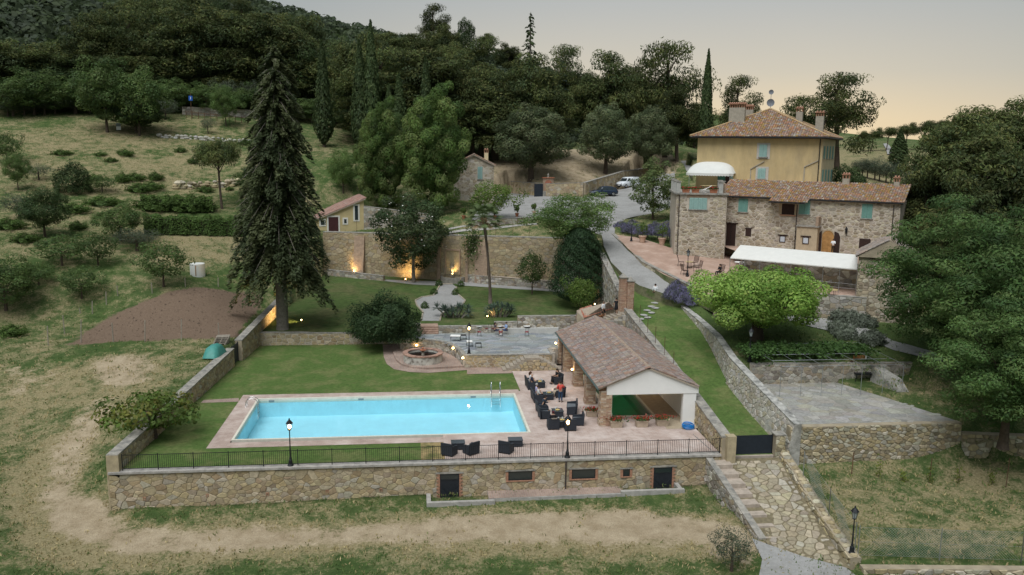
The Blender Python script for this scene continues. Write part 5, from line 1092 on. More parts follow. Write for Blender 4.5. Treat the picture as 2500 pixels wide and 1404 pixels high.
for k, (a, b) in enumerate(zip(pz[:3], pz[1:4])): wall_run('verge_wall', ['low stone wall under the potted lemon trees, left stretch', 'low stone wall under the potted lemon trees, middle stretch', 'low stone wall under the potted lemon trees, right stretch'][k], a[:2], b[:2], .4, 8, a[2]+.12, b[2]+.12, PAL_GREY, 'R', .4, 191+k, cop=.06)
ct = thing('stone_cottage', 'narrow gabled stone cottage with green shutter and chimney behind the linden tree', 'house')
cf = Fac(at(1205, 494, 11.8), -4.); sL = cf.sz(1108, 450)[0]; sR = 0; zE = cf.sz(1205, 404)[1]; zA_ = cf.sz(1157, 379)[1]; sM = cf.sz(1157, 400)[0]
pr = [(sL, 9.), (sR, 9.), (sR, zE), (sM, zA_), (sL, zE)]
MB().add([cf.P+cf.u*s+UP*z for s, z in pr]+[cf.P+cf.u*s-cf.n*8+UP*z for s, z in pr], [(0, 1, 2, 3, 4), (9, 8, 7, 6, 5)]+[(i, i+5, (i+1) % 5+5, (i+1) % 5) for i in range(5)]).build('wall', M('pale_mortar'), ct)
cr = cf.rect(1166, 1178, 407, 437)
face_stones(ct, cf.P+cf.u*sL, -4., sR-sL, 10.5, zA_, .42, [(.44, .38, .30), (.38, .32, .24), (.48, .43, .35), (.34, .28, .20)], 195, 1.6, cf.n, [(cr[0]-sL-.1, cr[1]-sL+.1, cr[2]-.1, cr[3]+.1)], .03, .03, ztop=lambda s: zE+(zA_-zE)*(1-abs(s+sL-sM)/max(.1, (sR-sM if s+sL > sM else sM-sL))), nmax=100, minpx=8)
cf.shutter(ct, cr, shut_m)
for sa, sb in ((sR+.35, sM), (sL-.35, sM)):
    A = cf.P+cf.u*sa+cf.n*.3+UP*(zE-.05); D = cf.P+cf.u*sM+cf.n*.3+UP*(zA_+.12); q = [A, A-cf.n*8.6, D-cf.n*8.6, D]; 
    if sa < sb: q = [q[1], q[0], q[3], q[2]]
    rf = roof_deck(q, ct); tile_roof(rf, *[p+UP*.02 for p in q], PAL_TILE, 197, .28, .45, 0)
P = onpl(1187, 390, cf.P-cf.n*2.5, -4.); chimney(ct, P, -4., .65, .6, zE, zat((P.x, P.y, 18), 373), M('cream_plaster'))
# ochre farm building on top of the great wall
ff = Fac(at(802, 567, 8.15), 10.); fb_ = thing('farm_building', 'low ochre lean-to building with tiled mono-pitch roof and brown door above the garden wall', 'building')
pr = [ff.sz(*q) for q in ((770, 566), (888, 556), (888, 487), (770, 537))]; pr[0] = (pr[0][0], 8.2); pr[1] = (pr[1][0], 8.2)
k4 = [(0, 1, 2, 3), (7, 6, 5, 4)]+[(i, i+4, (i+1) % 4+4, (i+1) % 4) for i in range(4)]
yel_m = M('faded_yellow_plaster', (.50, .40, .21), .9, .12, 1.2)
MB().add([ff.P+ff.u*s+UP*z for s, z in pr]+[ff.P+ff.u*s-ff.n*9+UP*z for s, z in pr], k4).build('wall', yel_m, fb_)
A = ff.P+ff.u*(pr[3][0]-.9)+ff.n*.3+UP*(pr[3][1]-.3); D = ff.P+ff.u*(pr[2][0]+.25)+ff.n*.3+UP*(pr[2][1]+.18); q = [A-ff.n*9.5, A, D, D-ff.n*9.5]
rf = roof_deck(q, fb_); tile_roof(rf, *[p+UP*.02 for p in q], [(.27, .15, .115), (.32, .19, .145), (.24, .14, .11), (.30, .21, .175)], 199, .28, .45, 150, minpx=7)
trim_m = M('white_trim', (.66, .63, .56), .85, .06)
for a, dm in (((802, 826, 530, 566), darkwood_m), ((840, 846, 535, 545), glass_m), ((866, 874, 502, 537), glass_m), ((783, 792, 538, 549), glass_m)):
    r = ff.rect(*a); ff.box('white_surround', trim_m, fb_, (r[0]-.22, r[1]+.22, r[2]-(.2 if a[3] < 560 else 0), r[3]+.22), .001, .06); ff.box('door' if a[3] > 560 else 'window', M('maroon_door', (.055, .018, .018), .6, .2, 3) if a[3] > 560 else dm, fb_, r, .062, .08)
sh = thing('tiled_shed', 'small shed with ribbed tile roof behind the clipped hedge', 'shed'); hf = Fac(at(562, 545, 8.4), 2.); r = hf.rect(562, 640, 517, 545)
hf.box('wall', M('grey_render'), sh, (r[0], r[1], 7.5, r[3]), -3.5, 0); A, B = hf.pt(557, 519), hf.pt(640, 519); A, B = A+hf.n*.3, B+hf.n*.3; D, C = A-hf.n*4.2+UP*1.6+hf.u*.2, B-hf.n*4.2+UP*1.6
rf = roof_deck((A, B, C, D), sh); tile_roof(rf, A, B, C, D, [(.42, .28, .21), (.36, .24, .18), (.46, .34, .27)], 201, .36, .5, 60, minpx=8, thick=.11)
r = hf.rect(579, 589, 521, 532); hf.box('window', M('white_pane'), sh, r, .002, .03)
ws = thing('metal_shed', 'white corrugated metal shed roof behind the ochre farm building', 'shed'); kf = Fac(atd(788, 478, 150), 4.); r = kf.rect(788, 865, 470, 492)
kf.box('wall', M('white_metal', (.52, .55, .56), .5, .1, 3), ws, (r[0], r[1], r[2]-3, r[3]), -4, 0)
A, B = kf.P+kf.u*(r[0]-.2)+kf.n*.2+UP*r[3], kf.P+kf.u*(r[1]+.2)+kf.n*.2+UP*r[3]
for k in range(14):
    p = A.lerp(B, k/14); q_ = A.lerp(B, (k+1)/14-.004); MB().add([p, q_, q_-kf.n*4.4+UP*1.3, p-kf.n*4.4+UP*1.3, p+UP*.05, q_+UP*.05, q_-kf.n*4.4+UP*1.35, p-kf.n*4.4+UP*1.35], [(3, 2, 1, 0), (4, 5, 6, 7), (0, 1, 5, 4), (1, 2, 6, 5), (2, 3, 7, 6), (3, 0, 4, 7)]).build('roof_sheet', M('white_metal'), ws)
wall_run('ramp_wall', 'grey stone wall right of the ochre farm building', (ff.P+ff.u*(pr[1][0]+.1)).xy, (2.5, 121.5), .5, 8, 11.9, 10.9, PAL_GREY, 'R', .45, 203, cop=.06)
# grass track with twin concrete strips above the great wall
for a in (((1095, 560), (1200, 551), (1300, 538), (1303, 541), (1200, 554), (1096, 563)), ((1095, 569), (1200, 560), (1312, 546), (1314, 549), (1200, 563), (1096, 572))): sheet('track_strip', [gat(*q).xy[:] for q in a], lambda x, y: terr(x, y)+.06, 1.5, conc_m)
sheet('distant_road', [gat(*q).xy[:] for q in ((2156, 353), (2164, 352), (2172, 358), (2180, 378), (2166, 379), (2163, 366))], lambda x, y: terr(x, y)+.3, 6., gravel_m)
sheet('gravel_drive', [gat(*q).xy[:] for q in ((1890, 752), (1960, 764), (2060, 788), (2180, 836), (2300, 872), (2300, 888), (2180, 857), (2050, 814), (1950, 791), (1890, 776))], lambda x, y: terr(x, y)+.06, 1.2, gravel_m)
# ------------------------------------------------------------------ vegetation
nr = np.random.RandomState(11)
bark_m = M('bark', (.085, .062, .045), .95, .35, 5, .6, 18); palebark_m = M('pale_bark', (.19, .165, .135), .95, .35, 5, .6, 18)
def leaf_mat(name, rough=.6, transl=.42, objvar=.16): return M(name, (1.22, 1.2, 1.15), rough, .12, .5, attr=True, spec=.18, transl=transl, objvar=objvar)
leaf_m = leaf_mat('foliage')
def leaves(name, C, Nn, size, colr, aspect=.55, parent=None, mat=None, along=None):
    """one mesh of small leaf faces; C centres, Nn normals, size half lengths, colr rgb per leaf"""
    n = len(C); Nn = Nn/np.maximum(1e-6, np.linalg.norm(Nn, axis=1))[:, None]
    ref = nr.normal(size=(n, 3)) if along is None else along
    a = ref-(ref*Nn).sum(1)[:, None]*Nn; a /= np.maximum(1e-6, np.linalg.norm(a, axis=1))[:, None]; b = np.cross(Nn, a)
    s = np.asarray(size)[:, None]; vs = np.stack([C-a*s, C+b*s*aspect, C+a*s, C-b*s*aspect], 1).reshape(-1, 3)
    me = bpy.data.meshes.new(name); me.vertices.add(4*n); me.vertices.foreach_set('co', vs.astype('f').ravel())
    me.loops.add(4*n); me.loops.foreach_set('vertex_index', np.arange(4*n, dtype='i')); me.polygons.add(n); me.polygons.foreach_set('loop_start', np.arange(0, 4*n, 4, dtype='i')); me.polygons.foreach_set('loop_total', np.full(n, 4, 'i'))
    me.update(calc_edges=True); at2 = me.attributes.new('col', 'FLOAT_COLOR', 'FACE'); cc = np.ones((n, 4), 'f'); cc[:, :3] = np.clip(colr, 0, 1); at2.data.foreach_set('color', cc.ravel())
    me.materials.append(mat or leaf_m); o = bpy.data.objects.new(name, me); col_main.objects.link(o); o.parent = parent; return o
def puff_leaves(puffs, per, size, pal, up=.35, cen=None, tone=.22, inner=.65, cut=-.35):
    """puffs = (x,y,z,rx,ry,rz); returns leaf arrays"""
    Cs, Ns, Ss, Ks = [], [], [], []; pal = np.array(pal)
    for p in puffs:
        c = np.array(p[:3]); r = np.array(p[3:6]); n = max(4, int(per*(r[0]*r[1]*r[2])**(2/3))); d = nr.normal(size=(n, 3)); d /= np.linalg.norm(d, axis=1)[:, None]
        if cen is not None:
            o = c-np.array(cen); o = o/max(1e-6, np.linalg.norm(o)); k = (d@o) > cut; d = d[k]; n = len(d)
        pos = c+d*r*(inner+(1-inner)*nr.rand(n, 1)**.5); Cs.append(pos); Ns.append(d+nr.normal(size=(n, 3))*.3+np.array([0, 0, up])); Ss.append(size*(.65+.7*nr.rand(n)))
        base = pal[nr.randint(len(pal))]*(1+tone*(nr.rand()-.5)*2); Ks.append(base*(1+.35*(nr.rand(n, 1)-.5))*(1+.06*nr.normal(size=(n, 3))))
    return np.concatenate(Cs), np.concatenate(Ns), np.concatenate(Ss), np.concatenate(Ks)
def fib(n, jit=.3):
    i = np.arange(n)+.5; ph = np.arccos(1-2*i/n); th = np.pi*(1+5**.5)*i; d = np.stack([np.cos(th)*np.sin(ph), np.sin(th)*np.sin(ph), np.cos(ph)], 1)+nr.normal(size=(n, 3))*jit*.3; return d/np.linalg.norm(d, axis=1)[:, None]
def trunk(root, h, r, limbs, mat=None, lean=(0, 0), n=7, sub=0):
    """tapered trunk with limbs reaching the crown points"""
    rg = random.Random(int(h*100)); mb = MB(); top = V((lean[0], lean[1], h)); pts = [V((0, 0, -.6)), V((0, 0, .05)), top*.35+V((rg.uniform(-.1, .1), rg.uniform(-.1, .1), 0))*h*.12, top*.7, top]; mb.tube(pts, [r*1.5, r*1.15, r*.9, r*.75, r*.55], n)
    for L_ in limbs:
        e_ = V(L_); s_ = top*rg.uniform(.62, .98); m_ = s_.lerp(e_, .5)+V((0, 0, (e_-s_).length*.1)); mb.tube([s_, m_, e_], [r*.42, r*.26, r*.08], 5)
    return mb.build('trunk', mat or bark_m, root, True)
def proto(name, h, w): 
    o = bpy.data.objects.new(name, None); col_main.objects.link(o); o['_h'] = h; o['_w'] = w; return o
def broad(name, h, w, th, npuff=60, per=46, size=.2, pal=None, pr=.27, flat_=1., zb=.0, trunkr=None, shape=1., leafmat=None, bark=None, limbs=7, cut=-.35, aspect=.6, inner=.6, jit=.3):
    root = proto(name, h, w); R_ = w/2; rz = (h-th)/2; cz = th+rz; d = fib(npuff, jit); pf = []
    for q in d:
        k = (.70+.13*nr.normal()+.09*math.sin(3*math.atan2(q[1], q[0])+h)+.06*math.sin(7*q[2]+w))*(1 if q[2] > -.2 else .92); tap = 1-(shape-1)*max(0, q[2]) if shape > 1 else 1
        s_ = pr*(.75+.5*nr.rand()); pf.append((q[0]*R_*k*tap, q[1]*R_*k*tap, cz+q[2]*rz*k+zb, R_*s_, R_*s_, R_*s_*.8*flat_))
    for _ in range(npuff//3): q = nr.normal(size=3)*.3; pf.append((q[0]*R_, q[1]*R_, cz+q[2]*rz, R_*pr, R_*pr, R_*pr*.8))
    C, Nn, S, K = puff_leaves(pf, per, size, pal, cen=(0, 0, cz-rz*.3), cut=cut, inner=inner)
    leaves('crown', C, Nn, S, K, aspect, root, leafmat)
    idx_ = nr.choice(npuff, min(limbs, npuff), False); trunk(root, th+rz*.7, trunkr or h*.022+.05, [tuple(np.array(pf[i][:3])*np.array([.8, .8, .95])) for i in idx_], bark); return root
G_LIN = [(.080, .128, .034), (.102, .150, .042), (.060, .102, .028), (.122, .162, .052)]
G_DARK = [(.048, .075, .028), (.062, .090, .034), (.038, .062, .025), (.076, .102, .040)]
G_MID = [(.068, .108, .034), (.088, .128, .042), (.054, .088, .030)]
G_BRIGHT = [(.17, .28, .055), (.205, .32, .07), (.14, .24, .046), (.24, .35, .088)]
G_OLIVE = [(.085, .105, .068), (.105, .125, .085), (.068, .088, .056)]
G_PINE = [(.064, .082, .030), (.088, .105, .036), (.046, .064, .027), (.108, .120, .042)]
G_LOCUST = [(.105, .165, .050), (.130, .190, .062), (.084, .138, .042)]
G_ACACIA = [(.076, .132, .042), (.098, .160, .052), (.060, .108, .036), (.118, .180, .060)]
G_GREY = [(.135, .155, .12), (.165, .185, .15), (.115, .135, .10)]
def pine(name, h, w, th, npad=34, seed=1, pal=G_PINE, dome=.6, size=.22, per=85, gaps=1.):
    rs = np.random.RandomState(seed); root = proto(name, h, w); R_ = w/2; pf = []; ends = []
    for k in range(npad):
        a = rs.rand()*2*np.pi; rr = R_*np.sqrt(rs.rand())*.86; t = rr/R_; zt = h-(h-th)*dome*(t**2)*.9; z = zt-rs.rand()**1.3*(h-th)*.9*(1-.45*t); s_ = R_*(.25+.16*rs.rand())
        x, y = rr*np.cos(a), rr*np.sin(a); z = max(th, min(z, h-s_*.35)); ends.append((x*.9, y*.9, z-s_*.2)); pf.append((x, y, z, s_, s_, s_*.85))
        for _ in range(5): q = rs.normal(size=3)*s_*.55; pf.append((x+q[0], y+q[1], z+abs(q[2])*.45, s_*.55, s_*.55, s_*.42))
    C, Nn, S, K = puff_leaves(pf, per, size, pal, up=.7, inner=.5)
    al = nr.normal(size=C.shape)*.55+np.array([0, 0, 1.]); leaves('crown', C, Nn+nr.normal(size=C.shape)*.6, S, K, .34, root, leaf_mat('pine_needles', .7, .36, .38), al)
    trunk(root, h*.8, h*.02+.06, ends[::2][:12], bark_m, (rs.uniform(-.8, .8), rs.uniform(-.8, .8))); return root
def cypress(name, h, w, pal=G_DARK, n=7000, size=.26, power=.75, base=.03, clump=26):
    root = proto(name, h, w); t = nr.rand(n)**.85; z = h*(base+(1-base)*t); prof = np.minimum(1, (t/.18)**.6)*np.maximum(0, 1-t)**power/.82; a = nr.rand(n)*2*np.pi
    lump = 1+.16*np.sin(a*4+z*2.1)*np.cos(z*1.3+a*2)+.1*np.sin(a*9+z*5); rr = w/2*prof*lump*(.72+.28*nr.rand(n)); C = np.stack([rr*np.cos(a), rr*np.sin(a), z], 1)
    Nn = np.stack([np.cos(a), np.sin(a), .3+0*a], 1)+nr.normal(size=(n, 3))*.4; cells = (np.floor(z/(h/clump)).astype(int)*7+np.floor(a*1.6).astype(int)) % 17; tone = (nr.rand(17)*.5+.75)[cells]; p = np.array(pal)[nr.randint(len(pal), size=n)]
    leaves('crown', C, Nn, size*(.6+.8*nr.rand(n)), p*tone[:, None], .4, root, None, nr.normal(size=(n, 3))*.35+np.array([0, 0, 1.])); trunk(root, h*.5, w*.07, []); return root
def spruce(name, h, w, pal, th=.09, seed=3, nb=330, droop=.5, size=.33, dens=60, gaps=.12, ragged=.3, flatpad=False, prof=.72):
    """layered conifer: drooping boughs hung with foliage, each a strip of leaf faces"""
    rs = np.random.RandomState(seed); root = proto(name, h, w); Cs, Ns, Ks, Al = [], [], [], []; mb = MB(); pal = np.array(pal)
    for k in range(nb):
        t = (k+.5)/nb; z0 = h*(th+(1-th)*t**1.05); L_ = w/2*((1-t)**prof*.96+.03)*(1-ragged*rs.rand()); a = k*2.399+rs.rand()*.6; ux = np.array([np.cos(a), np.sin(a), 0])
        if rs.rand() < gaps: 
            if t < .45: e_ = ux*L_*.75+np.array([0, 0, z0-L_*.3]); mb.tube([(0, 0, z0), tuple(ux*L_*.4+np.array([0, 0, z0+.1])), tuple(e_)], [.07, .045, .012], 4)
            continue
        m_ = max(6, int(dens*L_/4)); s = rs.rand(m_)**.75; sag = -droop*L_*(s**1.7)*(.55+.6*(1-t))+.12*L_*np.sin(s*3.1)*(.4)
        side = np.cross(ux, [0, 0, 1.]); wd = L_*.26*(1-s*.65)*(rs.rand(m_)*2-1); hang = -rs.rand(m_)**2*L_*.16*(0 if flatpad else 1)
        C = ux*(s*L_)[:, None]+side*wd[:, None]+np.array([0, 0, 1.])*(z0+sag+hang-abs(wd)*.25)[:, None]; Cs.append(C)
        Ns.append(np.array([0, 0, 1.])+ux*.5+rs.normal(size=C.shape)*.45); Al.append(ux+np.array([0, 0, -.6 if not flatpad else -.05])+rs.normal(size=C.shape)*.4); Ks.append(pal[rs.randint(len(pal))]*(.8+.4*rs.rand(m_, 1)))
        mb.tube([(0, 0, z0), tuple(ux*L_*.5+np.array([0, 0, z0-droop*L_*.12])), tuple(ux*L_*.95+np.array([0, 0, z0-droop*L_*.55]))], [.06, .04, .012], 3)
    C = np.concatenate(Cs); leaves('crown', C, np.concatenate(Ns), size*(.6+.7*rs.rand(len(C))), np.concatenate(Ks), .5, root, None, np.concatenate(Al))
    mb.tube([(0, 0, -.6), (0, 0, .1), (0, 0, h*.3), (0, 0, h*.7), (0, 0, h*.99)], [h*.026, h*.021, h*.017, h*.009, .03], 9); mb.build('trunk', palebark_m, root, True); return root
def mound(name, w, h, pal, n=2600, size=.16, spike=0., parent=None, dens=1., aspect=.5, lumpy=1.):
    root = proto(name, h, w); d = nr.normal(size=(n, 3)); d[:, 2] = abs(d[:, 2]); d /= np.linalg.norm(d, axis=1)[:, None]; lump = 1+lumpy*(.13*np.sin(d[:, 0]*7+1)*np.cos(d[:, 1]*6)+.08*np.sin(d[:, 2]*9+d[:, 0]*5))-(.25*nr.rand(n)**2*(lumpy > 1))
    C = d*np.array([w/2, w/2, h])*(lump*(.75+.25*nr.rand(n)))[:, None]; cell = (np.floor(d[:, 0]*4).astype(int)*5+np.floor(d[:, 1]*4).astype(int)*3) % 13; tone = (.75+.5*nr.rand(13))[cell]
    p = np.array(pal)[nr.randint(len(pal), size=n)]*tone[:, None]; al = nr.normal(size=(n, 3))*(1-spike)+d*spike*2+np.array([0, 0, spike]); leaves('foliage', C, d+nr.normal(size=(n, 3))*.5, size*(.6+.8*nr.rand(n)), p, aspect, root, None, al)
    MB().tube([(0, 0, -.4), (0, 0, h*.5)], [.06*w*.5, .03*w*.5], 5).build('stem', bark_m, root); return root
USED = {}
def plant(pr_, name, label, cat, P, h, w, group=None, rz=None, tilt=0.):
    """first use moves the prototype itself, then copies of it and of its parts"""
    if pr_.name not in USED: o = pr_; USED[pr_.name] = o; USED[id(pr_)] = o; h0, w0 = pr_['_h'], pr_['_w']
    else: o = copy_tree(pr_); h0, w0 = pr_['_h'], pr_['_w']
    key = pr_.name
    o.location = P; o.scale = (w/w0, w/w0, h/h0); o.rotation_euler = (tilt, 0, rnd.uniform(0, 6.28) if rz is None else rz)
    for k in ('label', 'category', 'group'):
        if k in o: del o[k]
    tag(o, label, cat, group)
    if o is pr_: o['_nm'] = name; USED[key] = o
    else: o.name = name
    return o
def by_base(pr_, name, label, cat, px, py, pytop, wpx, z=None, group=None, **k):
    P = gat(px, py) if z is None else at(px, py, z); h = zat(P, pytop)-P.z; w_ = 1.1*wpx*(P-CAM).length/F_PX; return plant(pr_, name, label, cat, P, h, w_, group, **k)
def by_top(pr_, name, label, cat, px, pytop, Ht, wpx, group=None, dmin=150, dmax=460, **k):
    if px < 880 and Ht < 12: dmin = max(dmin, 178)
    d = ray(px, pytop); q = 1/math.hypot(d.x, d.y); t = np.arange(dmin, dmax, 2.); hh = (CAMH+d.z*q*t)-terr(d.x*q*t, d.y*q*t); i = int(np.argmin(abs(hh-Ht))); D = t[i]; P = V((d.x*q*D, d.y*q*D, 0)); P.z = hgt(P.x, P.y); h = max(3., CAMH+d.z*q*D-P.z); w_ = 1.1*wpx*D/F_PX if wpx > 0 else -wpx*rnd.uniform(.8, 1.15)
    return plant(pr_, name, label, cat, P, h, w_, group, **k)
# ---- prototypes
P_linden = broad('linden_tree', 15, 13, .4, 120, 420, .13, G_LIN, .18, trunkr=.4)
P_round = broad('holm_oak', 12, 10.5, .5, 80, 300, .125, [(.088, .112, .054), (.108, .132, .066), (.070, .092, .046), (.128, .150, .078)], .22, shape=1.35, trunkr=.35)
P_plane = broad('plane_tree', 6.6, 10.6, 1.6, 90, 430, .11, G_BRIGHT, .22, trunkr=.5, cut=-.5)
P_oakA = broad('broadleaf_tree', 8, 7, 1.0, 46, 260, .12, G_MID, .28, trunkr=.16)
P_oakB = broad('evergreen_oak', 9, 8.5, 1.0, 50, 260, .13, G_DARK, .27, trunkr=.2)
P_small = broad('fruit_tree', 4, 4, .8, 34, 280, .085, G_MID, .3, trunkr=.08, cut=-.6)
P_olive = broad('olive_tree', 3.6, 3.8, .7, 34, 280, .08, G_OLIVE, .3, trunkr=.12, cut=-.6, aspect=.35)
P_locust = broad('locust_tree', 9.5, 9.5, 1.2, 62, 240, .105, G_LOCUST, .22, trunkr=.16, cut=-.7, inner=.3)
P_magn = broad('magnolia_tree', 11, 8.5, 1.3, 55, 220, .13, [(.038, .064, .026), (.054, .082, .034), (.072, .096, .046)], .24, trunkr=.2, bark=palebark_m, cut=-.6, inner=.4)
P_acacia = broad('acacia_tree', 14, 13, 1.0, 95, 300, .14, G_ACACIA, .22, trunkr=.35, flat_=.6, cut=-.6, inner=.35, aspect=.4)
P_pine = [pine('pine_tree', 15, 11, 4, 40, 1, dome=.7), pine('pine_tree', 15, 10, 3, 40, 2, dome=.85), pine('pine_tree', 15, 9, 4.5, 32, 5, dome=.6)]
P_umb = pine('umbrella_pine', 11, 10, 7, 24, 7, dome=.35, size=.2)
P_scot = pine('loose_pine', 14, 10, 3.5, 36, 9, dome=.95, per=70, size=.2)
P_cyp = cypress('cypress_tree', 16, 3.2)
P_spire = spruce('spire_conifer', 15, 7, G_DARK, nb=120, droop=.25, ragged=.45, gaps=.1, size=.28, dens=34)
P_spruce = spruce('tall_spruce', 31, 12, [(.066, .082, .036), (.086, .100, .046), (.052, .068, .032)], th=.25, nb=420, size=.22, dens=230, ragged=.42, prof=.42, gaps=.13, droop=.92)
P_cedar = spruce('blue_cedar', 16, 13, [(.085, .125, .115), (.105, .150, .135), (.065, .10, .09)], nb=110, droop=.12, size=.26, dens=70, ragged=.45, gaps=.05, flatpad=True)
P_dense = cypress('dense_cypress', 9.5, 6.5, [(.030, .058, .026), (.040, .072, .032), (.024, .048, .022)], 26000, .11, .42, .02, 40)
P_ball = mound('clipped_bush', 3, 2.6, G_DARK, 6000, .08)
P_box = mound('box_ball', 1., .75, [(.045, .080, .022), (.06, .10, .03)], 700, .06)
P_lav = mound('lavender_bush', 2.2, 1.1, [(.12, .115, .16), (.15, .14, .24), (.085, .105, .08), (.18, .165, .30)], 1500, .16, .8, aspect=.14)
P_shrub = mound('grey_shrub', 2.2, 1.3, G_GREY, 1300, .15, .5, aspect=.3)
P_bush = mound('bramble_bush', 2.4, 1.3, [(.075, .125, .030), (.095, .15, .04), (.055, .095, .024)], 2400, .10, lumpy=2.6)
P_big = mound('rounded_shrub', 6.5, 4.0, [(.024, .046, .019), (.034, .060, .024), (.044, .072, .030)], 22000, .10, lumpy=1.8)
# ---- placed single trees
by_base(P_spruce, 'tall_spruce', 'giant dark spruce with drooping boughs and bare pale trunk beside the ploughed field', 'spruce', 690, 800, 112, 240, 1.5)
by_base(P_linden, 'linden_tree', 'taller rounded linden tree in front of the stone cottage', 'linden tree', 1062, 528, 205, 172, 10.2)
by_base(P_linden, 'linden_tree', 'broad linden tree left of the taller linden, above the farm building', 'linden tree', 938, 525, 240, 132, 10.0)
by_base(P_round, 'holm_oak', 'large rounded holm oak above the shrine wall', 'oak tree', 1296, 438, 238, 185)
by_base(P_round, 'holm_oak', 'holm oak with short pale trunk behind the dark car', 'oak tree', 1478, 425, 236, 135)
by_base(P_round, 'holm_oak', 'dark holm oak behind the white van', 'oak tree', 1588, 412, 245, 120)
P_lime = broad('lime_tree', 8.5, 6, .9, 70, 300, .11, [(.125, .165, .062), (.155, .19, .075), (.10, .138, .052)], .24, shape=1.75, trunkr=.15)
o = by_base(P_lime, 'lime_tree', 'upright pale green lime tree at the left corner of the stone house', 'lime tree', 1593, 548, 384, 108, 9.9)
by_base(P_magn, 'magnolia_tree', 'magnolia with white blossoms and pale trunk against the great garden wall', 'magnolia', 1010, 692, 468, 172, 2.3)
by_base(P_locust, 'locust_tree', 'airy light green locust tree above the dark cypress by the road', 'locust tree', 1398, 612, 468, 215, 8.1)
by_base(P_dense, 'dense_cypress', 'dense dark egg-shaped cypress at the right end of the upper lawn', 'cypress', 1412, 742, 556, 130, 2.05)
by_base(P_plane, 'plane_tree', 'wide clipped bright green plane tree on the lawn below the restaurant', 'plane tree', 1848, 832, 655, 285, 3.65)
by_base(P_big, 'rounded_shrub', 'big rounded dark green shrub above the low garden wall', 'shrub', 942, 822, 722, 158, 1.25)
P_citrus = broad('small_tree', 4, 4, .9, 34, 300, .08, [(.115, .175, .036), (.14, .20, .05), (.09, .145, .03)], .3, trunkr=.07, cut=-.6)
by_base(P_citrus, 'small_tree', 'small bright bushy tree in front of the dense dark cypress', 'tree', 1416, 776, 672, 78, 1.35)
by_base(P_small, 'small_tree', 'thin crooked small tree before the planter wall', 'tree', 1299, 716, 612, 72, 2.2)
by_base(P_citrus, 'orange_tree', 'leafy low tree at the corner of the stone cottage', 'tree', 1207, 538, 440, 112, 10.5)
by_base(P_locust, 'ash_tree', 'thin tree between the spruce and the linden above the metal shed', 'tree', 838, 478, 362, 85)
by_top(P_oakB, 'evergreen_oak', 'dark evergreen tree right behind the top of the spruce', 'oak tree', 838, 268, 8, 90, None, 140, 200)
by_top(P_cedar, 'blue_cedar', 'blue grey cedar with layered boughs behind the holm oaks', 'cedar', 1375, 150, 17, 130, None, 160, 230)
by_top(P_cedar, 'blue_cedar', 'lower blue grey cedar spreading between the two rounded holm oaks', 'cedar', 1425, 225, 11, 130, None, 155, 220)
by_top(P_spire, 'spire_conifer', 'ragged conifer spire standing above the treeline against the sky', 'conifer', 1296, 26, 20, 105, None, 190, 320)
for px, py, wd, lbl in ((908, 52, 44, 'tallest slim cypress in the wood left of the lindens'), (880, 100, 40, 'slim cypress just left of the tallest cypress'), (1040, 140, 44, 'slim dark cypress half hidden behind the linden top'), (975, 180, 44, 'short cypress between the tallest cypress and the linden'), (950, 205, 34, 'shortest cypress beside the tallest one'), (790, 100, 40, 'slim dark cypress behind the spruce top')):
    q_ = atd(px, 300, 156); q_.z = hgt(q_.x, q_.y); plant(P_cyp, 'cypress_tree', lbl, 'cypress', q_, zat(q_, py)-q_.z, wd*1.15*156/F_PX, 'slim cypresses in the wood')
by_top(P_cyp, 'cypress_tree', 'slim cypress rising left of the villa roof against the sky', 'cypress', 1731, 122, 19, 34, None, 170, 260)
by_top(P_scot, 'loose_pine', 'tall open-crowned pine left of the villa against the sky', 'pine tree', 1635, 88, 22, 160, None, 165, 240)
by_top(P_scot, 'loose_pine', 'small pine silhouetted above the left side of the villa roof', 'pine tree', 1812, 175, 15, 95, None, 165, 260)
by_top(P_scot, 'loose_pine', 'big wind-shaped pine right of the villa against the sunset', 'pine tree', 2062, 168, 19, 160, None, 140, 220)
by_top(P_scot, 'loose_pine', 'low pine between the villa chimneys and the wind-shaped pine', 'pine tree', 1965, 225, 14, 110, None, 150, 230)
by_top(P_scot, 'loose_pine', 'open pine on the central skyline right of the conifer spire', 'pine tree', 1385, 100, 15, 110, None, 200, 330)
by_top(P_scot, 'loose_pine', 'dark pine on the skyline left of the conifer spire', 'pine tree', 1062, 4, 20, 70, None, 200, 420)
for px, py, wd in ((1480, 125, 150), (1530, 150, 110), (1440, 165, 110), (1660, 215, 110), (1580, 200, 120), (1700, 250, 90), (1720, 290, 80)):
    by_top(P_pine[(px//10) % 3], 'pine_tree', 'dark pine in the wood behind the parked cars', 'pine tree', px, py, 14, wd, 'pines behind the parked cars', 160, 260)
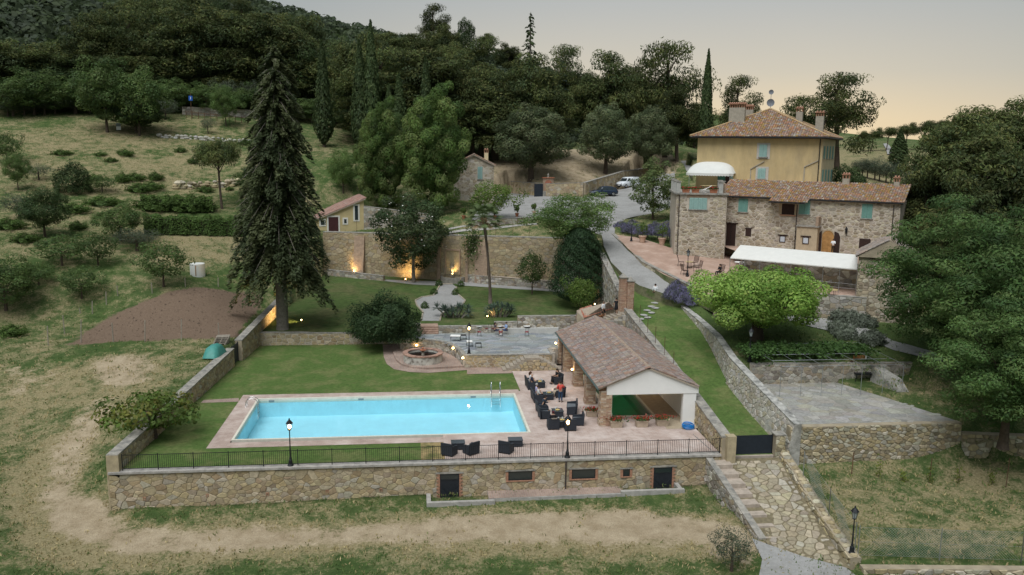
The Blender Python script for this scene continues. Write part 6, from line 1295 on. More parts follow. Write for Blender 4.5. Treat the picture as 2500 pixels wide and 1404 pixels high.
# ---- the wooded hill
sky_pts = [(-60, 90), (0, 100), (100, 110), (160, 95), (240, 15), (330, -30), (450, -30), (560, -5), (640, 15), (700, 25), (760, 40), (800, 62), (860, 85), (900, 75), (950, 75), (1000, 65), (1060, 55), (1100, 52), (1150, 47), (1200, 75), (1250, 120), (1300, 120), (1350, 110), (1420, 130)]
def skyl(px): return float(np.interp(px, [a for a, b in sky_pts], [b for a, b in sky_pts]))
k = 0
for row in range(5):
    px = -40+row*23
    while px < 1330:
        yt = skyl(px)+row*46+rnd.uniform(-12, 18)
        if yt < (205 if px < 880 else 270):
            wd = rnd.uniform(125, 195) if px < 880 else rnd.uniform(110, 165)
            by_top((P_pine+[P_oakB, P_scot])[(k*7+row) % 5] if rnd.random() < .45 else P_pine[k % 3], 'hill_tree', ('skyline tree', 'upper tree', 'middle tree', 'lower tree', 'lowest tree')[row]+' of the wood '+('at the far left' if px < 250 else 'above the meadow' if px < 560 else 'behind the spruce' if px < 820 else 'behind the cypresses' if px < 1000 else 'above the lindens' if px < 1240 else 'left of the conifer spire'), 'tree', px, yt, (Ht_ := rnd.uniform(15, 21)), Ht_*-.78, 'trees on the wooded hill', 188 if px < 880 else 165, 460)
        k += 1; px += rnd.uniform(46, 74)
for px, py, wd, ht in ((75, 165, 115, 11), (180, 185, 100, 11), (250, 135, 120, 13), (330, 160, 120, 12), (25, 195, 100, 10), (130, 215, 80, 8), (420, 190, 90, 9), (500, 200, 90, 9), (580, 215, 80, 8), (640, 200, 90, 9), (380, 205, 80, 7), (215, 210, 90, 8), (290, 215, 80, 7), (700, 240, 90, 9), (760, 240, 90, 9), (820, 230, 90, 9), (880, 245, 90, 8)):
    by_top(P_oakA, 'broadleaf_tree', 'mid green broadleaf tree at the edge of the wood', 'tree', px, py, ht, wd, 'broadleaf trees at the wood edge', 160, 260)
for px, py, wd, ht in ((180, 240, 70, 5), (230, 245, 60, 5), (400, 235, 70, 5), (545, 190, 70, 9), (610, 195, 55, 8), (60, 280, 60, 3.5), (20, 290, 60, 3.5), (110, 285, 60, 3.5)):
    by_top(P_olive, 'olive_tree', 'grey green olive at the foot of the wood', 'olive tree', px, py, ht, wd, 'olives at the foot of the wood', 150, 230)
# ---- hillside trees and bushes on the left
for pr_, nm_, lbl, cat, px, py, pt, wd in (
    (P_oakB, 'evergreen_oak', 'rounded evergreen oak beside the white beehive at the top of the meadow', 'oak tree', 333, 325, 248, 112), (P_ball, 'clipped_bush', 'dark ball-shaped bush on the hillside', 'bush', 179, 470, 397, 74), (P_umb, 'young_pine', 'young umbrella pine with long bare trunk on the hillside', 'pine tree', 542, 512, 346, 92),
    (P_small, 'fruit_tree', 'spreading fruit tree on the left meadow', 'fruit tree', 152, 652, 572, 105), (P_small, 'fruit_tree', 'fruit tree between meadow and hedge end', 'fruit tree', 240, 655, 565, 80), (P_small, 'fruit_tree', 'dense fruit tree near the white water tank', 'fruit tree', 400, 705, 588, 108), (P_small, 'fruit_tree', 'lower fruit tree above the ploughed field corner', 'fruit tree', 200, 730, 650, 90),
    (P_olive, 'olive_bush', 'grey olive bush at the end of the hedge', 'olive bush', 335, 612, 556, 105), (P_olive, 'olive_bush', 'small olive on the left slope', 'olive bush', 48, 540, 470, 72), (P_oakB, 'shrub', 'dark pointed shrub on the left slope', 'shrub', 110, 580, 455, 95), (P_oakA, 'shrub', 'bushy shrub left of the clipped hedge', 'shrub', 295, 590, 492, 100),
    (P_oakA, 'bush', 'large leafy bush at the left picture edge', 'bush', 15, 760, 622, 130), (P_locust, 'young_tree', 'slender young tree at the left edge of the hillside', 'tree', 45, 465, 370, 60), (P_small, 'bush', 'dark bush at the left edge under the meadow crest', 'bush', 18, 400, 320, 60), (P_olive, 'sapling', 'tiny sapling on the meadow terrace', 'sapling', 508, 328, 285, 34), (P_small, 'shrub', 'rounded green shrub on the bank above the hedge', 'shrub', 250, 470, 425, 60), (P_olive, 'olive_bush', 'olive bush on the meadow under the young tree', 'olive bush', 95, 440, 400, 55), (P_oakA, 'shrub', 'leafy shrub near the boulder row', 'shrub', 620, 480, 405, 80), (P_small, 'fruit_tree', 'small fruit tree low on the left meadow', 'fruit tree', 95, 700, 640, 70), (P_olive, 'olive_bush', 'olive bush beside the rail fence at the wood', 'olive bush', 405, 292, 240, 60), (P_locust, 'sapling', 'thin tree by the upper terrace wall', 'tree', 552, 310, 205, 72)):
    by_base(pr_, nm_, lbl, cat, px, py, pt, wd)
P_fig = broad('fig_tree', 3.2, 6, .9, 30, 110, .15, [(.07, .105, .025), (.09, .13, .03), (.12, .13, .03)], .28, trunkr=.3, cut=-.6, flat_=.8)
o = by_base(P_fig, 'fig_tree', 'low gnarled fig tree leaning over the left boundary wall', 'fig tree', 372, 1070, 962, 190, 0.)
by_base(P_olive, 'olive_tree', 'young olive tree by the gravel path in the foreground', 'olive tree', 1785, 1404, 1288, 100)
# ---- big trees on the right
by_base(P_acacia, 'acacia_tree', 'large feathery green acacia right of the restaurant awning', 'acacia tree', 2315, 890, 476, 330, 3.3)
by_base(P_acacia, 'acacia_tree', 'large feathery acacia at the right picture edge', 'acacia tree', 2460, 975, 500, 400, 2.3)
by_base(P_acacia, 'acacia_tree', 'drooping acacia foliage low at the right edge above the vineyard wall', 'acacia tree', 2450, 1080, 720, 300, 1.2)
for px, py, ht, wd, lbl in ((2460, 225, 17, 230, 'tallest dark pine at the right picture edge'), (2360, 275, 14, 170, 'dark pine left of the tallest pine on the right'), (2420, 330, 15, 220, 'broad pine in the right-hand wood'), (2300, 350, 13, 150, 'pine behind the acacia on the right'), (2480, 400, 15, 220, 'low pine in the right-hand wood'), (2350, 420, 13, 180, 'shaded pine behind the end of the stone house'), (2260, 430, 11, 130, 'small pine behind the right chimney of the stone house')):
    by_top(P_pine[px % 3], 'pine_tree', lbl, 'pine tree', px, py, ht, wd, None, 95, 170)
for px, py, ht, wd, lbl in ((2070, 400, 8, 90, 'evergreen oak right behind the villa corner'), (2120, 440, 6, 100, 'evergreen bush behind the ridge chimney'), (2210, 435, 7, 110, 'evergreen oak behind the end of the tiled roof')):
    by_top(P_oakB, 'evergreen_oak', lbl, 'oak tree', px, py, ht, wd, None, 115, 200)
for px, py, wd in ((2130, 330, 38), (2168, 322, 38), (2110, 335, 30), (2215, 318, 42), (2255, 310, 46), (2290, 305, 48)):
    by_top(P_umb, 'umbrella_pine', 'umbrella pine in silhouette on the distant sunset ridge', 'pine tree', px, py-9, 10, wd, 'umbrella pines on the ridge', 280, 420)
by_top(P_cyp, 'dark_conifer', 'dark conical tree beside the distant winding road', 'conifer', 2200, 316, 9, 40, None, 220, 330)
for px, py in ((2120, 395), (2150, 400), (2180, 390), (2100, 410), (2230, 400), (2140, 380), (2190, 410), (2250, 390), (2165, 420), (2105, 430)):
    by_top(P_olive, 'olive_tree', 'olive in the grove beyond the villa', 'olive tree', px, py, 4.5, 48, 'olive grove beyond the villa', 150, 300)
# ---- shrubs, lavender, box
for px, py in ((1072, 690), (1125, 692), (1059, 712), (1112, 714), (1037, 749), (1018, 775)): 
    p = gp3(px, py+5); p.z = float(gz(p.x, p.y)); plant(P_box, 'box_ball', 'small clipped box ball beside the gravel garden path', 'box ball', p, .8, 1.05, 'box balls along the garden path')
for px, py, wd in ((1640, 728, 2.0), (1665, 738, 2.2), (1690, 742, 2.2), (1652, 715, 2.0), (1680, 722, 2.2), (1705, 735, 2.)):
    p = gat(px, py); plant(P_lav, 'lavender_bush', 'flowering lavender bush at the top of the long wall', 'lavender', p, 1.3, wd, 'lavender by the long wall')
for px, py in ((1515, 556), (1535, 562), (1558, 566), (1582, 568), (1606, 570), (1630, 572), (1545, 552), (1600, 558), (1628, 556)):
    p = at(px, py+4, 9.6); plant(P_lav, 'lavender_bush', 'grey lavender clump on the bank beside the stone house', 'lavender', p, 1.1, 2.3, 'lavender bank by the stone house')
for px, py, wd in ((1990, 762, 1.8), (2020, 772, 2.2), (2050, 782, 2.2), (2080, 790, 2.4), (2065, 826, 2.2), (2045, 812, 2.0), (2110, 800, 2.4), (2130, 838, 2.4)):
    p = gat(px, py); plant(P_shrub, 'grey_shrub', 'grey green shrub along the drive below the tower', 'shrub', p, 1.2, wd, 'grey shrubs along the drive')
for px, py, wd in ((360, 510, 4), (385, 512, 4), (410, 514, 4), (440, 514, 4), (470, 514, 4), (495, 512, 3.5), (340, 470, 3), (370, 462, 3), (300, 445, 2.4), (330, 440, 2.2), (180, 520, 3), (270, 395, 1.6), (305, 380, 2), (470, 400, 1.8), (440, 372, 1.5), (245, 380, 1.5), (380, 440, 2.4), (150, 380, 2), (600, 355, 1.8), (230, 440, 1.8), (560, 465, 1.5), (500, 470, 1.6), (60, 590, 2.6), (20, 560, 2.8), (190, 560, 2.6), (250, 500, 3), (30, 820, 2.4)):
    p = gat(px, py); o = plant(P_bush, 'bramble_bush', 'bright green bramble clump on the '+('upper ' if py < 425 else 'middle ' if py < 520 else 'lower ')+('left slope' if px < 235 else 'meadow slope' if px < 400 else 'slope near the hedge'), 'bush', p, wd*rnd.uniform(.3, .55), wd, 'bramble clumps on the hillside'); o.scale.x *= rnd.uniform(.8, 1.7); o.rotation_euler.z = rnd.uniform(-.4, .4)
# ------------------------------------------------------------------ more planting: palm, yuccas, hedges, roses
def hedge(name, label, A, B, wd, h, pal, dens=90, size=.13):
    A, B = V(A), V(B); u = (B-A); Ln = u.length; u.normalize(); v = V((-u.y, u.x, 0)).normalized(); t = thing(name, label, 'hedge'); n = int(dens*Ln*(wd+2*h)); s = nr.rand(n)*Ln; f = nr.rand(n)*(wd+2*h)
    off = np.where(f < h, -wd/2, np.where(f < h+wd, f-h-wd/2, wd/2)); zz = np.where(f < h, f, np.where(f < h+wd, h, 2*h+wd-f)); b = .12*np.sin(s*1.7)+.1*np.sin(s*4.1+1)
    off = off*(1+b)+nr.normal(size=n)*.07; zz = zz*(1+b*.6)+nr.normal(size=n)*.06
    C = np.array(A)+np.outer(s, np.array(u))+np.outer(off, np.array(v)); C[:, 2] += zz; Nn = np.outer(np.sign(off), np.array(v))*(abs(off) > wd*.4)[:, None]+np.array([0, 0, .6])+nr.normal(size=(n, 3))*.5
    tone = .8+.4*nr.rand(40)[(s/Ln*39).astype(int)]; leaves('foliage', C, Nn, size*(.6+.8*nr.rand(n)), np.array(pal)[nr.randint(len(pal), size=n)]*tone[:, None], .55, t)
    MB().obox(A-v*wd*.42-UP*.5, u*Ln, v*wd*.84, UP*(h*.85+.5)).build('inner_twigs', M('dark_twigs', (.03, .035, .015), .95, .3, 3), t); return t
a, b = gat(352, 570), gat(606, 574); hedge('clipped_hedge', 'long clipped dark green hedge above the small orchard', a, b, 2.2, 2.2, [(.075, .13, .034), (.095, .15, .042), (.06, .108, .028)])
a, b = gat(345, 512), gat(520, 516); hedge('rough_hedge', 'rough bright green hedge row higher on the hillside', a, b, 2.0, 1.8, [(.075, .125, .030), (.095, .15, .04), (.06, .10, .025)])
# palm
PB = gp3(1197, 742); PB.z = float(gz(PB.x, PB.y)); ph = zat(PB, 530)-PB.z; pm_ = thing('palm_tree', 'tall slim palm with shaggy crown on the upper lawn', 'palm tree', PB)
lean = V((-.9, .1, 0)); pts = [lean*(k/8)**1.6+UP*ph*k/8 for k in range(9)]; MB().tube(pts, [.26, .2, .17, .16, .15, .15, .16, .2, .26], 9).build('trunk', M('palm_trunk', (.11, .085, .065), .95, .3, 6, .6, 14), pm_, True); ctp = pts[-1]
for k in range(46):
    a = k*2.4; el = 1.1-1.5*(k/46)+rnd.uniform(-.1, .1); L_ = 2.3+.5*rnd.random(); d = V((math.cos(a)*math.cos(el), math.sin(a)*math.cos(el), math.sin(el))); C, Nn, S, K, Al = [], [], [], [], []; p0 = ctp; sp = []
    for j in range(7): t = j/6; sp.append(ctp+d*L_*t-UP*(t**2)*L_*.35)
    side = d.cross(UP).normalized(); fr = MB(); fr.tube(sp, [.025]*6+[.01], 3)
    for j in range(22):
        q = -1.9+3.8*j/21; dd = (d*math.cos(q*.8)+side*math.sin(q*.8)).normalized(); tip = sp[4]+dd*1.0-UP*.35; c0 = sp[4]; w_ = side*.07 if abs(q) < .8 else d*.07; fr.poly([c0-w_, c0+w_, tip])
    dead = k > 39; fr.build('frond', M('dead_frond', (.22, .15, .08), .9, .3, 4) if dead else M('palm_frond', (.125, .17, .065), .6, .25, 3, transl=.2), pm_)
sk = MB()
for k in range(60): a = rnd.uniform(0, 6.28); r = rnd.uniform(.2, .45); p = ctp+V((math.cos(a)*r, math.sin(a)*r, rnd.uniform(-.3, .1))); sk.poly([p, p+V((.06, .03, -.02)), p+V((math.cos(a)*.15, math.sin(a)*.15, -rnd.uniform(.7, 1.5)))])
o = sk.build('dead_skirt', M('dead_frond'), pm_); o['kind'] = 'stuff'
def yucca(label, px0, px1, py, n, seed):
    rg = random.Random(seed); c = gp3((px0+px1)/2, py); c.z = float(gz(c.x, c.y)); t = thing('yucca_clump', label, 'yucca', c); W_ = (px1-px0)/23.
    for k in range(n):
        x = (k/(n-1)-.5)*W_*.8+rg.uniform(-.2, .2); y = rg.uniform(-.5, .5); h = rg.uniform(.5, 1.25); e_ = V((x*1.15, y*1.2, h)); MB().tube([(x*.6, y*.5, -.1), (x*.8, y*.8, h*.5), e_], [.12, .09, .08], 6).build('stem', palebark_m, t); ro = MB()
        for j in range(46):
            a = rg.uniform(0, 6.28); el = rg.uniform(-.45, 1.4); d = V((math.cos(a)*math.cos(el), math.sin(a)*math.cos(el), math.sin(el))); s_ = d.cross(UP); s_ = s_.normalized()*.045 if s_.length > .01 else V((.045, 0, 0)); L_ = rg.uniform(.65, .95); kk = rg.uniform(.7, 1.3)
            ro.poly([e_-s_*.5, e_+d*L_*.5+s_, e_+d*L_-UP*.06, e_+d*L_*.5-s_], (.085*kk, .120*kk, .095*kk))
        ro.build('leaf_rosette', leaf_m, t)
yucca('yucca clump with pale stems left of the bistro terrace steps', 1065, 1152, 778, 11, 1); yucca('yucca clump lit from below behind the bistro tables', 1180, 1256, 776, 10, 2)
# blossoms on the magnolia, climbing rose, flower bed
def blossoms(name, label, cat, c, r, n, colr, size, seed, leafpal=None, nleaf=0):
    rs = np.random.RandomState(seed); t = thing(name, label, cat); C = np.array(c)+rs.normal(size=(n, 3))*np.array(r)*.6; leaves('blossoms', C, rs.normal(size=(n, 3))+np.array([0, -.5, .5]), size*(.7+.6*rs.rand(n)), np.tile(np.array(colr), (n, 1))*(.85+.3*rs.rand(n, 1)), .9, t, M('petals', (1, 1, 1), .7, .05, attr=True, transl=.2))
    if nleaf: C = np.array(c)+rs.normal(size=(nleaf, 3))*np.array(r)*.62; leaves('foliage', C, rs.normal(size=(nleaf, 3))+np.array([0, -.5, .5]), .14*(.6+.8*rs.rand(nleaf)), np.array(leafpal)[rs.randint(len(leafpal), size=nleaf)], .55, t)
    return t
for o_ in bpy.data.objects:
    if o_.get('label', '').startswith('magnolia with'):
        P = o_.location; n = 60; d = fib(n, .5); R_ = o_.scale[0]*4.25; hz = o_.scale[2]*11; C = np.array([P.x, P.y, P.z+hz*.56])+d*np.array([R_, R_, hz*.42])*1.02
        leaves('blossoms', (C-np.array(P))/np.array(o_.scale), d, np.full(n, .085), np.tile([.8, .78, .7], (n, 1)), .9, o_, M('petals', (1, 1, 1), .7, .05, attr=True, transl=.2)); o_.rotation_euler = (0, 0, 0)
c = gw(1157, 590)+nW*.3; blossoms('climbing_rose', 'climbing rose with pale blossoms hanging over the top of the great wall', 'rose', c, (1.0, .4, 1.7), 110, (.75, .62, .48), .10, 5, G_MID, 900)
for px, lbl in ((1215, 'left clump'), (1250, 'middle clump'), (1330, 'right clump')):
    p = onpl(px, 660, V((a2.x, a2.y, 0)) if 0 else V((gpt(1140, 690).x, gpt(1140, 690).y+1.1, 0)), ang_of(gpt(1140, 690), gpt(1385, 712))); p.z = 3.5; blossoms('white_flowers', 'white flowering shrub in the bed below the great wall, '+lbl, 'flowers', p, (1.1, .4, .5), 70, (.75, .75, .7), .09, px, G_MID, 500)
# ------------------------------------------------------------------ distant woodland, grass tufts
def woodland():
    Cs, Ns, Ss, Ks = [], [], [], []; n = 3800; px = nr.uniform(-150, 1650, n); d = np.where(nr.rand(n) < .75, nr.uniform(230, 560, n), nr.uniform(170, 300, n))
    for i in range(n):
        r = ray(px[i], 361); q = d[i]/math.hypot(r.x, r.y); x, y = r.x*q, r.y*q
        if y < 178 or (x > 60 and y < 260): continue
        z = hgt_fast(x, y); s = nr.uniform(2.2, 4.2)*(.8 if d[i] < 250 else 1.1); m_ = 36; dd = nr.normal(size=(m_, 3)); dd[:, 2] = abs(dd[:, 2]); dd /= np.linalg.norm(dd, axis=1)[:, None]
        Cs.append(np.array([x, y, z+s*.3])+dd*np.array([s, s, s*1.1])); Ns.append(dd+nr.normal(size=(m_, 3))*.3); Ss.append(np.full(m_, s*.23)*(.7+.6*nr.rand(m_))); Ks.append(np.array([(.044, .062, .032), (.056, .074, .038), (.048, .062, .040)][nr.randint(3)])*(.8+.4*nr.rand(m_, 1)))
    o = leaves('distant_woodland', np.concatenate(Cs), np.concatenate(Ns), np.concatenate(Ss), np.concatenate(Ks), .7); tag(o, 'dark undergrowth and distant woodland covering the hills behind the pines', 'woodland', kind='stuff')
_hx = np.arange(-420, 420, 6.); _hy = np.arange(20, 760, 6.); _HX, _HY = np.meshgrid(_hx, _hy); _HZ = terr(_HX, _HY)
def hgt_fast(x, y):
    i = min(max(int((x+420)/6), 0), len(_hx)-2); j = min(max(int((y-20)/6), 0), len(_hy)-2); a = (x+420)/6-i; b = (y-20)/6-j
    return (_HZ[j, i]*(1-a)+_HZ[j, i+1]*a)*(1-b)+(_HZ[j+1, i]*(1-a)+_HZ[j+1, i+1]*a)*b
woodland()
def tufts():
    n = 64000; X = nr.uniform(-75, 60, n); Y = 36+nr.rand(n)**1.8*130; ok = np.ones(n, bool)
    for poly in (C_MAIN, C_PATIO, C_RAMP, C_ROAD, C_BRICK): ok &= ~inpoly_np(X, Y, poly)
    soil = [(p.x, p.y) for p in (gat(a, b) for a, b in [(150, 848), (262, 772), (330, 748), (520, 706), (640, 703), (640, 740), (575, 828), (300, 835)])]; track = zpoly([(120, 1180), (210, 1210), (330, 1302), (800, 1292), (1040, 1275), (1550, 1250), (1700, 1268), (1840, 1300), (1880, 1350), (1700, 1335), (1400, 1335), (1000, 1330), (600, 1340), (320, 1370), (110, 1300)])
    ok &= ~inpoly_np(X, Y, soil); ok &= ~(inpoly_np(X, Y, track) & (nr.rand(n) < .9)); ok &= (X > -30) | (Y > 36)
    X, Y = X[ok], Y[ok]; Z = terr(X, Y); n = len(X); m_ = 3; C = np.repeat(np.stack([X, Y, Z+.07], 1), m_, 0)+nr.normal(size=(n*m_, 3))*np.array([.12, .12, .02]); Nn = nr.normal(size=(n*m_, 3))*np.array([1, 1, .2])+np.array([0, -.6, .3])
    zz_ = zone[np.clip(np.searchsorted(gy, Y), 0, len(gy)-1), np.clip(np.searchsorted(gx, X), 0, len(gx)-1)]; pal = np.array([(.075, .125, .035), (.10, .145, .045), (.12, .14, .05), (.28, .23, .115), (.34, .28, .15)]); dry = zz_[:, 0]+zz_[:, 1]+nr.normal(size=n)*.12 > .47; k = np.repeat(np.where(dry, nr.choice([2, 3, 4, 4], n), nr.choice([0, 1, 2], n)), m_)
    o = leaves('rough_grass', C, Nn, .10*(.5+nr.rand(n*m_)), pal[k]*(.8+.4*nr.rand(n*m_, 1)), .3, None, leaf_mat('grass_blades', .8, .2, 0.), nr.normal(size=(n*m_, 3))*.5+np.array([0, 0, 1.])); tag(o, 'rough green and straw coloured grass tufts on the slopes', 'grass', kind='stuff')
tufts()
# ------------------------------------------------------------------ lamps
def lamp_post(label, P, h, lit, power=25.):
    t = thing('lamp_post', label, 'lamp post', P); lh = .62; zt = h-lh-.12
    MB().lathe([(.2, 0), (.2, .06), (.14, .12), (.12, .38), (.07, .46), (.085, .52), (.05, .6), (.045, 1.1), (.07, 1.14), (.04, 1.18), (.032, zt-.08), (.07, zt-.03), (.05, zt)], n=10).build('pole', iron_m, t)
    ln = MB()
    for k in range(6):
        a = math.pi/3*k; ln.tube([(.1*math.cos(a), .1*math.sin(a), zt), (.2*math.cos(a), .2*math.sin(a), zt+.42)], .012, 4)
    ln.lathe([(.12, zt-.02), (.12, zt+.02)], n=6); o = ln.build('lantern_frame', iron_m, t); o['kind'] = 'stuff'
    MB().lathe([(.245, zt+.42), (.15, zt+.56), (.06, zt+.64), (.05, zt+.7), (.015, zt+.78)], n=6).build('lantern_cap', iron_m, t)
    if lit:
        MB().ball((0, 0, zt+.2), (.105, .105, .15), 10, 6).build('bulb', bulb_m, t, True); ld = bpy.data.lights.new('lamp_light', 'POINT'); ld.energy = power; ld.color = (1, .64, .28); ld.shadow_soft_size = .15; lo = bpy.data.objects.new('lamp_light', ld); col_main.objects.link(lo); lo.parent = t; lo.location = (0, 0, zt-.12) if 0 else (0, 0, zt+.2)
    else: MB().lathe([(.09, zt+.02), (.18, zt+.4)], n=6).build('glass', M('frosted_glass', (.35, .38, .38), .2, .05), t)
    return t
def hfix(P, py): return zat(P, py)-P.z
P = V((at(709, 1138, .02).x, 53.2, .015)); lamp_post('lit lamp post on the railing wall left of the pool centre', P, hfix(P, 1022), True)
P = V((at(1384, 1115, .02).x, 53.2, .015)); lamp_post('lit lamp post on the railing wall in front of the rattan seats', P, hfix(P, 1012), True)
P = at(1145, 864, TZ); lamp_post('lit lamp post on the flagstone terrace near the fountain', P, hfix(P, 788), True)
P = at(1830, 880, 3.3); P.z = hgt(P.x, P.y); lamp_post('unlit lamp post on the lawn in front of the plane tree', P, 2.9, False)
P = at(1678, 672, 7.0); P.z = float(brick_z([P.x], [P.y])[0]); lamp_post('unlit lamp post beside the brown chairs on the brick terrace', P, hfix(P, 608), False)
P = at(1541, 594, 8.7); P.z = float(brick_z([P.x], [P.y])[0]); lamp_post('unlit lamp post by the lavender bank', P, hfix(P, 534), False)
P = at(2079, 1350, -2.35); lamp_post('unlit lamp post at the foot of the flagstone ramp', P, hfix(P, 1236), False)
wl = thing('wall_lamp', 'black wall lantern beside the arched doorway', 'wall lamp', wf.pt(2067, 565)+wf.n*.25, math.radians(WA)); MB().lathe([(.06, -.3), (.14, .0), (.16, .3), (.1, .42), (.02, .55)], n=6).build('lantern', iron_m, wl); MB().tube([(0, .24, -.55), (0, 0, -.3)], .02, 5).build('bracket', iron_m, wl)
def glow(name, label, P, power, d=None, ang=70, colr=(1, .66, .28)):
    t = thing(name, label, 'lamp', P); MB().ball((0, 0, 0), .07 if d else .1, 8, 5).build('lamp_glass', bulb_m, t, True); MB().lathe([(.11, -.16), (.12, -.08), (.05, -.06)], n=8).build('fitting', iron_m, t)
    ld = bpy.data.lights.new('lamp_light', 'POINT' if d is None else 'SPOT'); ld.energy = power; ld.color = colr; ld.shadow_soft_size = .12; lo = bpy.data.objects.new('lamp_light', ld); col_main.objects.link(lo); lo.parent = t
    if d is not None: ld.spot_size = math.radians(ang); ld.spot_blend = 1.; ld.shadow_soft_size = .3; lo.rotation_euler = V(d).to_track_quat('-Z', 'Y').to_euler(); lo.location = V(d).normalized()*.12
    return t
for px, py, z, lbl, pw_ in ((1357, 838, 2.35, 'lit bulb lamp on the rear brick pillar of the pavilion', 20), (1397, 902, 2.3, 'lit bulb lamp on the second brick pillar of the pavilion', 25)):
    p = onpl(px, py, (13.4, 0, 0), 90); glow('pillar_lamp', lbl, p, pw_)
for px, py, lbl in ((1017, 843, 'bright wall light on the curved wall behind the fountain'), (1106, 850, 'bright wall light on the curved wall right of the fountain'), (1130, 874, 'small warm light at the end of the curved fountain wall')):
    best = min(range(len(arc)), key=lambda i: abs(proj((arc[i][0], arc[i][1], .7))[0]-px)); i2 = min(len(arc)-2, max(0, best-1 if proj((arc[best][0], arc[best][1], .7))[0] > px else best)); A_, B_ = V(arc[i2]), V(arc[i2+1]); aa = ang_of(A_, B_); n_ = V((math.sin(math.radians(aa)), -math.cos(math.radians(aa)), 0)); glow('wall_light', lbl, onpl(px, py, V((A_.x, A_.y, 0))+n_*.32, aa), 9)
glow('pendant_lamp', 'lit pendant lamp under the pavilion roof above the plunge pool', V((16.7, 70, 3.3)), 260, None, colr=(1, .86, .66))
def uplight(lbl, px, py, d, pw_, z=None, ang=115):
    p = gp3(px, py); p.z = float(gz(p.x, p.y))+.22
    if z: p = at(px, py, z)
    glow('uplight', lbl, p, pw_, d, ang)
uplight('ground uplight shining on the spruce trunk', 736, 789, (-1.7, .15, .75), 700)
bt_ = gw(875, 640); uplight('ground uplight at the foot of the wall buttress', 858, 667, (bt_-gp3(858, 667)).normalized(), 260)
uplight('ground uplight behind the magnolia trunk', 990, 682, (.3, 2., 1.3), 260)
q = gw(1108, 625)+nW*.55; q.z = 3.6; glow('uplight', 'warm light at the base of the statue niche', q, 200, (-nW*.5+UP*1.0), 110)
uplight('yellow uplight under the yuccas', 1190, 779, (.6, .5, .7), 60); uplight('yellow light under the small bright tree by the stairs', 1452, 748, (-.2, .3, 1), 60)
# ------------------------------------------------------------------ rattan seats, tables
rat_m = M('dark_rattan', (.028, .033, .042), .6, .25, 30, .5, 60); cush_m = M('grey_cushion', (.12, .13, .14), .9, .1)
def armchair(w=.78, name='rattan_armchair'):
    o = bpy.data.objects.new(name, None); col_main.objects.link(o); h = w/2
    MB().box(-h+.13, h-.13, -.36, .3, .12, .36).build('seat', rat_m, o); MB().box(-h+.14, h-.14, -.34, .26, .361, .46).build('cushion', cush_m, o)
    MB().add([(-h, .22, .08), (h, .22, .08), (h, .36, .08), (-h, .36, .08), (-h, .32, .84), (h, .32, .84), (h, .42, .84), (-h, .42, .84)], [(3, 2, 1, 0), (4, 5, 6, 7), (0, 1, 5, 4), (1, 2, 6, 5), (2, 3, 7, 6), (3, 0, 4, 7)]).build('backrest', rat_m, o)
    for s in (-1, 1): MB().add([(s*h, -.38, .06), (s*(h-.12), -.38, .06), (s*(h-.12), .3, .06), (s*h, .3, .06), (s*h, -.36, .56), (s*(h-.13), -.36, .56), (s*(h-.13), .34, .64), (s*h, .34, .64)], [(3, 2, 1, 0), (4, 5, 6, 7), (0, 1, 5, 4), (1, 2, 6, 5), (2, 3, 7, 6), (3, 0, 4, 7)] if s < 0 else [(0, 1, 2, 3), (7, 6, 5, 4), (4, 5, 1, 0), (5, 6, 2, 1), (6, 7, 3, 2), (7, 4, 0, 3)]).build('arm', rat_m, o)
    for sx in (-1, 1):
        for sy in (-.34, .32): MB().box(sx*(h-.06)-.03, sx*(h-.06)+.03, sy-.03, sy+.03, 0, .08).build('foot', rat_m, o)
    return o
chair0 = armchair(); used = [False]; sofa0 = armchair(1.5, 'rattan_sofa'); sused = [False]
def seat(px, py, rz, lbl, sofa=False, z=.02, cat=None):
    src, fl = (sofa0, sused) if sofa else (chair0, used)
    o = src if not fl[0] else copy_tree(src); fl[0] = True; o.location = at(px, py, z); o.rotation_euler = (0, 0, math.radians(rz)); o.scale = (1.08, 1.08, 1.08); tag(o, lbl, 'sofa' if sofa else 'armchair', 'dark rattan seats on the pool deck'); return o
def rtable(px, py, lbl, sx=.8, sy=.8, stuff=True, h=.48):
    P = at(px, py, .02); t = thing('rattan_table', lbl, 'table', P); MB().box(-sx/2, sx/2, -sy/2, sy/2, .06, h).build('body', rat_m, t); MB().box(-sx/2-.03, sx/2+.03, -sy/2-.03, sy/2+.03, h+.002, h+.03).build('top', M('glass_top', (.05, .06, .07), .15, .05, spec=.6), t)
    if stuff:
        rg = random.Random(px)
        for k in range(4):
            q = P+V((rg.uniform(-.25, .25), rg.uniform(-.25, .25), h+.032)); g = tag(MB().lathe([(.03, 0), (.006, .01), (.006, .08), (.04, .12), (.035, .19)], n=8).build('wine_glass', M('clear_glass', (.6, .65, .65), .1, .05, spec=.6), loc=q), 'drinking glass on the '+lbl.split(' ', 1)[1], 'glass', 'glasses on the '+lbl.split(' ', 1)[1])
        q = P+V((rg.uniform(-.1, .1), rg.uniform(-.1, .1), h+.032)); tag(MB().lathe([(.06, 0), (.17, .02), (.18, .05), (.02, .06)], n=12).build('snack_bowl', M('yellow_snack', (.55, .40, .14), .8, .3, 20), loc=q), 'bowl of snacks on the '+lbl.split(' ', 1)[1], 'bowl')
seat(1296, 946, 92, 'rattan sofa farthest from the railing, with two guests', True); seat(1311, 977, 92, 'rattan sofa with the guest in a lilac shirt', True); seat(1360, 936, -75, 'rattan armchair of the guest in black facing the far table'); seat(1366, 968, -85, 'rattan armchair behind the standing guest in red')
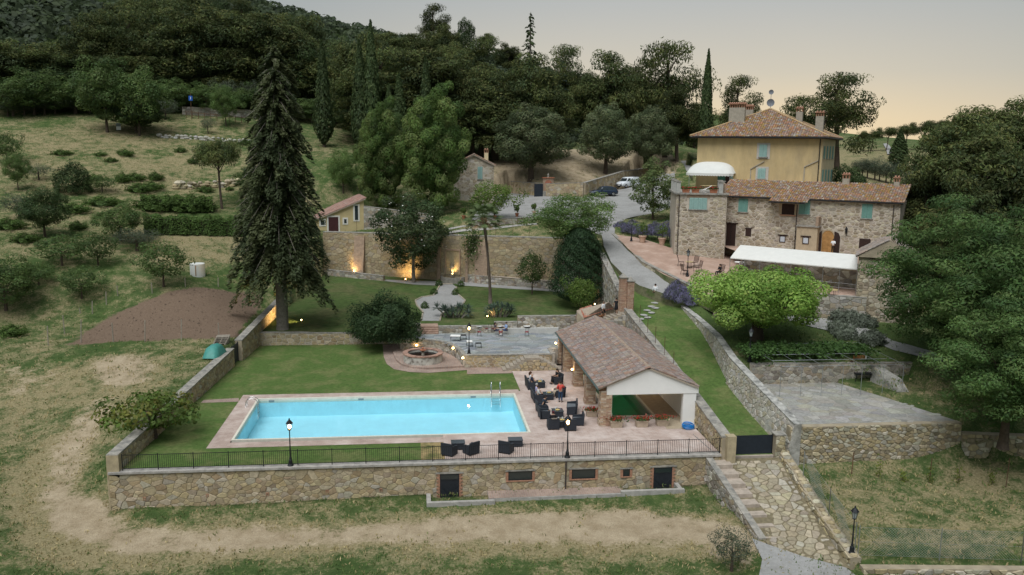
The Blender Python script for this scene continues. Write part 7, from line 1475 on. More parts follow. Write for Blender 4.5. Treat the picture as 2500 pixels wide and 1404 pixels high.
seat(1322, 1005, 95, 'rattan armchair of the guest bending over a phone'); seat(1328, 1020, 95, 'empty rattan armchair beside the guest with the phone'); seat(1396, 1006, -100, 'empty rattan sofa with its back to the pavilion', True); seat(1350, 1046, 180, 'rattan armchair seen from behind with a light jacket over its back'); seat(1391, 1049, 180, 'empty rattan armchair in front of the lit lamp post'); seat(1411, 1036, -95, 'rattan armchair nearest the pavilion pillar')
rtable(1318, 945, 'low dark table between the far sofas'); rtable(1338, 974, 'low dark table beside the guest in red'); rtable(1361, 1016, 'low dark table with bottles and glasses'); rtable(1370, 1041, 'low dark table before the jacket-draped armchair')
seat(1097, 1110, 150, 'left rattan armchair of the pair by the railing'); seat(1150, 1107, 215, 'right rattan armchair of the pair by the railing'); rtable(1118, 1095, 'low dark table between the armchairs by the railing', .9, .7, False); seat(1236, 1104, 150, 'single rattan armchair by the railing'); rtable(1258, 1088, 'low dark table beside the single armchair at the railing', .95, .7, False)
tag(MB().add([(-.2, .0, 0), (.2, .0, 0), (.18, .05, -.45), (-.16, .05, -.4), (-.2, -.1, .02), (.2, -.1, .02)], [(0, 1, 2, 3), (4, 5, 1, 0)]).build('jacket', M('beige_cloth', (.5, .45, .38), .9, .1), loc=at(1350, 1046, .02)+V((0, -.46, .95))), 'light jacket draped over a rattan chair back', 'jacket')
# bistro tables and chairs on the flagstone terrace
def bistro_table(px, py, lbl):
    P = at(px, py, TZ+.01); t = thing('bistro_table', lbl, 'table', P); MB().lathe([(.36, .70), (.36, .735), (.01, .74)], n=20).build('top', M('white_top', (.72, .71, .68), .5, .05), t)
    for k in range(3): a = k*2.094; MB().tube([(.28*math.cos(a), .28*math.sin(a), 0), (.06*math.cos(a), .06*math.sin(a), .35), (.2*math.cos(a), .2*math.sin(a), .7)], .012, 5).build('leg', iron_m, t)
    return t
bc0 = None
def bistro_chair(px, py, rz, lbl):
    global bc0
    if bc0 is None:
        o = bpy.data.objects.new('bistro_chair', None); col_main.objects.link(o); MB().lathe([(.2, .44), (.21, .46), (.2, .5), (.01, .51)], n=14).build('cushion', M('red_cushion', (.22, .03, .035), .8, .1), o)
        for sx in (-1, 1):
            for sy in (-1, 1): MB().tube([(sx*.19, sy*.2, 0), (sx*.16, sy*.16, .44)], .011, 5).build('leg', iron_m, o)
        MB().tube([(-.17, .17, .44), (-.17, .2, .8), (-.1, .22, .92), (0, .22, .95), (.1, .22, .92), (.17, .2, .8), (.17, .17, .44)], .012, 5).build('backrest', iron_m, o); bc0 = o
    else: o = copy_tree(bc0)
    o.location = at(px, py, TZ+.005); o.rotation_euler = (0, 0, math.radians(rz)); tag(o, lbl, 'chair', 'red cushioned bistro chairs'); return o
for px, nm_ in ((1170, 'left'), (1222, 'middle'), (1286, 'right')):
    bistro_table(px, 812, nm_+' round white bistro table against the bench plinth'); bistro_chair(px-18, 812, 90, 'red cushioned chair left of the '+nm_+' bistro table'); bistro_chair(px+18, 812, -90, 'red cushioned chair right of the '+nm_+' bistro table'); bistro_chair(px, 821, 180, 'red cushioned chair in front of the '+nm_+' bistro table')
def garden_bench(px, py, w_, d_, rz, cushion, lbl):
    P = at(px, py, TZ+.005); t = thing('garden_stool', lbl, 'bench', P, math.radians(rz)); 
    for sx in (-1, 1):
        for sy in (-1, 1): MB().tube([(sx*w_/2, sy*d_/2, 0), (sx*w_/2*.95, sy*d_/2*.95, .45)], .014, 5).build('leg', iron_m, t)
    MB().box(-w_/2, w_/2, -d_/2, d_/2, .45, .475).build('seat', iron_m, t)
    if cushion: MB().box(-w_/2, w_/2, -d_/2, d_/2, .477, .56).build('cushion', white_m, t)
garden_bench(1112, 832, 1.0, .6, -10, True, 'wider iron bench with white cushion on the terrace'); garden_bench(1131, 829, .6, .6, 0, False, 'square iron side table next to the wider cushioned bench'); garden_bench(1146, 846, .55, .6, 0, True, 'narrow iron bench with white cushion behind the terrace lamp'); garden_bench(1168, 849, .55, .5, 0, False, 'small bare iron stool right of the terrace lamp')
# ------------------------------------------------------------------ planters and pots
def geranium(t, n, r, z, seed):
    rs = np.random.RandomState(seed); C = rs.normal(size=(n, 3))*np.array([r[0], r[1], .1])*.5+np.array([0, 0, z+.12]); leaves('foliage', C, rs.normal(size=(n, 3))+np.array([0, 0, .6]), .07*(.7+.6*rs.rand(n)), np.array(G_MID)[rs.randint(3, size=n)], .8, t)
    m_ = n//3; C = rs.normal(size=(m_, 3))*np.array([r[0], r[1], .1])*.55+np.array([0, -.03, z+.22]); leaves('flowers', C, rs.normal(size=(m_, 3))+np.array([0, -.4, .6]), .055*(.7+.6*rs.rand(m_)), np.tile([.35, .025, .02], (m_, 1)), .9, t, M('petals', (1, 1, 1), .7, .05, attr=True, transl=.2))
pl_m = M('cast_planter', (.44, .35, .26), .9, .2, 6)
def planter(px, py, lbl, z=.02, s=1., mat=None, w_=.95, d_=.6, h=.5, P=None, rz=0):
    P = P or at(px, py, z); t = thing('flower_planter', lbl, 'planter', P, rz); t.scale = (s, s, s); a, b = w_/2, d_/2
    MB().add([(-a*.85, -b*.85, 0), (a*.85, -b*.85, 0), (a*.85, b*.85, 0), (-a*.85, b*.85, 0), (-a, -b, h), (a, -b, h), (a, b, h), (-a, b, h)], [(3, 2, 1, 0), (4, 5, 6, 7), (0, 1, 5, 4), (1, 2, 6, 5), (2, 3, 7, 6), (3, 0, 4, 7)]).build('box', mat or pl_m, t)
    MB().box(-a-.03, a+.03, -b-.03, -b+.03, h-.06, h+.02).box(-a-.03, a+.03, b-.03, b+.03, h-.06, h+.02).box(-a-.03, -a+.03, -b, b, h-.061, h+.019).box(a-.03, a+.03, -b, b, h-.061, h+.019).build('rim', mat or pl_m, t)
    geranium(t, 220, (w_*.75, d_*.75), h, int(px))
planter(1504, 1042, 'terracotta planter of red geraniums nearest the brick pillar'); planter(1566, 1041, 'middle terracotta planter of red geraniums before the plunge pool'); planter(1616, 1038, 'right terracotta planter of red geraniums before the plunge pool'); planter(1444, 1016, 'planter of geraniums between the brick pillars', s=.9)
for sx, lbl in ((sB0+1.1, 'left red flower box on the roof terrace edge'), (sB0+2.2, 'middle red flower box on the roof terrace edge'), (sB0+4.3, 'right red flower box on the roof terrace edge')): planter(int(sx*77), 0, lbl, P=bf.P+bf.u*sx-bf.n*.35+UP*(BZ+.003), mat=terra_m, rz=math.radians(-13), w_=.9, h=.4, d_=.5)
def lemon(label, P, ph_, th_, r, pale=False, group=None):
    t = thing('potted_lemon_tree', label, 'potted tree', P, 0, group); MB().lathe([(ph_*.36, 0), (ph_*.44, ph_*.5), (ph_*.55, ph_*.85), (ph_*.6, ph_*.86), (ph_*.6, ph_), (ph_*.5, ph_)], n=16).build('pot', M('pale_pot', (.50, .34, .25), .9, .15, 5) if pale else terra_m, t)
    MB().tube([(0, 0, ph_*.8), (.03, 0, ph_+th_*.35), (0, 0, ph_+th_*.7)], [.05, .04, .02], 6).build('stem', bark_m, t); rs = np.random.RandomState(int(P.x*50)); n = 420; d = rs.normal(size=(n, 3)); d /= np.linalg.norm(d, axis=1)[:, None]; C = d*np.array([r, r, th_*.42])*(.45+.55*rs.rand(n, 1)**.5)*(1+.25*np.sin(d[:, :1]*6))+np.array([0, 0, ph_+th_*.6])
    leaves('crown', C, d+rs.normal(size=(n, 3))*.5, .09*(.7+.6*rs.rand(n)), np.array([(.085, .135, .03), (.11, .16, .04), (.06, .10, .025)])[rs.randint(3, size=n)], .5, t)
for px, py, lbl in ((1568, 596, 'large potted lemon tree near the road lamp'), (1616, 599, 'large potted lemon tree nearest the stone house corner')):
    P = at(px, py, 8.7); P.z = float(brick_z([P.x], [P.y])[0]); lemon(lbl, P, .85, 1.7, .85, True)
for px, py, lbl, pl_ in ((1132, 532, 'potted plant at the left end of the piazza wall', False), (1208, 535, 'potted lemon tree below the leafy low tree', False), (1262, 532, 'potted lemon tree in the middle of the piazza edge', False), (1304, 529, 'potted lemon tree in a pale pot at the piazza edge', True)):
    P = at(px, py, 10.75); P.z = float(road_z([P.x], [P.y])[0]); lemon(lbl, P, .5, 1.1, .42, pl_)
# ------------------------------------------------------------------ vehicles
def loft(secs, closed=True):
    mb = MB(); n = len(secs[0]); vs = [p for s in secs for p in s]; fs = [(i*n+k, i*n+(k+1) % n, (i+1)*n+(k+1) % n, (i+1)*n+k) for i in range(len(secs)-1) for k in range(n)]; fs += [tuple(range(n))[::-1], tuple(range((len(secs)-1)*n, len(secs)*n))]; return mb.add(vs, fs)
def vehicle(name, label, cat, P, rz, paint, L_, W_, H_, van):
    t = thing(name, label, cat, P, math.radians(rz)); hw = W_/2     # nose towards -X
    prof = [(-.5, .34, .62), (-.47, .30, .74), (-.36, .28, .90), (-.20, .27, .98), (0, .27, 1.0), (.25, .27, 1.02), (.42, .30, 1.02), (.5, .40, .92)] if not van else [(-.5, .34, .70), (-.47, .30, .88), (-.36, .28, 1.04), (-.22, .27, 1.12), (0, .27, 1.14), (.25, .27, 1.14), (.46, .28, 1.14), (.5, .36, 1.12)]
    secs = []
    for x, zb, zt in prof:
        k = 1-.14*max(0, (abs(x)-.36)/.14); w_ = hw*k; secs.append([(x*L_, -w_*.92, zb), (x*L_, -w_, zb+.18), (x*L_, -w_, zt-.12), (x*L_, -w_*.93, zt), (x*L_, w_*.93, zt), (x*L_, w_, zt-.12), (x*L_, w_, zb+.18), (x*L_, w_*.92, zb)])
    body = loft(secs).build('body', paint, t, True)
    rp_ = [(-.22, .0), (-.09, .86), (.08, 1.), (.28, .97), (.40, .72), (.475, .0)] if not van else [(-.30, .0), (-.19, .82), (-.08, .97), (.2, 1.), (.45, .98), (.492, .04)]
    zb = prof[4][2]-.06; secs = []
    for x, k in rp_: z = zb+(H_-zb)*k; w0 = hw*.93; w1 = hw*(.93-.22*k); secs.append([(x*L_, -w0, zb-.05), (x*L_, -w1, z), (x*L_, 0, z+.03*k), (x*L_, w1, z), (x*L_, w0, zb-.05)])
    loft(secs).build('cabin', paint if van else paint, t, True)
    def sidewin(xa, xb, xc, xd, za, zc):
        for s in (-1, 1):
            k0, k1 = (za-zb)/(H_-zb), (zc-zb)/(H_-zb); y0, y1 = s*(hw*(.93-.22*k0)+.012), s*(hw*(.93-.22*k1)+.012); q = [(xa*L_, y0, za), (xb*L_, y0, za), (xc*L_, y1, zc), (xd*L_, y1, zc)]; MB().poly(q if s < 0 else q[::-1]).build('side_window', glass_m, t)
    zt = H_-.1
    if van: sidewin(-.25, -.05, -.05, -.16, zb+.08, zt-.1)
    else: sidewin(-.17, .06, .06, -.07, zb+.05, zt); sidewin(.08, .26, .24, .08, zb+.05, zt); sidewin(.28, .41, .35, .27, zb+.05, zt-.05)
    a, b = rp_[0], rp_[1]; q = []
    for f_ in (.12, .9):
        x = a[0]+(b[0]-a[0])*f_; k = b[1]*f_; z = zb+(H_-zb)*k+.015; w1 = hw*(.93-.22*k)-.06; q += [(x*L_-.015, -w1, z), (x*L_-.015, w1, z)]
    MB().poly([q[0], q[2], q[3], q[1]]).build('windscreen', glass_m, t)
    for sx in (-.315, .31):
        for sy in (-1, 1):
            wh = MB(); c = (sx*L_, sy*(hw-.1), .34); m_ = Matrix.Rotation(math.pi/2, 4, 'X')
            ty = MB().lathe([(.2, -.11), (.34, -.1), (.345, 0), (.34, .1), (.2, .11)], n=20).build('wheel', M('tyre_rubber', (.015, .015, .016), .8, .1), t, True, loc=c); ty.rotation_euler = (math.pi/2, 0, 0)
            MB().lathe([(.02, -.115), (.21, -.118), (.23, -.1)] if sy > 0 else [(.23, .1), (.21, .118), (.02, .115)], n=10).build('rim', M('alloy', (.35, .36, .37), .3, .1, metal=.7), ty)
    for sy in (-1, 1):
        MB().box(-.5*L_-.0, -.5*L_+.18, sy*hw*.62-.16, sy*hw*.62+.16, .60 if not van else .68, .74 if not van else .84).build('headlight', M('lamp_lens', (.55, .57, .6), .15, .05), t); MB().box(.5*L_-.1, .5*L_+.012, sy*hw*.74-.1, sy*hw*.74+.1, .78, .96).build('tail_light', M('red_lens', (.25, .01, .01), .3, .05), t)
        MB().box(-.16*L_, -.16*L_+.16, sy*(hw+.08)-.08, sy*(hw+.08)+.08, zb+.02, zb+.16).build('mirror', paint, t)
    MB().box(-.505*L_, -.5*L_+.05, -hw*.72, hw*.72, .36, .62).build('bumper', M('black_plastic', (.02, .02, .022), .6, .1), t); MB().box(-.508*L_, -.505*L_-.002, -.26, .26, .42, .53).build('number_plate', M('plate_white', (.7, .7, .68), .5, .02), t)
    return t
P = at(1473, 479, 12.55); P.z = float(road_z([P.x], [P.y])[0])+.02; vehicle('parked_suv', 'dark blue estate car parked by the stone wall', 'car', P, 8, M('navy_paint', (.014, .026, .052), .25, .05, spec=.6), 4.7, 1.95, 1.62, False)
P = at(1533, 467, 12.9); P.z = float(road_z([P.x], [P.y])[0])+.02; vehicle('parked_van', 'white delivery van parked behind the dark car', 'van', P, 32, M('white_paint', (.62, .64, .66), .35, .04, spec=.5), 4.7, 1.9, 1.9, True)
# ------------------------------------------------------------------ gate on the stairs, small roof, stairs
gpx = [at(1519, 752, 4.5), at(1537, 758, 4.3)]
for k, (P, top, lbl) in enumerate(((gpx[0], 668, 'farther brick gate pillar with pyramid cap'), (gpx[1], 677, 'nearer brick gate pillar with pyramid cap'))):
    t = thing('gate_pillar', lbl, 'pillar'); zt = zat(P, top+10); MB().cbox((P.x, P.y, 2.5), .62, .62, zt-2.5, 5).build('pillar_core', M('pale_mortar'), t); rg = random.Random(k); z = 4.2; r = 0
    while z < zt-.05:
        for a_, b_ in (((-.3, -.01), (.01, .3)) if r % 2 else ((-.3, -.16), (-.14, .14), (.16, .3))):
            u_, v_ = dirv(5), dirv(95); c_ = V((P.x, P.y, z)); kk = pick(rg, [(.40, .25, .17), (.36, .21, .14), (.44, .30, .21)])
            MB().obox(c_+u_*a_-v_*.33, u_*(b_-a_), v_*.02, UP*.085, kk).build('brick', bpiece_m, t); MB().obox(c_-u_*.33+v_*a_, u_*.02, v_*(b_-a_), UP*.085, kk).build('brick', bpiece_m, t)
        z += .1; r += 1
    MB().cbox((P.x, P.y, zt+.001), .78, .78, .1, 5).build('cap_slab', coping_m, t); zc = zt+.102
    q = [V((P.x, P.y, zc))+dirv(5)*a_+dirv(95)*b_ for a_, b_ in ((-.33, -.33), (.33, -.33), (.33, .33), (-.33, .33))]; MB().add(q+[V((P.x, P.y, zc+.42))], [(0, 1, 4), (1, 2, 4), (2, 3, 4), (3, 0, 4), (3, 2, 1, 0)]).build('pyramid_cap', coping_m, t)
ig = thing('iron_gate', 'tall open wrought iron gate between the brick pillars at the top of the stairs', 'gate'); A, B = at(1503, 757, 4.15), at(1521, 757, 4.2); gh = zat(A, 690)-A.z; B = V((B.x, B.y, A.z))
for k in range(9): p = A.lerp(B, k/8); MB().tube([p, p+UP*(gh-.1*abs(k-4)*.3)], .018, 4).build('bar', iron_m, ig)
for f_ in (.03, .45, .93): MB().tube([A+UP*gh*f_, B+UP*gh*f_], .02, 4).build('rail', iron_m, ig)
ss = thing('stair', 'stone stair with iron handrail from the gate down to the bistro terrace', 'stairs'); S0, S1 = at(1520, 762, 4.05), at(1462, 779, 2.9)
for k in range(7):
    p = S0.lerp(S1, k/6); MB().cbox((p.x, p.y-.2, .8), .62, 1.5, p.z-.8-.02, 8).build('step', M('worn_step'), ss)
hr = MB()
for k in range(13):
    p = S0.lerp(S1, k/12)+V((0, .62, 0)); hr.tube([p, p+UP*.95], .012, 4)
hr.tube([S0+V((0, .62, .95)), S1+V((0, .62, .95))], .02, 5); o = hr.build('handrail', rust_m, ss); o['kind'] = 'stuff'
wall_run('stair_wall', 'rubble wall under the stone stair beside the pavilion roof', (S1.x-.3, S1.y-1.05), (21.1, S0.y-1.05), .3, .5, S1.z+.0, S0.z, PAL_GREY, 'R', .34, 301, cop=0)
lr = thing('lean_to_roof', 'small red tiled lean-to roof beside the stone stair', 'roof'); q = [at(1425, 776, 3.1), at(1500, 752, 3.6), at(1487, 736, 4.5), at(1408, 757, 3.9)]; d0 = roof_deck(q, lr, 'roof'); tile_roof(d0, q[0], q[1], q[2], q[3], [(.42, .17, .11), (.38, .16, .11), (.46, .22, .15)], 303, .26, .42, 60, minpx=8)
p0, p1 = q[0], q[3]; MB().add([p0-UP*.15, p1-UP*.15, V((p1.x, p1.y, 1.2)), V((p0.x, p0.y, 1.2))], [(0, 1, 2, 3)]).add([q[0]-UP*.15, q[1]-UP*.15, V((q[1].x, q[1].y, 1.2)), V((q[0].x, q[0].y, 1.2))], [(3, 2, 1, 0)]).build('wall', M('lime_mortar'), lr)
st_ = struct(MB().box(0, 0.01, 0, .01, -5, -4.99).build('buried_footing', conc_m)); bpy.data.objects.remove(st_)
stp2 = thing('stepping_stones', 'irregular stepping stones crossing the grass strip below the waiter', 'stepping stones')
rg = random.Random(4)
for k, (px, py) in enumerate(((1606, 731), (1599, 736), (1590, 741), (1600, 743), (1581, 746), (1591, 749), (1573, 752), (1582, 755), (1566, 757))):
    p = at(px, py, 4.6); p.z = float(strip_z([p.x], [p.y])[0]); q = [V((p.x+rg.uniform(.8, 1.1)*.42*math.cos(a), p.y+rg.uniform(.8, 1.1)*.5*math.sin(a), p.z+.03)) for a in np.linspace(0, 6.28, 7)[:-1]]; vs, fs, c = piece(q, UP, .04, .06); MB().add(vs, fs, (.36, .35, .32)).build('stone', stone_m, stp2)
# rusty rods on walls
rd0 = None
def rod(P, h, lbl, grp):
    global rd0
    if rd0 is None: o = MB().tube([(0, 0, -.1), (0, 0, 1.)], .022, 5).build('rusty_rod', rust_m); rd0 = o
    else: o = rd0.copy(); col_main.objects.link(o)
    o.location = P; o.scale = (1, 1, h); tag(o, lbl, 'rod', grp)
for px, pt, pb in ((1562, 745, 783), (1581, 770, 808), (1600, 797, 836), (1622, 822, 864), (1644, 859, 894), (1546, 728, 755)):
    P = onpl(px, pb, (21.35, 70, 0), 90); rod(P, zat(P, pt)-P.z, 'rusty iron rod standing in the coping of the side wall', 'rusty rods along the side wall')
for px, pt, pb in ((868, 538, 568), (905, 538, 568), (1104, 545, 574), (1208, 545, 576), (1250, 545, 576), (1290, 545, 577), (1000, 540, 570)):
    P = gw(px, pb)-nW*.4; P.z = gw(px, pb).z-.1; rod(P, zat(P, pt)-P.z, 'rusty fence rod on top of the great garden wall', 'rusty rods on the great wall')
for px, pt, pb in ((1482, 640, 672), (1498, 652, 690)):
    P = onpl(px, pb, (21.9, 92, 0), 93); rod(P, zat(P, pt)-P.z, 'rusty rod on the road wall near the brick gate', 'rusty rods on the road wall')
# ------------------------------------------------------------------ vine pergola, grill, chain-link fence, vines
pg = thing('vine_pergola', 'thin metal vine pergola over the grey patio', 'pergola'); fx = [at(px, 966, 1.5) for px in (1898, 1950, 2002, 2054, 2102, 2157, 2207)]; yb = sum(p.y for p in fx[1:6])/5; ptop = 1.5+2.45
for k, p in enumerate(fx):
    x = p.x; MB().tube([(x, yb, 1.5), (x, yb, ptop)], .022, 5).build('post', metal_m, pg); MB().tube([(x, yb, ptop), (x-.25, yb+6.6, ptop+.25)], .018, 5).build('cross_bar', metal_m, pg); MB().tube([(x-.25, yb+6.6, ptop+.25), (x-.25, yb+6.6, 1.5)], .022, 5).build('post', metal_m, pg)
for j in range(5): MB().tube([(fx[0].x-.06*j, yb+1.65*j, ptop+.06*j), (fx[6].x-.06*j, yb+1.65*j, ptop+.06*j)], .018, 5).build('long_bar', metal_m, pg)
rs = np.random.RandomState(8); n = 3600; X = rs.uniform(fx[0].x-1.3, fx[6].x-.5, n); Yv = yb+5.0+rs.normal(size=n)*1.0+.5*np.sin(X*1.3); Z = ptop+.22+rs.normal(size=n)*.13-(rs.rand(n) < .12)*rs.rand(n)*.8
leaves('vine_foliage', np.stack([X, Yv, Z], 1), rs.normal(size=(n, 3))*.6+np.array([0, -.2, 1]), .13*(.6+.7*rs.rand(n)), np.array([(.055, .11, .03), (.075, .135, .04), (.045, .09, .025)])[rs.randint(3, size=n)], .85, pg)
gr = thing('patio_grill', 'black iron grill table with an upright brown wooden board on the patio', 'grill', at(2103, 933, 1.5)); 
for sx in (-.7, .7):
    for sy in (-.3, .3): MB().tube([(sx*1.1, sy*1.1, 0), (sx*.85, sy, .75)], .025, 5).build('leg', iron_m, gr)
MB().box(-.72, .78, -.42, .42, .75, .84).build('grill_tray', iron_m, gr); MB().box(-.62, .42, .46, .54, .8, 2.2).build('wooden_board', M('orange_board', (.36, .16, .055), .8, .4, 2.5, stretch=(6, 6, .5)), gr); MB().box(.43, .55, .45, .53, .7, 2.2).build('white_edge', white_m, gr); MB().box(-.95, -.65, .4, .55, .7, 1.75).build('side_box', M('rusty_iron'), gr)
def chain_fence(label, pts, h, posts, sd):
    t = thing('chain_link_fence', label, 'fence')
    for a, b in zip(pts, pts[1:]):
        a, b = V(a), V(b); Ln = (b-a).length; mb = MB(); s = 0.
        u = (b-a)/Ln
        for dirn in (1, -1):
            s = -h
            while s < Ln:
                s0, s1 = (s, s+h) if dirn > 0 else (s+h, s); pA, pB = a+u*s0+UP*.04, a+u*s1+UP*h
                ka = max(0., min(1., 0)); 
                if 0 <= s0 <= Ln and 0 <= s1 <= Ln: mb.tube([pA, pB], .0065, 3, None, False)
                s += .16
        o = mb.build('wire_mesh', metal_m, t); o['kind'] = 'stuff'
        for z in (.05, h*.5, h): MB().tube([a+UP*z, b+UP*z], .006, 3).build('tension_wire', metal_m, t)
        n = max(1, round(Ln/posts))
        for k in range(n+1): p = a.lerp(b, k/n); MB().tube([p-UP*.3, p+UP*(h+.12)], .03, 6).build('post', metal_m, t)
    return t
def gl_(px, py): p = gat(px, py); return p
cf1 = [at(1962, 1190, -.55), at(1978, 1180, -.9), at(2024, 1262, -1.55), at(2068, 1345, -2.25)]
chain_fence('chain link fence climbing beside the flagstone ramp', [V((25.35, 50.5, -.9)), V((25.2, 46.5, -1.75)), V((25.1, 43.1, -2.4))], 1.75, 3.6, 1)
chain_fence('long chain link fence along the lower edge of the vineyard', [V((25.2, 42.9, -2.5)), V((34.5, 41.7, -2.62)), V((44, 40.6, -2.75))], 1.75, 4.0, 2)
for px, py, pt, lbl, kind in ((2078, 1165, 1105, 'wooden stake at the left end of the vineyard', 0), (2268, 1180, 1118, 'rusty stake in the middle of the vineyard', 1), (2455, 1195, 1118, 'rusty stake at the right of the vineyard', 1)):
    p = gat(px, py); tag(MB().tube([(0, 0, -.2), (.05, 0, zat(p, pt)-p.z)], .045 if not kind else .025, 6).build('vine_stake', wood_m if not kind else rust_m, loc=p), lbl, 'stake')
for px, py, pt in ((2145, 1168, 1112), (2205, 1180, 1150), (2268, 1178, 1140), (2338, 1185, 1140), (2420, 1192, 1150)):
    p = gat(px, py); h = zat(p, pt)-p.z; t = thing('young_vine', 'young vine shoot with yellow green leaves in the vineyard', 'vine', p, 0, 'young vines in the vineyard'); MB().tube([(0, 0, -.1), (.06, 0, h*.5), (0, 0, h)], [.02, .015, .006], 4).build('stem', bark_m, t); n = 60; C = nr.normal(size=(n, 3))*np.array([.14, .14, 0])+np.stack([0*np.arange(n), 0*np.arange(n), nr.rand(n)*h], 1); leaves('foliage', C, nr.normal(size=(n, 3))+np.array([0, 0, .5]), .07*(.7+.6*nr.rand(n)), np.tile([.13, .16, .035], (n, 1)), .8, t)
# ------------------------------------------------------------------ small things on the left: tank, beehive, pallets, tarp, stakes, dry stone terraces
P = gat(483, 674); t = thing('water_tank', 'round white plastic water tank on the meadow', 'tank', P); rr = 33/2*(P-CAM).length/F_PX; hh = zat(P, 643)-P.z; MB().lathe([(rr, -.2), (rr, hh*.94), (rr*.97, hh), (.05, hh+.02)], n=24).build('shell', M('white_plastic', (.62, .62, .58), .6, .06, 2), t, False); MB().box(-.05, .05, -rr-.02, -rr+.02, 0, hh*.9).build('stripe', M('brown_stripe', (.28, .17, .09), .8, .1), t)
P = gat(290, 322); t = thing('beehive', 'small white box beehive beside the rounded evergreen oak', 'beehive', P); MB().cbox((0, 0, .2), .7, .6, .6, 20).build('lower_box', white_m, t); MB().cbox((0, 0, .802), .7, .6, .45, 20).build('upper_box', M('grey_plastic'), t); MB().cbox((0, 0, 1.254), .85, .75, .08, 20).build('lid', metal_m, t)
tp = at(530, 868, 1.6); t = thing('covered_stack', 'stack of goods under a sea green tarpaulin outside the boundary wall', 'stack', (tp.x-.2, tp.y, hgt(tp.x, tp.y)), math.radians(-8)); mb = MB(); vs = []; rg = random.Random(3)
for j in range(6):
    for i in range(9): x = (i/8-.5)*1.2; y = (j/5-.5)*2.3; e_ = (1-(abs(x)/.6)**3)*(1-(abs(y)/1.15)**4); vs.append((x*1.1, y*1.1, max(.02, 1.0*max(0, e_)**.45+rg.uniform(-.06, .06))))
mb.add(vs, [(j*9+i, j*9+i+1, (j+1)*9+i+1, (j+1)*9+i) for j in range(5) for i in range(8)]).build('tarpaulin', M('green_tarp', (.06, .24, .20), .5, .15, 3), t, True)
for k in range(5):
    P = at(548, 838, 1.9); pt_ = thing('pallet', 'weathered wooden pallet in the pile near the dark side gate', 'pallet', (P.x-.3+.04*k, P.y+.05*k, hgt(P.x, P.y)+.145*k), math.radians(-10+4*k), 'pallet pile')
    for i in range(6): MB().box(-.6, .6, -.5+i*.18, -.5+i*.18+.11, .1, .125).build('slat', M('grey_wood', (.30, .26, .21), .9, .3, 4), pt_)
    for i in range(3): MB().box(-.6+i*.55, -.6+i*.55+.1, -.5, .5, 0, .098).build('bearer', M('grey_wood'), pt_)
sk0 = None
for px, py, pt in ((118, 845, 796), (158, 818, 770), (198, 838, 780), (226, 772, 735), (196, 770, 752), (260, 748, 712), (288, 728, 697), (277, 838, 788), (354, 835, 782), (443, 833, 780), (535, 828, 788), (453, 706, 678), (533, 702, 678), (372, 720, 690)):
    p = gat(px, py); h = zat(p, pt)-p.z
    if sk0 is None: o = MB().tube([(0, 0, -.2), (.02, 0, 1)], .05, 5).build('field_stake', M('grey_wood')); sk0 = o
    else: o = sk0.copy(); col_main.objects.link(o)
    o.location = p; o.scale = (1, 1, h); o.rotation_euler = (rnd.uniform(-.06, .06), rnd.uniform(-.06, .06), 0); tag(o, 'thin wooden stake fencing the ploughed field', 'stake', 'stakes round the ploughed field')
def boulders(label, pix, rows, size, seed, pal=PAL_DRY):
    t = thing('dry_stone_terrace', label, 'wall'); rg = random.Random(seed)
    for a, b in zip(pix, pix[1:]):
        A, B = gat(*a), gat(*b); n = max(2, int((B-A).length/(size*1.5)))
        for r in range(rows):
            for k in range(n):
                p = A.lerp(B, (k+rg.uniform(.2, .8))/n); p.z += r*size*.75+rg.uniform(-.1, .15); s = size*rg.uniform(.6, 1.2); MB().ball(p, (s, s*.7, s*.6), 7, 4, pick(rg, pal), .16, rg).build('boulder', stone_m, t)
boulders('row of golden boulders shoring up the hillside behind the young pine', [(425, 462), (470, 462), (530, 458), (605, 452)], 3, .55, 1); boulders('broken pale dry stone wall across the upper meadow', [(385, 338), (450, 340), (530, 345), (612, 350)], 2, .5, 2, [(.42, .40, .36), (.36, .34, .30), (.46, .43, .37)])
a, b = gat(445, 280), gat(625, 288); wall_run('field_wall', 'low dry stone wall with rail fence at the foot of the wood', a.xy, b.xy, .6, min(a.z, b.z)-2, a.z+1.5, b.z+1.5, [(.30, .27, .23), (.36, .33, .28), (.25, .22, .18)], 'R', .6, 311, cop=0, depth=.12, nmax=120)
rf_ = thing('rail_fence', 'thin wooden rail fence in front of the low wall by the wood', 'fence')
for i in range(11):
    p = gat(455+i*15, 288+i*1.6); MB().tube([p-UP*.2, p+UP*1.3], .06, 5).build('post', wood_m, rf_)
    if i: MB().tube([pp_+UP*1.1, p+UP*1.1], .05, 5).build('rail', wood_m, rf_)
    pp_ = p
sg = thing('road_sign', 'small blue road sign on a pole at the foot of the wood', 'sign', gat(468, 292)); z_ = zat(sg.location, 240)-sg.location.z; MB().tube([(0, 0, -.2), (0, 0, z_+1.0)], .05, 6).build('pole', wood_m, sg); MB().box(-.35, .35, -.1, -.06, z_-.45, z_+.45).build('panel', M('blue_sign', (.02, .10, .40), .5, .05), sg); MB().box(-.05, .05, -.11, -.101, z_-.2, z_+.25).build('sign_mark', white_m, sg)
rs = np.random.RandomState(4); sp_ = zpoly([(160, 846), (265, 775), (330, 752), (520, 709), (635, 706), (635, 742), (575, 826), (300, 832)]); n = 5200; X = rs.uniform(-60, -14, n); Y = rs.uniform(76, 104, n); ok = inpoly_np(X, Y, sp_); X, Y = X[ok], Y[ok]; Z = terr(X, Y); mb = MB()
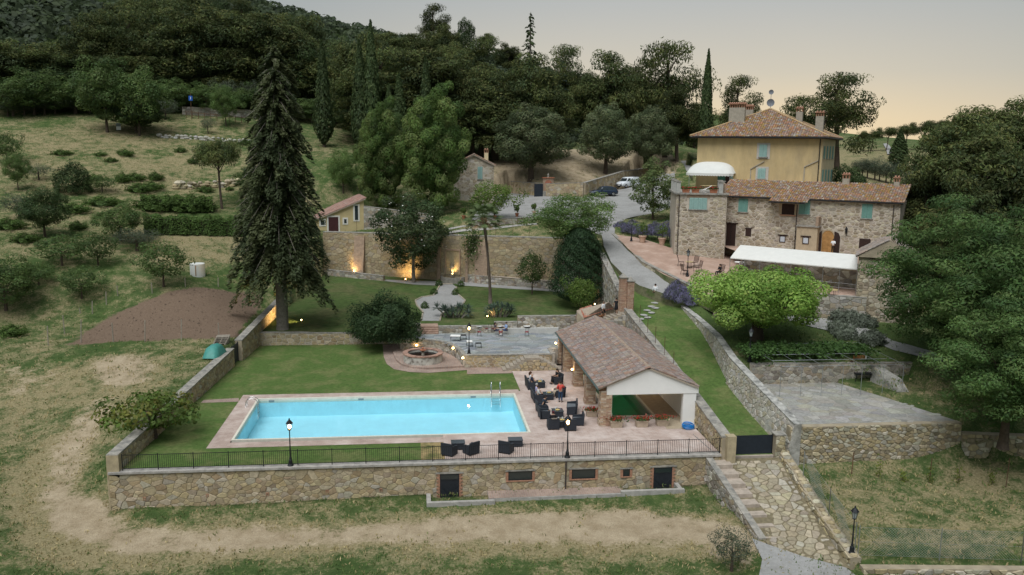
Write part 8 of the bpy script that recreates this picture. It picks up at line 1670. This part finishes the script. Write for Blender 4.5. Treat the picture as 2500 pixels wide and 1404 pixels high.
for x, y, z in zip(X, Y, Z):
    s_ = rs.uniform(.05, .15)*(1.5 if abs(math.sin((x*.25+y)*1.9)) < .12 else 1); kk = rs.uniform(.65, 1.3); v_ = [(x+s_*math.cos(a)*rs.uniform(.7, 1.2), y+s_*math.sin(a)*rs.uniform(.7, 1.2), z-.03) for a in (0, 1.5, 3.1, 4.6)]+[(x+rs.uniform(-.03, .03), y, z+s_*rs.uniform(.5, 1.))]; mb.add(v_, [(0, 1, 4), (1, 2, 4), (2, 3, 4), (3, 0, 4)], (.155*kk, .108*kk, .075*kk))
tag(mb.build('soil_clods', M('clod_earth', (1, 1, 1), .95, .2, 5, attr=True)), 'loose brown clods covering the ploughed field', 'soil', kind='stuff')
# hose and pole by the pavilion
P = at(1680, 1046, .03); hs_ = thing('garden_hose', 'coiled bright blue hose by the white pavilion pier', 'hose', P); pts = [(math.cos(k*.45)*(.42-.05*math.sin(k*.31)), math.sin(k*.45)*(.36+.04*math.sin(k*.23)), .04+k*.0034+.05*max(0, math.sin(k*.45))) for k in range(96)]; MB().tube(pts, .028, 6).build('hose_coil', M('blue_hose', (.01, .20, .55), .4, .1), hs_, True)
tag(MB().tube([at(1692, 1060, .05), at(1745, 1106, .05)], .02, 5).build('pool_pole', metal_m), 'thin metal pool pole lying against the side wall', 'pole')
# brown chairs on the brick terrace, tables under the awning, sun bed on the roof terrace
ch0 = None
for px, py, rz, lbl in ((1662, 658, 70, 'brown slatted chair farthest left on the brick terrace'), (1672, 668, 100, 'brown slatted chair left of the terrace lamp'), (1694, 660, -60, 'brown slatted chair with high back right of the lamp'), (1703, 666, -80, 'rightmost brown slatted chair on the brick terrace'), (1757, 672, -70, 'dark chair of the seated guest by the plane tree')):
    P = at(px, py, 7.1); P.z = float(brick_z([P.x], [P.y])[0])
    if ch0 is None:
        o = bpy.data.objects.new('terrace_chair', None); col_main.objects.link(o); bm__ = M('brown_slats', (.10, .055, .04), .7, .2, 6)
        for k in range(6): MB().box(-.27, .27, -.28+k*.09, -.22+k*.09, .42, .445).build('seat_slat', bm__, o); MB().obox((-.27, .24+k*.03, .5+k*.11), (.54, 0, 0), (0, .02, 0), (0, .01, .07)).build('back_slat', bm__, o)
        for sx in (-1, 1): MB().tube([(sx*.28, -.3, 0), (sx*.28, -.26, .44), (sx*.28, .22, .42), (sx*.28, .4, 1.12)], .018, 5).build('side_frame', iron_m, o); MB().tube([(sx*.28, .32, 0), (sx*.28, .22, .43)], .018, 5).build('leg', iron_m, o)
        ch0 = o
    else: o = copy_tree(ch0)
    o.location = P; o.rotation_euler = (0, 0, math.radians(rz)); o.scale = (1.15, 1.15, 1.1); tag(o, lbl, 'chair', 'brown chairs on the brick terrace')
for px, py, w_, wh, lbl in ((1682, 668, .9, False, 'low slatted table between the brown chairs'), (1806, 668, 1.3, True, 'left laid table under the awning'), (1852, 670, 1.3, True, 'second laid table under the awning'), (1972, 705, 1.1, False, 'round table behind the plane tree'), (2030, 718, 1.2, False, 'round table near the tower end of the awning')):
    P = at(px, py, 6.8); P.z = float(brick_z([P.x], [P.y])[0]); t = thing('dining_table', lbl, 'table', P); MB().lathe([(w_/2, .72), (w_/2, .76), (.01, .765)], n=18).build('top', white_m if wh else M('pale_wood_top', (.42, .32, .16), .6, .2, 3), t)
    for k in range(4): MB().tube([(w_*.3*math.cos(k*1.57), w_*.3*math.sin(k*1.57), 0), (w_*.3*math.cos(k*1.57), w_*.3*math.sin(k*1.57), .72)], .02, 5).build('leg', iron_m, t)
sb = thing('sun_bed', 'folding white sun bed on the roof terrace', 'sun bed', bf.P+bf.u*(sB0+3.2)-bf.n*.9+UP*BZ, math.radians(-13)); MB().add([(-.9, -.3, .35), (.2, -.3, .35), (.2, .3, .35), (-.9, .3, .35)], [(0, 1, 2, 3)]).add([(.2, -.3, .35), (.9, -.3, .85), (.9, .3, .85), (.2, .3, .35)], [(0, 1, 2, 3)]).build('fabric', white_m, sb)
for sy in (-.3, .3): MB().tube([(-.7, sy, 0), (.5, sy, .6)], .02, 5).build('leg', white_m, sb); MB().tube([(.3, sy, 0), (-.6, sy, .4)], .02, 5).build('leg', white_m, sb)
rt = thing('terrace_table', 'wooden table under the dome awning on the roof terrace', 'table', bf.P+bf.u*(sB0+4.0)-bf.n*3+UP*BZ); MB().box(-.9, .9, -.5, .5, .72, .77).build('top', M('pale_wood_top'), rt); [MB().box(sx*.8-.03, sx*.8+.03, sy*.4-.03, sy*.4+.03, 0, .72).build('leg', wood_m, rt) for sx in (-1, 1) for sy in (-1, 1)]
# ------------------------------------------------------------------ people
skin_m = M('skin', (.42, .25, .17), .6, .08, 8)
def skinmesh(name, verts, edges, radii, mat, parent, root=0, sub=1):
    me = bpy.data.meshes.new(name); me.from_pydata(verts, edges, []); me.materials.append(mat); o = bpy.data.objects.new(name, me); col_main.objects.link(o); o.parent = parent
    md = o.modifiers.new('skin', 'SKIN'); md.use_smooth_shade = True
    if not me.skin_vertices: return o
    for i, r in enumerate(radii): me.skin_vertices[0].data[i].radius = (r, r) if not isinstance(r, tuple) else r
    for i in range(len(verts)): me.skin_vertices[0].data[i].use_root = (i == root)
    if sub: s = o.modifiers.new('sub', 'SUBSURF'); s.levels = sub; s.render_levels = sub
    return o
def cloth(name, c, r=.9): return M('cloth_'+name, c, r, .12, 5)
def person(label, P, rz, pose, shirt, legs, hair=(.03, .02, .015), dress=False, shorts=False, sleeve=True, long_hair=False, h=1.75, armL=None, armR=None, lean=0., shoe=(.02, .02, .02), bald=False, skin=None):
    """figure facing local -Y; pose stand / walk / sit"""
    t = thing('person', label, 'person', P, math.radians(rz)); k = h/1.75; t.scale = (k, k, k); sk_ = skin_m
    hp = .93 if pose != 'sit' else .52; ly = -lean
    def up(z): return V((0, ly*(z-.0)*1.0, hp+z*math.cos(lean*.9)))
    pel, bel, che, nec, hed, crn = up(0), up(.2), up(.38), up(.54), up(.66), up(.76); hed.y -= .02; crn.y -= .02
    shl = [che+V((s*.17, 0, .1)) for s in (-1, 1)]; 
    dl = {'down': [(.07, .02, -.27), (.06, -.05, -.5)], 'lap': [(.06, -.02, -.26), (-.02, -.24, -.30)], 'fwd': [(.05, -.12, -.22), (-.02, -.36, -.18)], 'hip': [(.12, .05, -.24), (.02, -.06, -.42)]}
    arms = []
    for s, S_, nm_ in ((-1, shl[0], armL), (1, shl[1], armR)):
        e_, w_ = dl[nm_ or ('lap' if pose == 'sit' else 'down')]; arms.append((S_, S_+V((s*e_[0], e_[1], e_[2])), S_+V((s*w_[0], w_[1], w_[2]))))
    lg = []
    for s in (-1, 1):
        hip = pel+V((s*.09, 0, -.05))
        if pose == 'sit': kn = hip+V((s*.05, -.44, .0)); an = V((s*.13, kn.y-.04, .08))
        elif pose == 'walk': kn = V((s*.1, -.02-s*.13, .5)); an = V((s*.1, .02-s*.2, .09+(.06 if s < 0 else 0)))
        else: kn = V((s*.1, -.02, .5)); an = V((s*.11, 0, .08))
        lg.append((hip, kn, an, an+V((0, -.15, -.04))))
    vs = [pel, bel, che, nec, hed, crn]; es = [(0, 1), (1, 2), (2, 3), (3, 4), (4, 5)]; rr = [.13, .12, .145, .055, .095, .075]
    for S_, E_, W_ in arms: n = len(vs); vs += [S_, E_, W_, W_+(W_-E_).normalized()*.1]; es += [(2, n), (n, n+1), (n+1, n+2), (n+2, n+3)]; rr += [.06, .045, .032, .035]
    for H_, K_, A_, T_ in lg: n = len(vs); vs += [H_, K_, A_, T_]; es += [(0, n), (n, n+1), (n+1, n+2), (n+2, n+3)]; rr += [.09, .06, .042, .035]
    body = skinmesh('body', [tuple(v) for v in vs], es, rr, sk_, t)
    sm = cloth(label[:18], shirt); lm = cloth('l'+label[:18], legs)
    q = [pel-V((0, 0, .02)), bel, che, nec-V((0, 0, .05))]; e2 = [(0, 1), (1, 2), (2, 3)]; r2 = [.155, .145, .165, .075]
    for S_, E_, W_ in arms:
        n = len(q); q += [S_, S_.lerp(E_, .7)] if not sleeve else [S_, E_, E_.lerp(W_, .8)]; e2 += [(2, n), (n, n+1)]+([(n+1, n+2)] if sleeve else []); r2 += [.075, .062]+([.05] if sleeve else [])
    skinmesh('shirt' if not dress else 'dress_top', [tuple(v) for v in q], e2, r2, sm, t)
    if dress and pose != 'sit': MB().lathe([(.15, .18), (.17, 0.), (.2, -.2), (.23, -.42), (.21, -.43)], pel, 12).build('skirt', sm, t, True)
    else:
        q = [pel+V((0, 0, .06))]; e2 = []; r2 = [.155]
        for H_, K_, A_, T_ in lg: n = len(q); q += [H_, K_]+([] if (shorts or dress) else [A_+V((0, 0, .03))]); e2 += [(0, n), (n, n+1)]+([] if (shorts or dress) else [(n+1, n+2)]); r2 += [.105, .078]+([] if (shorts or dress) else [.058])
        skinmesh('skirt' if dress else ('shorts' if shorts else 'trousers'), [tuple(v) for v in q], e2, r2, lm if not dress else sm, t)
    if not bald:
        hm = cloth('hair%.2f' % hair[0], hair); hb = MB().ball(hed+V((0, .025, .055)), (.105, .115, .1), 10, 6)
        hb.build('hair', hm, t, True)
        if long_hair: MB().tube([hed+V((0, .07, .06)), hed+V((0, .11, -.06)), hed+V((0, .12, -.22))], [.09, .1, .05], 8).build('long_hair', hm, t, True)
    fc = MB().ball(hed+V((0, -.105, .0)), (.016, .022, .022), 6, 4); 
    fc.build('nose', sk_, t)
    for s in (-1, 1): MB().ball(hed+V((s*.035, -.092, .028)), .011, 6, 4).build('eye', iron_m, t); MB().ball(hed+V((s*.098, 0, .0)), (.014, .025, .032), 6, 4).build('ear', sk_, t)
    for H_, K_, A_, T_ in lg: MB().ball((A_+T_)/2-V((0, 0, .02)), (.05, .13, .055), 8, 5, (1, 1, 1)).build('shoe', cloth('shoe%.2f' % shoe[0], shoe), t, True)
    for S_, E_, W_ in arms:
        d = (W_-E_).normalized(); hd = MB(); sd_ = d.cross(V((0, .3, 1))).normalized(); c0 = W_+d*.06
        for j in range(4): f0 = c0+d*.03+sd_*(j-1.5)*.02; hd.tube([f0, f0+d*(.045+.008*(1.5-abs(j-1.5))), f0+d*.075-UP*.015], .009, 4)
        hd.tube([c0+sd_*.035, c0+sd_*.055+d*.03, c0+sd_*.05+d*.06], .01, 4); hd.ball(c0+d*.01, (.035, .035, .03), 6, 4); hd.build('hand', sk_, t)
    return t
W, Bk, Nv = (.70, .70, .70), (.012, .012, .014), (.02, .025, .045)
D = lambda px, py: at(px, py, .02)
def sit_on(lbl):
    for o_ in bpy.data.objects:
        if o_.get('label') == lbl: return o_
def seated(seat_lbl, off, *a, **k):
    s_ = sit_on(seat_lbl); rz = s_.rotation_euler.z; P = s_.location+Matrix.Rotation(rz, 3, 'Z')@V((off, -.02, .02)); return person(a[0], P, math.degrees(rz), 'sit', *a[1:], **k)
seated('rattan sofa farthest from the railing, with two guests', -.35, 'guest in a dark shirt seated on the farthest sofa', Nv, Bk, bald=True)
seated('rattan sofa farthest from the railing, with two guests', .35, 'guest in a white top seated on the farthest sofa', W, (.4, .38, .35), (.08, .035, .02), long_hair=True)
seated('rattan sofa with the guest in a lilac shirt', -.38, 'guest in a pale top leaning back behind the lilac-shirted guest', (.55, .53, .5), Bk)
seated('rattan sofa with the guest in a lilac shirt', .35, 'guest in a lilac shirt and dark trousers seated on the sofa', (.42, .38, .55), Nv, (.35, .33, .31))
seated('rattan armchair of the guest in black facing the far table', 0, 'guest in black clothes seated facing the far table', Bk, Bk, (.03, .012, .012), long_hair=True, sleeve=False)
seated('rattan armchair behind the standing guest in red', 0, 'guest in black top and beige trousers seated behind the guest in red', Bk, (.42, .34, .25))
seated('rattan armchair of the guest bending over a phone', 0, 'guest in navy shirt bending forward over a phone', (.025, .035, .05), (.03, .05, .09), lean=.45, armL='fwd', armR='fwd')
seated('rattan armchair seen from behind with a light jacket over its back', 0, 'guest in a black top seen from behind in the jacket-draped armchair', Bk, Bk, (.07, .012, .02))
person('standing guest in a bright coral red shirt and blue jeans', D(1368, 982), 150, 'stand', (.62, .085, .065), (.035, .07, .13), armL='fwd', armR='hip', h=1.82)
p = at(1209, 817, TZ+.02); person('guest in a dark dress seated at the middle bistro table', p+V((0, 0, 0)), 75, 'sit', (.05, .05, .075), Nv, (.03, .015, .01), dress=True, long_hair=True, sleeve=False, shoe=(.7, .7, .7))
p = at(1236, 816, TZ+.02); person('guest in a light blue shirt and shorts seated at the middle bistro table', p, -80, 'sit', (.28, .38, .58), (.05, .07, .14), shorts=True, armL='fwd', shoe=(.7, .7, .7))
def on_stair(f): p = S0.lerp(S1, f); return V((p.x, p.y-.1, p.z))
person('guest in a black dress climbing near the top of the stairs', on_stair(.28), -20, 'walk', Bk, Bk, (.03, .015, .012), dress=True, long_hair=True, sleeve=False, h=1.72)
person('guest in a white shirt and black shorts walking on the stairs', on_stair(.82), 40, 'walk', W, Bk, (.12, .08, .05), shorts=True, h=1.8)
pw_ = at(1411, 790, 2.2); person('guest in a dark dress at the foot of the lean-to roof', V((pw_.x, pw_.y, 1.9)), 160, 'walk', Bk, Bk, (.10, .04, .02), dress=True, sleeve=False, h=1.7)
p = at(1599, 729, 4.75); p.z = float(strip_z([p.x], [p.y])[0])+.03; person('waiter in a white jacket and black trousers walking up the path', p, 170, 'walk', W, Bk, h=1.82)
p = wf.pt(2036, 620)+wf.n*.9; p.z = 9.12; person('waiter in white shirt and black apron outside the arched doorway', p, -37, 'stand', W, Bk, h=1.7, armL='fwd', armR='fwd')
p = at(1808, 676, 6.8); p.z = float(brick_z([p.x], [p.y])[0]); person('person in a white blouse under the awning', p, 20, 'stand', W, (.1, .1, .1), (.3, .2, .1), h=1.7)
for o_ in list(bpy.data.objects):
    if o_.get('label') == 'dark chair of the seated guest by the plane tree': person('guest in black seated in the dark terrace chair', o_.location+V((0, 0, .0)), -70, 'sit', Bk, Bk, (.02, .012, .01), long_hair=True)
dg = on_stair(1.0); t = thing('dog', 'brown dog on the stairs beside the guest in white shirt', 'dog', V((dg.x+.1, dg.y-.45, dg.z)), .6)
skinmesh('body', [(0, 0, .42), (.25, 0, .44), (-.25, 0, .42), (.38, 0, .58), (.5, 0, .6), (.28, .08, .22), (.28, .08, .02), (.28, -.08, .22), (.28, -.08, .02), (-.3, .08, .24), (-.26, .08, .02), (-.3, -.08, .24), (-.26, -.08, .02), (-.42, 0, .55)], [(0, 1), (0, 2), (1, 3), (3, 4), (1, 5), (5, 6), (1, 7), (7, 8), (2, 9), (9, 10), (2, 11), (11, 12), (2, 13)], [.13, .14, .12, .09, .06, .05, .035, .05, .035, .06, .035, .06, .035, .025], M('brown_fur', (.16, .07, .03), .9, .3, 9), t)
# ------------------------------------------------------------------ tell look-alikes apart by their order in the row
ORD = 'leftmost|second|third|fourth|fifth|sixth|seventh|eighth|ninth|tenth|eleventh|twelfth|thirteenth|fourteenth|fifteenth|sixteenth|seventeenth|eighteenth'.split('|')
bpy.context.view_layer.update(); same = {}
for o in bpy.data.objects:
    if o.parent is None and o.get('group') and o.get('label'): same.setdefault(o['label'], []).append(o)
for lb, os_ in same.items():
    if 1 < len(os_) <= 18 and len(lb.split()) <= 12:
        os_.sort(key=lambda o: proj(o.location)[0])
        for i, o in enumerate(os_): o['label'] = lb+(', leftmost' if i == 0 else ', rightmost' if i == len(os_)-1 else ', %s from left' % ORD[i])
